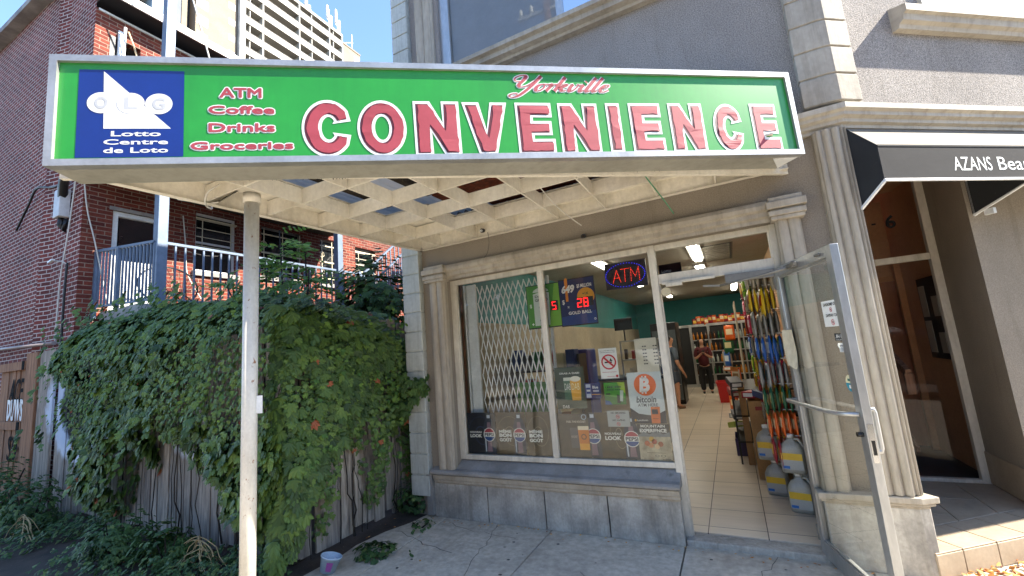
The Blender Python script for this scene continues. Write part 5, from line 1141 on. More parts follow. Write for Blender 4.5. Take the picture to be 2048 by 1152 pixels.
# ---------------------------------------------------------------- old brick house on the left
BS = -8.84; BW = 2.72
hs = thing('brick_house', 'old dark red brick row house with flat coping, sunlit side wall and first floor balcony', 'house', (BS, BW, 0))
m = MB(); m.poly([(-20,BW,-.2),(-10.19,BW,-.2),(-10.19,BW,9.0),(-11.1,BW,9.2),(-20,BW,9.6)]); m.poly([(-9.9,BW,-.2),(BS,BW,-.2),(BS,BW,9.0),(-9.9,BW,9.1)])
m.poly([(-10.19,BW,-.2),(-10.19,BW-.07,-.2),(-10.19,BW-.07,9.2),(-10.19,BW,9.2)]); m.poly([(-10.19,BW-.07,-.2),(-9.9,BW,-.2),(-9.9,BW,9.2),(-10.19,BW-.07,9.2)])
m.build('front_wall', M['brick_shade'], hs, recalc=False)
def holes(y0, y1, z0, z1, H):                # wall in plane x=BS with rectangular holes (ya,yb,za,zb)
    ys = sorted({y0,y1,*[h[0] for h in H],*[h[1] for h in H]}); zs = sorted({z0,z1,*[h[2] for h in H],*[h[3] for h in H]}); m = MB()
    for a, b in zip(ys, ys[1:]):
        for c, d in zip(zs, zs[1:]):
            if any(h[0]-1e-6 <= a and b <= h[1]+1e-6 and h[2]-1e-6 <= c and d <= h[3]+1e-6 for h in H): continue
            m.poly([(BS,a,c),(BS,b,c),(BS,b,d),(BS,a,d)])
    for a, b, c, d in H:
        x = BS-.14
        for q in ([(BS,a,c),(x,a,c),(x,a,d),(BS,a,d)],[(BS,b,c),(BS,b,d),(x,b,d),(x,b,c)],[(BS,a,d),(x,a,d),(x,b,d),(BS,b,d)],[(BS,a,c),(BS,b,c),(x,b,c),(x,a,c)]): m.poly(q)
    return m
WN = [(4.33,5.10,3.60,4.78),(5.62,6.62,3.66,4.80),(7.12,7.84,3.66,4.82),(8.25,9.0,3.9,4.80)]
holes(BW, 15, -.2, 8.0, [(3.10,3.80,2.74,4.47)]+WN+[(3.0,3.35,5.9,7.6)]).build('side_wall', M['brick_side'], hs, recalc=False)
MB().box(-20,BS-.3,BW+.3,15,7.9,8.0).build('roof', M['dark'], hs)
m = MB(); m.box(-20,BS-.142,BW+.1,15,-.1,-.05); m.box(BS-1.2,BS-.5,2.9,10,2.5,5.2); m.build('dark_interior', M['dark'], hs)
m = MB(); 
for a, b in (((-20,9.62),(-11.1,9.22)),((-11.1,9.22),(-10.15,9.02)),((-10.15,9.02),(BS,9.0))): m.bar((a[0],BW-.03,a[1]),(b[0],BW-.03,b[1]),.34,.12,up=(0,0,1))
m.build('coping', M['stone_trim'], hs)
m = MB(); m.box(BS-.3,BS+.40,BW+.02,15,8.12,8.2); m.build('eave', M['dark'], hs); m = MB(); m.box(BS+.40,BS+.43,BW+.02,15,8.07,8.22); m.box(BS-.01,BS+.02,BW+.03,15,7.965,8.0); m.build('eave_edge', M['whitepaint'], hs)
# door, windows
m = MB()
for a, b, c, d in ((3.10,3.18,2.74,4.47),(3.72,3.80,2.74,4.47),(3.18,3.72,4.39,4.47)): m.box(BS-.12,BS-.03,a,b,c,d)
do = m.build('door', M['whitepaint'], hs, bevel=.004)
MB().box(BS-.11,BS-.08,3.18,3.72,2.74,3.62).build('door_leaf', M['whitepaint'], do); MB().box(BS-.115,BS-.09,3.22,3.70,3.62,4.38).build('pane', mk('dark_door_glass',(44,28,26),(30,22,22),.15), do)
MB().box(BS-.10,BS-.075,3.18,3.72,3.56,3.64).build('glazing_bar', M['whitepaint'], do)
MB().box(BS-.06,BS+.02,3.05,3.85,4.47,4.53).build('lintel', M['stone_trim'], hs)
for i, (a, b, c, d) in enumerate(WN):
    m = MB(); f = .05
    for q in ((a,a+f,c,d),(b-f,b,c,d),(a+f,b-f,d-f,d),(a+f,b-f,c,c+f),(a+f,b-f,(c+d)/2-.02,(c+d)/2+.02)): m.box(BS-.13,BS-.09,*q[:2],*q[2:])
    wn = m.build('window', M['alu_dark'] if i else M['whitepaint'], hs, bevel=.003)
    m = MB(); m.poly([(BS-.11,a+f,c+f),(BS-.11,b-f,c+f),(BS-.11,b-f,d-f),(BS-.11,a+f,d-f)]); m.build('pane', ink((26,30,32),.08), wn, recalc=False)
    m = MB(); x = BS-.02
    if i in (0,3):
        for z in (d-.16,d-.33,d-.50,d-.68): m.box(x,x+.012,a+.02,b-.02,z,z+.012)
        for y in (a+.12,b-.12): m.box(x,x+.012,y,y+.012,d-.66,d-.16)
        m.box(x,x+.02,a,b,d-.72,d-.69); m.box(x,x+.02,a,b,d-.14,d-.11)
    else:
        for z in (d-.2,d-.62,c+.12): m.box(x,x+.02,a-.05,b+.05,z,z+.025)
        for y in (a+.06,(a+b)/2,b-.06): m.box(x,x+.014,y,y+.014,c+.02,d-.05)
        for y in (a+.06,b-.06):
            for z in (d-.42,c+.3): m.tube([(x+.01,y+.07*math.cos(t_),z+.07*math.sin(t_)) for t_ in [k*math.pi/5 for k in range(11)]],.006,5)
    m.build('window_bars', ink((206,196,170)), wn)
    m = MB(); m.box(BS-.1,BS+.05,a-.05,b+.05,c-.09,c-.005); m.build('sill', M['stone_trim'], wn)
# brick course pattern of the arch over the door
m = MB()
for i in range(11): y = 3.02+.08*i; m.box(BS-.002,BS+.004,y,y+.068,4.56+.05*math.sin(math.pi*i/10),4.76+.05*math.sin(math.pi*i/10))
m.build('brick_arch', M['brick_side'], hs)
m = MB(); m.box(BS+.002,BS+.03,3.02,3.12,5.2,7.75); m.build('downpipe', M['whitepaint'], hs); m = MB(); m.box(BS+.0,BS+.006,2.92,3.0,5.2,7.6); m.build('wall_slot', M['dark'], hs)
# balcony
RX = -7.66; DZ = 2.74
bal = thing('balcony', 'grey blue steel balcony with bar railing along the side of the brick house', 'balcony', (-8.2, 5, 2.7))
MB().box(BS+.01,RX+.08,3.0,7.2,DZ-.16,DZ).build('deck', mk('grey_deck_concrete',(158,156,150),(132,130,126),.85,bump=.3), bal); MB().box(BS+.01,-7.56,2.72,7.4,4.90,5.04).build('upper_deck', M['darkwood'], bal)
for y in (3.27,6.66):
    m = MB(); m.box(RX-.07,RX+.07,y-.07,y+.07,DZ-.3,8.1); m.build('post', M['blue_steel'], bal, bevel=.008)
def rail(mb, a, b, n, h=.98, r=.012, base=None):
    a, b = Vector(a), Vector(b); mb.bar(a+Vector((0,0,h)), b+Vector((0,0,h)), .045, .04); mb.bar(a+Vector((0,0,.08)), b+Vector((0,0,.08)), .03, .03)
    for i in range(n+1): p = a+(b-a)*i/n; mb.bar(p+Vector((0,0,.095)), p+Vector((0,0,h-.02)), r*2, r*2)
m = MB(); rail(m,(RX,3.34,DZ),(RX,6.6,DZ),24); rail(m,(RX,3.2,DZ),(-8.80,2.92,DZ-.0),17); m.bar((-8.35,3.03,DZ),(-8.35,3.03,DZ+1.0),.05,.05); m.bar((-8.80,2.92,DZ-.1),(-8.80,2.92,DZ+1.0),.05,.05)
m.build('railing', M['blue_steel'], bal)
m = MB(); rail(m,(RX,6.8,DZ),(RX,7.25,DZ),4); 
a, b = Vector((RX+.0,7.25,DZ-.1)), Vector((RX,9.9,DZ+2.1)); m.bar(a+Vector((0,0,1)), b+Vector((0,0,1)), .045,.04); m.bar(a+Vector((.35,0,.75)), b+Vector((.35,0,.75)), .045,.04)
for i in range(18): p = a+(b-a)*i/17; m.bar(p, p+Vector((0,0,1)), .024,.024); m.bar(p+Vector((.35,0,-.1)), p+Vector((.35,0,.75)), .02,.02)
m.bar((RX,7.25,DZ-.3),(RX,7.25,DZ+1.05),.07,.07); m.build('stair_railing', M['blue_steel'], bal)
m = MB()
for i in range(12): m.box(RX-.8,RX+.3,7.4+.22*i,7.65+.22*i,DZ-.1+.18*i,DZ-.06+.18*i)
m.build('stair_tread', M['blue_steel'], bal)
m = MB(); rail(m,(RX,3.35,5.04),(RX,6.6,5.04),14); m.build('upper_railing', M['blue_steel'], bal)
# lounge chair of black cord, box and clutter on the balcony
t = thing('cord_chair','round black cord lounge chair on the balcony behind the railing','chair',(-8.1,3.7,DZ)); c = Vector((-8.15,3.62,3.12)); ax = Vector((.15,1,0)).normalized(); az = Vector((-.45,.1,.75)).normalized()
R_ = [c+ax*.40*math.cos(a)+az*.42*math.sin(a)+Vector((0,0,.02)) for a in [2*math.pi*i/28 for i in range(29)]]; m = MB(); m.tube(R_,.014,8,cap=False)
b = Vector((-8.02,3.62,3.0)); r2 = [b+Vector((.10*math.sin(a),.14*math.cos(a),0)) for a in [2*math.pi*i/14 for i in range(15)]]; m.tube(r2,.012,6,cap=False); m.build('ring_frame', M['black'], t)
m = MB()
for i in range(28): m.tube([R_[i], r2[int(i/2)]],.0035,4,cap=False)
m.build('cords', M['black'], t); m = MB()
for dx, dy in ((.25,.3),(-.25,.3),(.25,-.3),(-.25,-.3)): m.tube([(b.x+dx*.3,b.y+dy*.3,3.0),(b.x+dx,b.y+dy,DZ)],.010,6)
m.build('leg', M['black'], t)
t = thing('planter_box','low dark planter box on the balcony floor right of the cord chair','box',(-7.95,4.4,DZ)); MB().box(-8.1,-7.8,4.15,4.75,DZ,DZ+.16).build('box_body', M['black'], t, bevel=.01); MB().box(-8.07,-7.83,4.2,4.7,DZ+.13,DZ+.162).build('soil_fill', M['soil'], t)
cable('balcony_cable', [(BS+.03,4.1,4.62),(BS+.035,4.16,4.0),(BS+.04,4.2,3.5),(BS+.3,4.35,2.95)], .011, M['wire'], 'pale hanging cable between the balcony door and the barred window')
cable('string_light_wire', [(RX-.02,3.3,3.74),(RX-.03,3.9,3.62),(RX-.03,4.6,3.72),(RX-.03,5.4,3.62),(RX-.03,6.4,3.72)], .006, M['cable'], 'dark string light wire along the balcony top rail', 'wire')
# service box, pipe and cables on the shaded front wall
t = thing('service_box','pale grey electrical service box fixed to the shaded brick wall','utility box',(-9.35,2.66,4.6))
MB().box(-9.48,-9.24,2.57,2.70,4.33,4.80).build('box_body', mk('pale_box_plastic',(190,190,190),(170,170,168),.5,ns=8), t, bevel=.01)
m = MB(); m.tube([(-9.36,2.64,4.35),(-9.34,2.62,4.2),(-9.30,2.66,4.1),(-9.28,2.68,4.3)],.035,8); m.build('cable_tail', M['cable'], t); m = MB()
for k in range(3): m.tube([(-9.40+.04*k+.07*math.cos(a),2.60,4.86+.03*k+.05*math.sin(a)) for a in [i*math.pi/6 for i in range(13)]],.006,5,cap=False)
m.build('coiled_wire', M['wire'], t)
cable('service_cable', [(-9.30,2.62,4.66),(-9.08,2.56,4.88),(-8.80,2.55,5.06),(-8.2,2.55,5.4),(-7.4,2.5,5.6)], .06, M['cable'], 'thick black service cable rising from the utility box behind the sign')
cable('wall_cable', [(-11.6,2.69,4.6),(-11.0,2.67,4.95),(-10.5,2.63,5.12),(-9.9,2.66,5.0),(-9.45,2.64,4.95),(-9.3,2.62,4.9)], .018, M['cable'], 'black cable drooping across the shaded brick wall to the utility box')
cable('drop_wire', [(-8.86,2.64,5.25),(-9.02,2.66,4.6),(-9.15,2.66,3.9),(-9.25,2.65,3.3),(-9.30,2.66,2.28)], .010, M['wire'], 'white wire running down the brick corner from the sign to the fence top')
cable('drop_wire', [(-8.74,2.66,5.1),(-8.79,2.76,4.4),(-8.76,2.86,3.9),(-8.70,2.96,3.3),(-8.6,3.0,2.9)], .010, M['wire'], 'thin pale wire down the sunlit side of the brick corner')
cable('black_conduit', [(-9.10,2.67,3.55),(-9.10,2.665,3.0),(-9.10,2.67,2.25)], .016, M['cable'], 'thin black conduit on the shaded wall below the small wall lamp')
t = thing('wall_lamp','tiny bracket lamp sticking out of the shaded brick wall','lamp',(-9.25,2.6,3.6)); m = MB(); m.tube([(-9.10,2.70,3.5),(-9.10,2.62,3.56),(-9.2,2.56,3.58)],.010,6); m.build('arm', M['alu'], t); MB().obox((-9.28,2.54,3.585),(.08,0,.01),(0,.02,0),(0,0,.012)).build('head', M['whitepaint'], t)
m = MB(); m.tube([(-14,2.60,2.46),(-9.2,2.62,2.30)],.03,8); o = m.build('wall_pipe', ink((150,136,130))); tag(o,'pale horizontal pipe along the foot of the shaded wall just above the fence','pipe')
t = thing('tv_aerial_cable','white pole fixed beside the brick side wall above the sign','pole',(-8.2,2.95,6)); MB().tube([(-8.7,3.05,5.3),(-8.7,3.07,7.78)],.022,8).build('pole_tube', M['whitepaint'], t)
cable('stay_rope', [(-7.6,3.35,8.9),(-7.65,3.7,7.9),(-7.7,4.15,6.5)], .014, M['wire'], 'pale rope slanting down beside the upper white post above the sign', 'rope')
cable('hanging_rope', [(-8.66,3.10,7.7),(-8.6,3.2,7.3),(-8.62,3.25,6.9),(-8.6,3.2,6.0)], .014, ink((206,176,130)), 'yellowish rope hanging from the white pole top above the sign', 'rope')
# ---------------------------------------------------------------- tower block
TX = -60
tw = thing('apartment_tower','tall concrete apartment tower with long white balcony bands, far beyond the brick house','apartment tower',(TX,45,0))
MC = mk('sunlit_balcony_concrete',(172,169,160),(156,153,146),.8,ns=.5,fine=.05); MT = mk('tan_tower_brick',(128,116,100),(114,104,90),.85,ns=.4); MD = mk('shadowed_balcony_wall',(34,34,36),(26,26,28),.6,ns=.3); MG = mk('grey_tower_concrete',(150,152,152),(132,134,134),.85,ns=.4)  # MD is near black: shade inside the balconies is put into the colour
ZR = 66.3; FP = 2.68
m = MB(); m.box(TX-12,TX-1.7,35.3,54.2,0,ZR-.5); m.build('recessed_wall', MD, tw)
m = MB(); k = 0; z = ZR
while z > 8: 
    if z == ZR: m.box(TX-1.7,TX+.05,35.25,54.35,z-.55,z)
    else: m.box(TX-1.7,TX,35.25,54.35,z-.12,z+.02); m.box(TX-.12,TX+.0,35.3,54.3,z+.02,z+1.05)
    z -= FP
m.build('balcony_band', MC, tw)
m = MB(); z = ZR-FP
while z > 8: m.box(TX-.06,TX+.01,35.4,54.3,z+1.14,z+1.18); z -= FP
m.build('handrail', M['dark'], tw)
m = MB()
for y in (35.25,38.15,44.7,51.1,54.1): m.box(TX-1.7,TX+.06,y,y+.22,8,ZR-.55)
for y in (47.4,52.2,36.2): m.box(TX-1.6,TX-.15,y,y+.12,8,ZR-.55)
m.build('dividing_wall', MC, tw)
m = MB(); m.box(TX-.3,TX+.3,34.45,35.25,0,80); m.build('grey_pier', MG, tw)
m = MB(); m.box(TX-12,TX-.4,28.8,34.45,0,80); m.build('tan_wall', MT, tw)
m = MB(); m2 = MB(); z = 70.5; 
while z > 30:
    for a, b, c, d in ((28.95,30.35,-.9,.55),(33.2,34.1,-.7,.3)): MB().box(TX-.42,TX-.36,a,b,z+c,z+d).build('window', ink((214,218,220),.15), tw)  # near-white pane colour stands for glare on the glass
    m2.box(TX-.5,TX-.36,34.12,34.3,z-1,z+.6)
    z -= FP
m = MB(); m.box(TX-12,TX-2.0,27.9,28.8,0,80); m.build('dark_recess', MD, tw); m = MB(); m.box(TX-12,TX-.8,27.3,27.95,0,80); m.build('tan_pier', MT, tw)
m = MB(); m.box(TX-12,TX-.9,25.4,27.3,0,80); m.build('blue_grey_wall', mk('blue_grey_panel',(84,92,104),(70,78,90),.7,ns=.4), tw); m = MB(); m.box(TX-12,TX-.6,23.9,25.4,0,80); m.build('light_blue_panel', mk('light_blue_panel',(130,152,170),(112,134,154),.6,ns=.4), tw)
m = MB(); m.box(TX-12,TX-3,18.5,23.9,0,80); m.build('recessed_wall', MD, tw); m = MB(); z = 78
while z > 20: m.box(TX-3,TX-1,18.5,23.9,z,z+.95); z -= FP
m.build('balcony_band', MG, tw)
m = MB(); m.box(TX-14,TX-1.5,54.4,60.2,0,66.0); m.box(TX-14,TX-1.4,54.4,60.3,66.0,66.3); m.build('end_block', MT, tw)
z = 63.5
while z > 40: MB().box(TX-1.5,TX-1.44,58.6,59.8,z,z+1.5).build('window', ink((206,214,220),.15), tw); z -= FP
for i, (y, z, s) in enumerate(((47.2,66.3,1.0),(52.0,66.3,1.7),(54.0,66.3,1.9))):
    m = MB(); x = TX-1; m.bar((x,y,z),(x,y,z+2.6*s),.12,.12); m.box(x-.2,x+.2,y-.55,y-.2,z+1.4*s,z+2.9*s); m.box(x-.2,x+.2,y+.25,y+.6,z+.5*s,z+1.9*s); m.bar((x,y-.5,z+1.2*s),(x,y+.6,z+1.2*s),.08,.08); m.build('antenna_panels', M['whitepaint'], tw)
m = MB(); x = TX-2; m.bar((x,58.6,66.3),(x,58.6,70.2),.10,.10); m.bar((x,56.4,66.8),(x,58.6,68.3),.10,.10); m.bar((x,58.6,68.3),(x,58.9,68.4),.1,.1); m.build('antenna_mast', M['whitepaint'], tw)
# ---------------------------------------------------------------- fences
def boards(name, along, y, segs, mat, parent, tilt=.012, flip=False):
    m = MB(); rv = []; rr = random.Random(len(name)+int(abs(y)*10))
    for (a, b, z0, z1) in segs:
        x = a
        while x < b:
            w_ = rr.uniform(.115,.15); e = min(x+w_, b); zz0 = z0+rr.uniform(-.03,.05); zz1 = z1+rr.uniform(-.04,.04); dy = rr.uniform(-.012,.012); sk = rr.uniform(-tilt,tilt); n0 = len(m.f)
            c = .02
            P = [(x+sk*-1,zz0),(e-.012-sk,zz0),(e-.012+sk,zz1-c),(e-.03+sk,zz1),(x+.02+sk,zz1),(x+sk,zz1-c)]
            if along == 'x': m.prism([(p, y+dy, q) for p, q in P],(0,.02,0))
            else: m.prism([(y+dy, p, q) for p, q in P],(-.02,0,0))
            rv += [rr.random()]*(len(m.f)-n0); x = e+rr.uniform(0,.006)
    o = m.build(name, mat, parent, merge=False); set_rnd(o, rv); return o
f1 = thing('wooden_fence','long weathered board fence with black and white spray paint, mostly under ivy','fence',(0,2.48,0))
boards('board_panel','x',2.47,[(-8.42,-3.44,.03,2.0)],M['fence'],f1); m = MB()
for z in (.4,1.1,1.8): m.box(-8.4,-3.5,2.50,2.55,z,z+.09)
m.build('fence_rail', M['darkwood'], f1)
f2 = thing('wooden_fence','short silver grey board fence running back from the corner to the shop wall','fence',(-3.46,3.3,0))
boards('board_panel','y',-3.44,[(2.42,4.35,.03,2.05)],M['fence2'],f2,.02); m = MB()
for z in (.5,1.2,1.8): m.box(-3.53,-3.48,2.5,4.6,z,z+.09)
m.build('fence_rail', M['darkwood'], f2)
MB().box(-3.60,-3.475,2.49,2.60,0,2.0).build('post', M['darkwood'], f2)
M['spray'] = mk('black_spray_paint',(26,26,28),(20,20,22),.95,spec=.1)
gt = thing('timber_gate','brown lumber gate panel with black and white graffiti left of the ivy','gate',(-9.5,2.45,0))
boards('board_panel','x',2.44,[(-10.6,-9.42,.03,2.0)],M['lumber'],gt)
m = MB(); q = m.box(-10.6,-9.42,2.395,2.43,1.93,2.06).box(-10.6,-9.42,2.395,2.43,1.05,1.17).box(-9.40,-8.98,2.40,2.44,.0,2.16); o = m.build('gate_frame', M['lumber'], gt, bevel=.004); set_rnd(o, [.5]*len(o.data.polygons))
m = MB(); m.box(-8.975,-8.44,2.43,2.46,.0,2.16); o = m.build('grey_board', M['fence'], gt, bevel=.004); set_rnd(o, [.6]*6)
m = MB(); F = lambda u, v, d: (u, 2.418-d, v); bold_text(m,'ACE',F,-10.05,-9.50,1.45,1.80,0,0,.008,6,jit=.03,slant=.15); m.build('black_graffiti', M['spray'], gt, recalc=False, merge=False); m = MB(); bold_text(m,'S9',F,-9.95,-9.55,.6,.95,0,0,.008,6,jit=.03); m.build('black_graffiti', M['spray'], gt, recalc=False, merge=False); m = MB(); m.box(-9.53,-9.44,2.388,2.394,1.93,2.06); m.build('black_graffiti', M['spray'], gt); m = MB(); m.box(-9.56,-9.45,2.388,2.394,1.05,1.17); m.build('black_graffiti', M['spray'], gt, recalc=False, merge=False)
m = MB(); put_text(m,'DUWS',F,-10.1,-9.46,1.18,1.50,.001,0,off=.03,jit=.05); m.build('white_graffiti', ink((196,200,208)), gt, recalc=False, merge=False)
# ---------------------------------------------------------------- leaves
def leaf_mesh(name, P, Nn, Dn, S, mat, parent=None, leaflets=5, spread=70, rnd=None, width=.3, fold=.12, seed=0):
    """P points, Nn outward normals, Dn pointing directions of the leaf tips, S leaflet lengths -> one mesh of palmate leaves"""
    g = np.random.default_rng(seed); n = len(P); Nn = Nn/np.linalg.norm(Nn, axis=1, keepdims=True); Dn = Dn-Nn*np.sum(Nn*Dn, axis=1, keepdims=True); Dn /= np.linalg.norm(Dn, axis=1, keepdims=True)
    X = np.cross(Dn, Nn); V = []; base_ = []; R = []
    shape = np.array([(0,0,0),(width*.62,.25,-.5),(width,.55,-.9),(width*.55,.82,-.6),(0,1,0),(-width*.55,.82,-.6),(-width,.55,-.9),(-width*.62,.25,-.5),(0,.5,.6)])
    for k in range(leaflets):
        a = 0 if leaflets == 1 else math.radians(-spread+2*spread*k/(leaflets-1)); a = a+g.normal(0,.12,n); sc = S*(1-.28*abs((k/(leaflets-1) if leaflets > 1 else .5)*2-1))*g.uniform(.85,1.1,n)
        d = Dn*np.cos(a)[:,None]+X*np.sin(a)[:,None]; x = -Dn*np.sin(a)[:,None]+X*np.cos(a)[:,None]; nn = Nn+g.normal(0,.22,(n,3)); nn /= np.linalg.norm(nn, axis=1, keepdims=True)
        d = d - Nn*0.0; pts = P[:,None,:]+(shape[None,:,0,None]*x[:,None,:]+shape[None,:,1,None]*d[:,None,:]+shape[None,:,2,None]*fold*nn[:,None,:]-(shape[None,:,1,None]**2)*.28*Nn[:,None,:]*0+ (shape[None,:,1,None]**2)*.0*d[:,None,:])*sc[:,None,None]
        pts[:,:,2] -= (shape[None,:,1]**2)*sc[:,None]*.12
        V.append(pts.reshape(-1,3)); R.append(rnd if rnd is not None else g.random(n))
    V = np.concatenate(V); T = len(V)//9; off = np.zeros(3) if parent is None else np.array(orig(parent)); V = V-off
    fa = np.array([0,1,2,3,4,8,0,8,4,5,6,7]); F = (np.arange(T)[:,None]*9+fa[None,:]).reshape(-1); me = bpy.data.meshes.new(name)
    me.vertices.add(len(V)); me.vertices.foreach_set('co', V.astype(np.float32).ravel()); me.loops.add(len(F)); me.loops.foreach_set('vertex_index', F.astype(np.int32)); me.polygons.add(T*2)
    me.polygons.foreach_set('loop_start', (np.arange(T*2)*6).astype(np.int32)); me.polygons.foreach_set('loop_total', np.full(T*2,6,dtype=np.int32)); me.update(calc_edges=True); me.validate()
    o = bpy.data.objects.new(name, me); COL.objects.link(o); me.materials.append(mat); 
    if parent is not None: o.parent = parent
    rv = np.repeat(np.concatenate(R),2); set_rnd(o, rv[:len(me.polygons)]); return o
IV = leafmat('ivy_leaf', [(0,(46,68,30)),(.35,(66,92,40)),(.7,(98,124,52)),(.85,(70,100,60)),(.97,(108,130,54)),(.997,(130,146,60)),(1,(150,84,50))], .5, .18)
IV2 = leafmat('young_leaf', [(0,(52,88,42)),(.6,(74,112,50)),(1,(120,150,60))], .5, .35)
IV3 = leafmat('feathery_leaf', [(0,(84,126,60)),(.6,(110,150,72)),(1,(150,174,88))], .5, .4)
WD = leafmat('weed_leaf', [(0,(52,80,44)),(.6,(74,104,56)),(1,(112,128,66))], .5, .3)
def nz2(a, b, c=0): return noise.noise(Vector((a, b, c)))
rr = random.Random(77)
def interp(x, T):
    for (a, u), (b, v) in zip(T, T[1:]):
        if a <= x <= b: return u+(v-u)*(x-a)/(b-a)
    return T[0][1] if x < T[0][0] else T[-1][1]
LOW1 = [(-9.7,1.98),(-8.6,1.95),(-8.2,1.92),(-7.95,1.75),(-7.5,1.45),(-7.2,1.3),(-6.98,1.1),(-6.9,.6),(-6.75,.15),(-6.5,.1),(-6.1,.2),(-6.0,.75),(-5.8,.95),(-5.6,.7),(-5.45,.95),(-5.2,.9),(-5.0,1.02),(-4.8,.7),(-4.65,.98),(-4.4,.8),(-4.25,.92),(-4.1,.5),(-3.98,.4),(-3.9,.12),(-3.55,.1),(-3.44,.4),(-3.3,.45)]
TOP1 = [(-9.7,2.02),(-9.0,2.05),(-8.5,2.12),(-8.0,2.36),(-7.3,2.42),(-6.0,2.46),(-5.0,2.40),(-4.0,2.30),(-3.3,2.22)]
LOW2 = [(2.3,.10),(2.44,.1),(2.52,.45),(2.62,.42),(2.68,.12),(2.78,.1),(2.82,.9),(2.95,.82),(3.15,.8),(3.2,.25),(3.30,.15),(3.42,.2),(3.48,.8),(3.72,.78),(3.78,.3),(3.9,.25),(4.0,.9),(4.3,1.0)]
TOP2 = [(2.3,2.2),(3.2,2.2),(3.8,2.05),(4.3,1.7)]
Pn, Nn_, Dn_, Sn, Rn = [], [], [], [], []
def add_leaf(p, n, d, s, c): Pn.append(p); Nn_.append(n); Dn_.append(d); Sn.append(s); Rn.append(min(c,.9) if rr.random() > .006 else 1)
def patch(p): v = nz2(p[0]*.9, p[1]*.9+p[2]*.9, 5); return v
for _ in range(11500):
    s = rr.uniform(-9.4,-3.30); lo, hi = interp(s,LOW1), interp(s,TOP1); z = rr.uniform(lo-.05,hi)
    if z < lo+.06*nz2(s*6,z*6): continue
    edge_ = min(1,(z-lo)/.35); top = max(0,(z-(hi-.5))/.5); b = (.10+.20*min(1,max(0,(s+9.2)/2.0)))*edge_+.09*nz2(s*1.7,z*1.7,2)+.05*nz2(s*5,z*5)
    y = 2.44-b+top*top*.30+rr.uniform(0,.10); big = patch((s,z,0))
    small = big < -.08; L = rr.uniform(.025,.05) if small else rr.uniform(.045,.105)
    n = Vector((rr.gauss(0,.28),-1,.30+.9*top+rr.gauss(0,.2))); add_leaf((s,y,z), n, (rr.gauss(0,.35),-.35,-1), L, min(1,max(0,rr.gauss(.62 if small else .36,.22)+.25*top)))
for _ in range(3600):                        # rounded top of the mass, back to the balcony
    s = rr.uniform(-8.9,-3.3); u = rr.random()**1.3; hi = interp(s,TOP1); y = 2.55+u*1.2; z = hi-.02+.10*nz2(s*1.3,y*1.3,8)-.35*u*u+rr.uniform(-.06,.03)
    add_leaf((s,y,z), (rr.gauss(0,.3),-.6,1+rr.gauss(0,.2)), (rr.gauss(0,.5),-1,-.35), rr.uniform(.05,.09), min(1,max(0,rr.gauss(.55,.25))))
for _ in range(5000):
    y = rr.uniform(2.30,4.3); lo, hi = interp(y,LOW2), interp(y,TOP2); z = rr.uniform(lo-.03,hi)
    if z < lo+.06*nz2(y*6,z*6,3): continue
    edge_ = min(1,(z-lo)/.35); top = max(0,(z-(hi-.45))/.45); b = .14*edge_+.10*nz2(y*1.9,z*1.9,12)+.05*edge_
    if y > 3.75: b *= .6
    x = -3.42+b-top*top*.25-rr.uniform(0,.09); big = patch((y*1.3,z,3)); small = big < 0.02; L = rr.uniform(.024,.045) if small else rr.uniform(.045,.10)
    add_leaf((x,y,z), (1,-.45+rr.gauss(0,.3),.3+.9*top+rr.gauss(0,.2)), (.3,rr.gauss(-.2,.35),-1), L, min(1,max(0,rr.gauss(.60 if small else .34,.22)+.2*top)))
for _ in range(1500):
    y = rr.uniform(2.4,4.4); u = rr.random(); hi = interp(y,TOP2); x = -3.5-u*1.6; z = hi+.02+.12*nz2(x*1.5,y*1.5,8)+rr.uniform(-.06,.03)
    add_leaf((x,y,z), (.3,-.5,1), (rr.gauss(0,.5),-.8,-.4), rr.uniform(.05,.09), min(1,max(0,rr.gauss(.5,.25))))
for _ in range(520):
    z = rr.uniform(.1,2.15); a = rr.uniform(-.3,1.2); r = .10+.10*nz2(z*2,a*2,4)+.06; add_leaf((-3.46+r*math.sin(a),2.44-r*math.cos(a),z),(math.sin(a),-math.cos(a),.3),(rr.gauss(0,.35),-.2,-1),rr.uniform(.04,.11),min(.9,max(0,rr.gauss(.4,.22))))
for _ in range(160):                         # spray of leaves reaching over the pale blocks
    y = rr.uniform(3.5,3.72); z = rr.uniform(.95,1.45); x = -3.34+.42*math.sin((z-.9)*3.6)*rr.random()
    add_leaf((x,y,z),(.3,-1,.3),(rr.gauss(0,.5),-.3,-1),rr.uniform(.05,.085),rr.uniform(.1,.5))
for _ in range(130):                         # loose shoots standing out of the mass
    s = rr.uniform(-8.4,-3.4); z = interp(s,TOP1)+.02; y = rr.uniform(2.3,3.0); dx = rr.gauss(0,.04); k = rr.randint(2,6)
    if rr.random() < .35: z = rr.uniform(1.0,2.1); y = 2.12; 
    for j in range(k): add_leaf((s+dx*j,y-.01*j,z+.05*j if y > 2.2 else z-.05*j),(rr.gauss(0,.5),-1,.6),(rr.gauss(0,.8),-.4,-.5),rr.uniform(.035,.08),rr.uniform(.2,.9))
iv = thing('ivy','dense dark green creeper smothering the board fence, with bright yellow green sprigs','creeper',(-5.5,2.4,0))
leaf_mesh('foliage', np.array(Pn), np.array(Nn_,dtype=float), np.array(Dn_,dtype=float), np.array(Sn), IV, iv, rnd=np.array(Rn), seed=1)
m = MB()
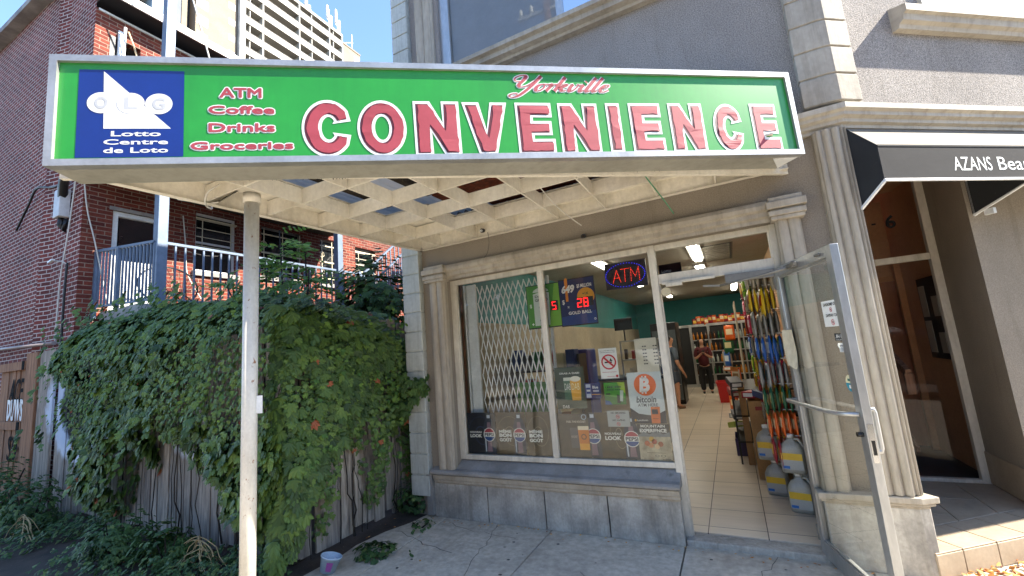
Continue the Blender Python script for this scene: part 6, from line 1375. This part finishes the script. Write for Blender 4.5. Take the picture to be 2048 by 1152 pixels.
for k in range(24):
    if k % 3: s = rr.uniform(-6.9,-3.5); p = Vector((s,2.42,rr.uniform(.0,.1)))
    else: p = Vector((-3.38,rr.uniform(2.5,4.0),.02))
    Q = [p.copy()]
    for j in range(9):
        p = p+Vector((rr.gauss(0,.03),rr.gauss(0,.01),rr.uniform(.06,.26))) if k % 3 else p+Vector((rr.gauss(0,.008),rr.gauss(0,.025),rr.uniform(.06,.26))); Q.append(p.copy())
    m.tube(Q,rr.uniform(.003,.009),5,cap=False,r2=.002)
m.build('stems', M['darkwood'], iv)
# bright sprigs
Pn, Nn_, Dn_, Sn, Rn = [], [], [], [], []
for k in range(46):
    s = rr.uniform(-8,-3.4); z = rr.uniform(1.2,2.2); 
    for j in range(7): add_leaf((s+rr.gauss(0,.05),2.12+rr.gauss(0,.04),z+rr.gauss(0,.06)),(rr.gauss(0,.4),-1,.4),(rr.gauss(0,.6),-.3,-1),rr.uniform(.02,.04),rr.uniform(.5,1))
for k in range(26):
    y = rr.uniform(2.4,3.9); z = rr.uniform(.7,2.1)
    for j in range(7): add_leaf((-3.20+rr.gauss(0,.04),y+rr.gauss(0,.05),z+rr.gauss(0,.06)),(1,-.4,.4),(.3,rr.gauss(0,.6),-1),rr.uniform(.02,.04),rr.uniform(.5,1))
leaf_mesh('young_shoots', np.array(Pn), np.array(Nn_,dtype=float), np.array(Dn_,dtype=float), np.array(Sn), IV2, iv, rnd=np.array(Rn), seed=2)
# pinnate young trees behind the fence
def pinnate_tree(base_p, fronds, name, label, mat, seed, fr_len=(.4,.75), leaf=.125, trunk=.03, dens_=9):
    rr = random.Random(seed); t = thing(name, label, 'tree', base_p); m = MB(); P, N2, D2, S2 = [], [], [], []; b = Vector(base_p)
    for (cx_, cy_, cz_, n) in fronds:
        top = Vector((cx_,cy_,cz_)); mid = b.lerp(top,.55)+Vector((rr.gauss(0,.08),rr.gauss(0,.08),0)); m.tube([b,mid,top],trunk,6,r2=trunk*.3)
        for k in range(n):
            st_ = mid.lerp(top,rr.uniform(.1,1.0)); a = rr.uniform(0,2*math.pi); L = rr.uniform(*fr_len); d = Vector((math.cos(a),math.sin(a),rr.uniform(.1,.7))).normalized(); pts = []
            for j in range(dens_+1): u = j/dens_; pts.append(st_+d*L*u+Vector((0,0,-.45*L*u*u)))
            m.tube(pts,.004,4,cap=False,r2=.0015)
            for j in range(1,dens_+1):
                tg = (pts[j]-pts[j-1]).normalized(); sd_ = tg.cross(Vector((0,0,1))).normalized()
                for sg in ((1,-1) if j < dens_ else (0,)):
                    dr_ = (sd_*sg+tg*.45+Vector((0,0,-.35))).normalized() if sg else tg
                    P.append(pts[j]); N2.append(Vector((rr.gauss(0,.25),rr.gauss(0,.25),1))); D2.append(dr_); S2.append(leaf*rr.uniform(.8,1.15)*(1-.35*abs(j/dens_-.5)))
    m.build('trunk', M['darkwood'], t)
    leaf_mesh('crown', np.array(P,dtype=float), np.array(N2,dtype=float), np.array(D2,dtype=float), np.array(S2), mat, t, leaflets=1, width=.22, seed=seed)
    return t
pinnate_tree((-5.9,4.3,0),[(-6.5,4.2,3.4,17),(-6.0,4.1,3.75,20),(-5.55,4.2,3.45,17),(-7.0,4.3,3.0,15),(-5.2,4.0,3.0,14),(-6.3,3.8,2.9,16),(-5.7,3.8,2.8,14),(-7.2,4.0,3.3,14),(-6.7,3.7,3.0,14)],'young_tree','young pale green feathery leaved tree rising above the ivy in front of the balcony',IV3,5)
def bush(name, label, c, r, n, mat, seed, leaf=(.05,.09), cat='shrub', lf=5, stems=6):
    rr = random.Random(seed); t = thing(name, label, cat, (c[0],c[1],0)); P, N2, D2, S2, R2 = [], [], [], [], []
    for _ in range(n):
        d = Vector((rr.gauss(0,1),rr.gauss(0,1),rr.gauss(0,1))).normalized(); k = rr.random()**.35; q = Vector((c[0]+d.x*r[0]*k, c[1]+d.y*r[1]*k, c[2]+d.z*r[2]*k)); f = 1+.35*nz2(q.x*2.2,q.y*2.2+q.z*2.2,seed)
        q = Vector(c)+(q-Vector(c))*f
        if q.z < .02 or nz2(q.x*3.5,q.y*3.5,q.z*3.5) < -.28: continue
        P.append(q); N2.append(d+Vector((0,0,.6))); D2.append(Vector((d.x+rr.gauss(0,.5),d.y+rr.gauss(0,.5),-.7))); S2.append(rr.uniform(*leaf)); R2.append(min(1,max(0,rr.gauss(.4,.25))))
    leaf_mesh('crown', np.array(P,dtype=float), np.array(N2,dtype=float), np.array(D2,dtype=float), np.array(S2), mat, t, leaflets=lf, rnd=np.array(R2), seed=seed)
    m = MB()
    for k in range(stems): a = rr.uniform(0,6.28); m.tube([(c[0],c[1],-.02),(c[0]+r[0]*.3*math.cos(a),c[1]+r[1]*.3*math.sin(a),c[2]*.6),(c[0]+r[0]*.7*math.cos(a),c[1]+r[1]*.7*math.sin(a),c[2]+r[2]*.5)],.012,5,r2=.004)
    m.build('trunk', M['darkwood'], t); return t
bush('dense_shrub','dark dense broadleaf shrub behind the short fence, against the shop corner',(-5.5,5.7,2.6),(.85,.8,.95),1500,IV,31,(.07,.12))
bush('dense_shrub','lower dark shrub between the young feathery tree and the balcony stairs',(-6.9,5.5,2.35),(.9,.8,.55),1000,IV,32,(.06,.10))
bush('low_weed','bushy green weed growing at the foot of the pale corner blocks',(-3.28,3.78,.14),(.26,.22,.17),520,WD,33,(.022,.04),'weed')
bush('low_weed','leafy green weed sprouting in the sidewalk joint beside the plastic tub',(-2.86,2.86,.02),(.26,.16,.06),420,WD,34,(.025,.045),'weed',stems=2)
bush('low_weed','sparse half dry weed in the sidewalk joint near the window base',(-2.91,3.42,.02),(.12,.2,.05),130,WD,35,(.02,.035),'weed',stems=2)
for i, (x, y, r, lab) in enumerate(((-8.6,2.05,(.42,.3,.5),'tall feathery weed in front of the lumber gate post'),(-9.6,2.0,(.4,.3,.42),'dark weed clump in front of the graffiti gate panel'),(-7.7,2.1,(.45,.3,.38),'green weed clump under the white spray painted ring'),(-5.3,2.0,(.35,.25,.26),'leafy weed clump below the exposed grey boards'),(-4.7,2.15,(.3,.2,.22),'leafy weed clump right of the dry stalks at the fence foot'))):
    bush('weed_clump', lab, (x,y,r[2]*.7), r, 520, WD, 40+i, (.03,.06), 'weed', lf=3)
# ground cover under the fence
P, N2, D2, S2 = [], [], [], []
for _ in range(3800):
    s = rr.uniform(-11,-3.4); y = 2.4-abs(rr.gauss(0,.45)); 
    if y < .9 or nz2(s*1.2,y*1.2,6) < -.12+.25*(2.2-y)*-.2+.18*(2.0-y): continue
    P.append((s,y,soilz(s,y)+rr.uniform(.01,.16)*(1 if y > 1.7 else .5))); N2.append((rr.gauss(0,.4),-.5+rr.gauss(0,.3),1)); D2.append((rr.gauss(0,1),rr.gauss(-.3,1),-.1)); S2.append(rr.uniform(.025,.06))
o = leaf_mesh('ground_cover', np.array(P,dtype=float), np.array(N2,dtype=float), np.array(D2,dtype=float), np.array(S2), WD, leaflets=3, seed=9); tag(o,'low green ground cover creeping over the soil along the fence foot','ground cover',kind='stuff')
# dry stalks
DRY = mk('dry_straw',(186,164,118),(150,128,88),.8,ns=8)
for i, (x, y, lab) in enumerate(((-4.3,2.2,'pale dry looped stalks lying at the fence foot near the pole'),(-7.3,1.95,'heap of pale dry stalks on the soil at the far left'))):
    m = MB()
    for k in range(9): 
        a = rr.uniform(-.6,.9); L = rr.uniform(.3,.8); h = rr.uniform(.05,.28); q = [Vector((x+L*(u-.5)*math.cos(a)+rr.gauss(0,.02), y+L*(u-.5)*math.sin(a)*.5, .01+h*math.sin(math.pi*u))) for u in [j/8 for j in range(9)]]; m.tube(q,.004,5,cap=False)
    m.tube([(x+.22*math.cos(a)*1.0,y,.12+.10*math.sin(a)) for a in [j*math.pi/9 for j in range(17)]],.005,5,cap=False); o = m.build('dry_stalks', DRY); tag(o, lab, 'dry stalks')
# litter
LITM = leafmat('litter_leaf', [(0,(120,72,36)),(.4,(190,128,60)),(.7,(214,170,100)),(1,(160,80,44))], .7, .1)
P, N2, D2, S2 = [], [], [], []
for _ in range(420):
    X = rr.uniform(2.95,5.2); y = 2.36-abs(rr.gauss(0,.13)); p = ST @ Vector((X,y,.006+rr.uniform(0,.02))); P.append(p); N2.append((rr.gauss(0,.5),rr.gauss(0,.5),1)); D2.append((rr.gauss(0,1),rr.gauss(0,1),0)); S2.append(rr.uniform(.02,.055))
for _ in range(70):
    x = rr.uniform(-3.1,1); P.append((x,3.70-abs(rr.gauss(0,.06 if rr.random() < .8 else .5)),.006)); N2.append((0,0,1)); D2.append((rr.gauss(0,1),rr.gauss(0,1),0)); S2.append(rr.uniform(.012,.03))
for _ in range(160):
    x = rr.uniform(-6,-3.2); P.append((x,rr.uniform(1.6,2.9) if x < -3.4 else rr.uniform(2.6,3.6),soilz(x,2)+.02)); N2.append((0,0,1)); D2.append((rr.gauss(0,1),rr.gauss(0,1),0)); S2.append(rr.uniform(.015,.035))
o = leaf_mesh('fallen_leaves', np.array([tuple(p) for p in P],dtype=float), np.array(N2,dtype=float), np.array(D2,dtype=float), np.array(S2), LITM, leaflets=1, width=.35, seed=12); tag(o,'dry orange and brown fallen leaves scattered on the ground','fallen leaves',kind='stuff')
m = MB()
for _ in range(26):
    x, y = rr.uniform(-2.6,.9), rr.uniform(2.7,3.65); r = rr.uniform(.006,.016); m.poly([(x+r*rr.uniform(.7,1.2)*math.cos(a),y+r*.8*rr.uniform(.7,1.2)*math.sin(a),.0012) for a in [j*.785 for j in range(8)]])
o = m.build('gum_spots', M['dark'], recalc=False); tag(o,'black flattened gum spots dotted over the sidewalk slabs','gum spots',kind='stuff')
# plastic tub
t = thing('plastic_tub','clear open plastic tub with a purple label lying at the edge of the sidewalk','tub',(-3.08,2.52,.0)); c = Vector((-3.08,2.50,.0)); T_ = Matrix.Translation(c) @ Matrix.Rotation(rad(-14),4,'X') @ Matrix.Rotation(rad(10),4,'Y')
m = MB(T_); m.lathe((0,0,.01),[(0,0),(.058,0),(.078,.105),(.082,.105),(.082,.115),(.076,.115),(.056,.006),(0,.006)],28); m.build('tub_body', mk('cloudy_plastic',(168,186,202),(150,170,190),.25,ns=6), t)
m = MB(T_); 
for k in range(4): a0, a1 = rad(-60+9*k), rad(-51+9*k); m.poly([(.0635*math.cos(a0),.0635*math.sin(a0),.03),(.0635*math.cos(a1),.0635*math.sin(a1),.03),(.0765*math.cos(a1),.0765*math.sin(a1),.095),(.0765*math.cos(a0),.0765*math.sin(a0),.095)])
m.build('label', ink((140,70,134)), t); m = MB(T_); m.poly([(-.01,.02,.05),(.05,.03,.06),(.05,.045,.1),(.0,.04,.1)]); m.build('paper_scrap', W_, t, sol=.001)
# ---------------------------------------------------------------- people
def body(name, P, E, R, mat, parent, sub=2):
    me = bpy.data.meshes.new(name); me.from_pydata(P, E, []); o = bpy.data.objects.new(name, me); COL.objects.link(o)
    s = o.modifiers.new('skin','SKIN'); s.use_smooth_shade = True
    for v, r in zip(me.skin_vertices[0].data, R): v.radius = (r, r) if not isinstance(r, tuple) else r
    me.skin_vertices[0].data[0].use_root = True
    u = o.modifiers.new('sub','SUBSURF'); u.levels = sub; u.render_levels = sub
    if mat: me.materials.append(mat)
    o.parent = parent; return o
SK = flat('skin',(190,140,112),.5); HAIR = flat('black_hair',(22,18,18),.45)
def person(x, y, z, rz, H, label, top, legs, hair_long, arms, shoes, sleeve=True, skirt=None):
    t = thing('person', label, 'person', (x,y,z)); t.rotation_euler = (0,0,rz); h = H/7.5
    # body (skin): pelvis root, spine, neck, head, arms, legs
    P = [(0,0,.50*H),(0,0,.60*H),(0,-.01,.70*H),(0,0,.79*H),(0,-.01,.84*H),(0,-.012,.88*H),(0,-.03,.925*H),(0,-.022,.97*H)]
    E = [(i,i+1) for i in range(7)]; R = [.068*H,.062*H,.064*H,.052*H,.03*H,.032*H,.05*H,.045*H]
    for sg in (-1,1):
        n = len(P); P += [(sg*.055*H,0,.47*H),(sg*.060*H,-.01,.27*H),(sg*.062*H,.01,.05*H),(sg*.068*H,-.055*H,.022*H)]; E += [(0,n),(n,n+1),(n+1,n+2),(n+2,n+3)]; R += [.045*H,.034*H,.022*H,.018*H]
        n = len(P); A_ = arms[0 if sg < 0 else 1]; P += [(sg*.11*H,0,.79*H)]+[(a*H,b*H,c*H) for a, b, c in A_]; E += [(3,n),(n,n+1),(n+1,n+2)]; R += [.034*H,.026*H,.017*H]
        hd = Vector(P[-1])
        d = Vector((P[-1][0]-P[-2][0],P[-1][1]-P[-2][1],P[-1][2]-P[-2][2])).normalized(); sx_ = d.cross(Vector((0,0,1))).normalized(); k = len(P); P += [tuple(hd+d*.045*H)]; E += [(k-1,k)]; R += [(.020*H,.012*H)]
        for f in range(4):
            q = hd+d*.045*H+sx_*(f-1.5)*.011*H; L_ = (.042,.048,.045,.036)[f]*H; k2 = len(P); P += [tuple(q+d*.012*H),tuple(q+d*(.012*H+L_*.5)),tuple(q+d*(.012*H+L_*.8)+Vector((0,.006*H,-.012*H)))]; E += [(k,k2),(k2,k2+1),(k2+1,k2+2)]; R += [.0052*H,.0048*H,.004*H]
        q = hd+d*.018*H-sx_*sg*.018*H; k2 = len(P); P += [tuple(q),tuple(q+d*.022*H-sx_*sg*.008*H)]; E += [(k,k2),(k2,k2+1)]; R += [.006*H,.005*H]
    body('body', P, E, R, SK, t)
    # face features
    m = MB()
    for sg in (-1,1): m.lathe((sg*.018*H,-.072*H,.938*H),[(0,-.006*H),(.006*H,0),(0,.006*H)],8)
    m.build('eyes', M['black'], t); m = MB(); m.lathe((0,-.078*H,.918*H),[(0,-.010*H),(.008*H,-.006*H),(.004*H,.012*H),(0,.014*H)],8); m.build('nose', SK, t); m = MB(); m.box(-.014*H,.014*H,-.074*H,-.070*H,.897*H,.903*H); m.build('mouth', ink((150,70,66)), t)
    hp = [(0,-.006*H,.99*H),(0,.035*H,.95*H),(0,.04*H,.90*H)]; hr = [(.058*H,.056*H),(.060*H,.05*H),(.05*H,.035*H)]
    if hair_long: hp += [(0,.035*H,.84*H)]; hr += [(.058*H,.03*H)]
    hE = [(i,i+1) for i in range(len(hp)-1)]
    if hair_long:
        for sg in (-1,1): n = len(hp); hp += [(sg*.046*H,-.03*H,.95*H),(sg*.052*H,-.035*H,.89*H),(sg*.055*H,-.035*H,.83*H)]; hr += [.022*H,.022*H,.018*H]; hE += [(0,n),(n,n+1),(n+1,n+2)]
    body('hair', hp, hE, hr, HAIR, t)
    # clothes
    tp = [(0,0,.455*H),(0,0,.60*H),(0,-.01,.70*H),(0,0,.795*H)]; te = [(0,1),(1,2),(2,3)]; tr = [(.11*H,.085*H),(.095*H,.07*H),(.10*H,.075*H),(.075*H,.055*H)]
    for i, sg in enumerate((-1,1)):
        n = len(tp); A_ = arms[i]; e_ = Vector(A_[0])*H; s_ = Vector((sg*.11*H,0,.79*H)); f_2 = s_.lerp(e_, .9 if sleeve else .5); tp += [tuple(s_),tuple(f_2)]; te += [(3,n),(n,n+1)]; tr += [.043*H,.038*H]
    body('top', tp, te, tr, top, t)
    if skirt: body('skirt', [(0,0,.56*H),(0,0,.44*H),(0,0,.30*H)],[(0,1),(1,2)],[(.09*H,.075*H),(.11*H,.09*H),(.12*H,.10*H)],skirt,t)
    else:
        lp_, le, lr = [(0,0,.55*H)], [], [(.10*H,.08*H)]
        for sg in (-1,1): n = len(lp_); lp_ += [(sg*.058*H,0,.46*H),(sg*.064*H,-.01,.27*H),(sg*.066*H,.01,.045*H)]; le += [(0,n),(n,n+1),(n+1,n+2)]; lr += [.068*H,.052*H,.046*H]
        body('trousers', lp_, le, lr, legs, t)
    for sg in (-1,1): body('shoe', [(sg*.064*H,.02*H,.022*H),(sg*.066*H,-.03*H,.02*H),(sg*.07*H,-.085*H,.015*H)],[(0,1),(1,2)],[.024*H,.026*H,.018*H],shoes,t,1)
    return t
a1 = [[(-.135,-.03,.62),(-.045,-.16,.70)],[(.135,-.03,.62),(.04,-.16,.695)]]
pt = person(-.76,12.9,.05,.1,1.5,'person with long black hair in maroon top and black trousers, holding a phone',mk('maroon_knit',(92,22,30),(74,18,26),.8),flat('black_trousers',(20,20,24),.7),True,a1,flat('dark_shoe',(40,40,42),.5))
m = MB(); m.box(-.035,.03,-.335,-.325,1.05,1.16); o = m.build('phone', M['black'], bevel=.004); o.location = (-.76,12.9,.05); o.rotation_euler = (0,0,.1); tag(o,'dark phone held up by the person in maroon','phone')
a2 = [[(-.15,.0,.62),(-.16,-.06,.50)],[(.15,.0,.62),(.14,-.08,.5)]]
person(-1.28,10.3,.05,2.2,1.62,'person in a grey blue dress with bare calves beside the black fridge',mk('grey_blue_cloth',(84,96,110),(66,78,92),.8),None,False,a2,flat('tan_sandal',(120,84,60),.6),skirt=mk('grey_blue_skirt',(70,82,98),(58,68,84),.8))
# ---------------------------------------------------------------- what the windows reflect: the far side of the street
up = thing('utility_pole','brown wooden utility pole with a white crossarm at the kerb, mirrored in the shop windows','utility pole',(-4.0,-4.9,0))
MB().tube([(-4.0,-4.9,-.1),(-4.02,-4.9,13.6)],.19,16,r2=.13).build('pole', woodmat('pole_wood',(150,112,78),(120,88,60),(96,70,50),board=0), up)
MB().bar((-5.1,-4.9,13.1),(-3.6,-4.9,13.0),.12,.12).build('crossarm', M['whitepaint'], up)
m = MB()
for x in (-5.0,-4.6,-3.7): m.lathe((x,-4.9,13.16),[(0,0),(.05,0),(.09,.08),(.05,.12),(.09,.2),(.04,.3),(0,.3)],10)
m.build('insulator', W_, up)
def wpart(x0,x1,z0,z1,t): MB(ST).box(x0,x1,-20,-19.96,z0,z1).build('window', ink((40,48,56),.1), t)
def far_block(x0, x1, h, mat, label, seed, floors):
    t = thing('street_building', label, 'building', ST @ Vector(((x0+x1)/2,-20,0))); rr = random.Random(seed)
    MB(ST).box(x0,x1,-34,-20,0,h).build('wall', mat, t); fh = h/floors; n = int((x1-x0)/2.6)
    for f in range(floors):
        m = MB(ST); m2 = MB(ST)
        for i in range(n):
            a = x0+1+2.6*i; 
            if f == 0: wpart(a-.5,a+1.6,.5,fh-.5,t)
            else: wpart(a,a+1.2,f*fh+.8,f*fh+2.3,t); m2.box(a-.1,a+1.3,-20,-19.9,f*fh+.68,f*fh+.79)
        if f: m2.build('sill', M['stone_trim'], t)
    m = MB(ST); m.box(x0,x1,-20,-19.7,h-.3,h+.2); m.box(x0,x1,-20,-19.5,fh-.35,fh-.1); m.build('cornice', M['cornice'], t)
far_block(-90,-36,15,M['stucco_low'],'long beige block far along the street, seen only as a reflection',4,5); far_block(-35,-14,12,M['brick_side'],'red brick shop row across the street, seen only as a reflection',1,3); far_block(-14,2,7,M['stucco_low'],'low beige shop across the street, seen only as a reflection',2,2); far_block(2,22,11,brick('tan_brick',(170,140,104),(150,120,88),(180,170,150)),'taller tan brick block across the street, seen only as a reflection',3,3)
def car(X, Y, colr, label, rz=0):
    t = thing('parked_car', label, 'car', ST @ Vector((X,Y,-.13))); t.rotation_euler = (0,0,FA+rz)
    I = MB; off = orig(t)
    Lm = Matrix.Translation(off)
    pr = [(-2.2,.35),(-2.25,.62),(-2.1,.88),(-1.35,.98),(-.75,1.42),(.75,1.45),(1.45,1.02),(2.15,.95),(2.25,.6),(2.2,.35)]
    m = MB(Lm); m.prism([(x,-.85,z) for x, z in pr],(0,1.7,0)); m.build('body', mk('car_paint_%d_%d_%d' % colr, colr, None, .25, .2, fine=.02), t, bevel=.06)
    m = MB(Lm); m.prism([(-1.25,-.862,1.0),(-.72,-.862,1.36),(.72,-.862,1.39),(1.32,-.862,1.03)],(0,1.724,0)); m.build('side_windows', ink((24,28,32),.08), t)
    for x in (-1.4,1.4):
        for y in (-.83,.67): 
            m = MB(Lm); m.tube([(x,y,.33),(x,y+.16,.33)],.33,20); wh = m.build('wheel', M['black'], t); m = MB(Lm); m.tube([(x,y-.005,.33),(x,y+.165,.33)],.2,14); m.build('rim', M['alu'], wh)
    for y in (-.6,.6): m = MB(Lm); m.box(2.17,2.26,y-.18,y+.18,.66,.8); m.build('headlight', W_, t)
    return t
car(-6.5,-4.0,(206,208,210),'white car parked at the near kerb behind the camera, mirrored in the left window'); car(1.2,-4.0,(60,66,74),'dark grey car parked at the near kerb behind the camera, mirrored in the shop glass'); car(-3,-11.6,(190,192,196),'silver car parked at the far kerb across the street')
def street_tree(X, Y, label, seed, mat):
    p = ST @ Vector((X,Y,0)); t = thing('street_tree', label, 'tree', p); rr = random.Random(seed); m = MB(); m.tube([p, p+Vector((0,0,3.2))],.16,10,r2=.11); P, N2, D2, S2 = [], [], [], []
    for k in range(9): a = rr.uniform(0,6.28); m.tube([p+Vector((0,0,2.6+.15*k)), p+Vector((1.6*math.cos(a),1.6*math.sin(a),4.2+.25*k))],.06,6,r2=.02)
    m.build('trunk', M['darkwood'], t)
    for _ in range(2600):
        d = Vector((rr.gauss(0,1),rr.gauss(0,1),rr.gauss(0,.9))).normalized(); q = p+Vector((0,0,5.4))+Vector((d.x*2.6,d.y*2.6,d.z*2.2))*rr.random()**.4
        if nz2(q.x*.9,q.y*.9,q.z*.9) < -.1: continue
        P.append(q); N2.append(d+Vector((0,0,.5))); D2.append(Vector((d.x,d.y,-.6))); S2.append(rr.uniform(.10,.2))
    leaf_mesh('crown', np.array([tuple(v) for v in P]), np.array([tuple(v) for v in N2]), np.array([tuple(v) for v in D2]), np.array(S2), mat, t, leaflets=2, seed=seed)
street_tree(-9,-15,'street tree with yellow green leaves across the road, mirrored in the left window',3,IV2); street_tree(3.5,-15.5,'street tree with yellow green leaves across the road, mirrored in the right window',4,IV2)
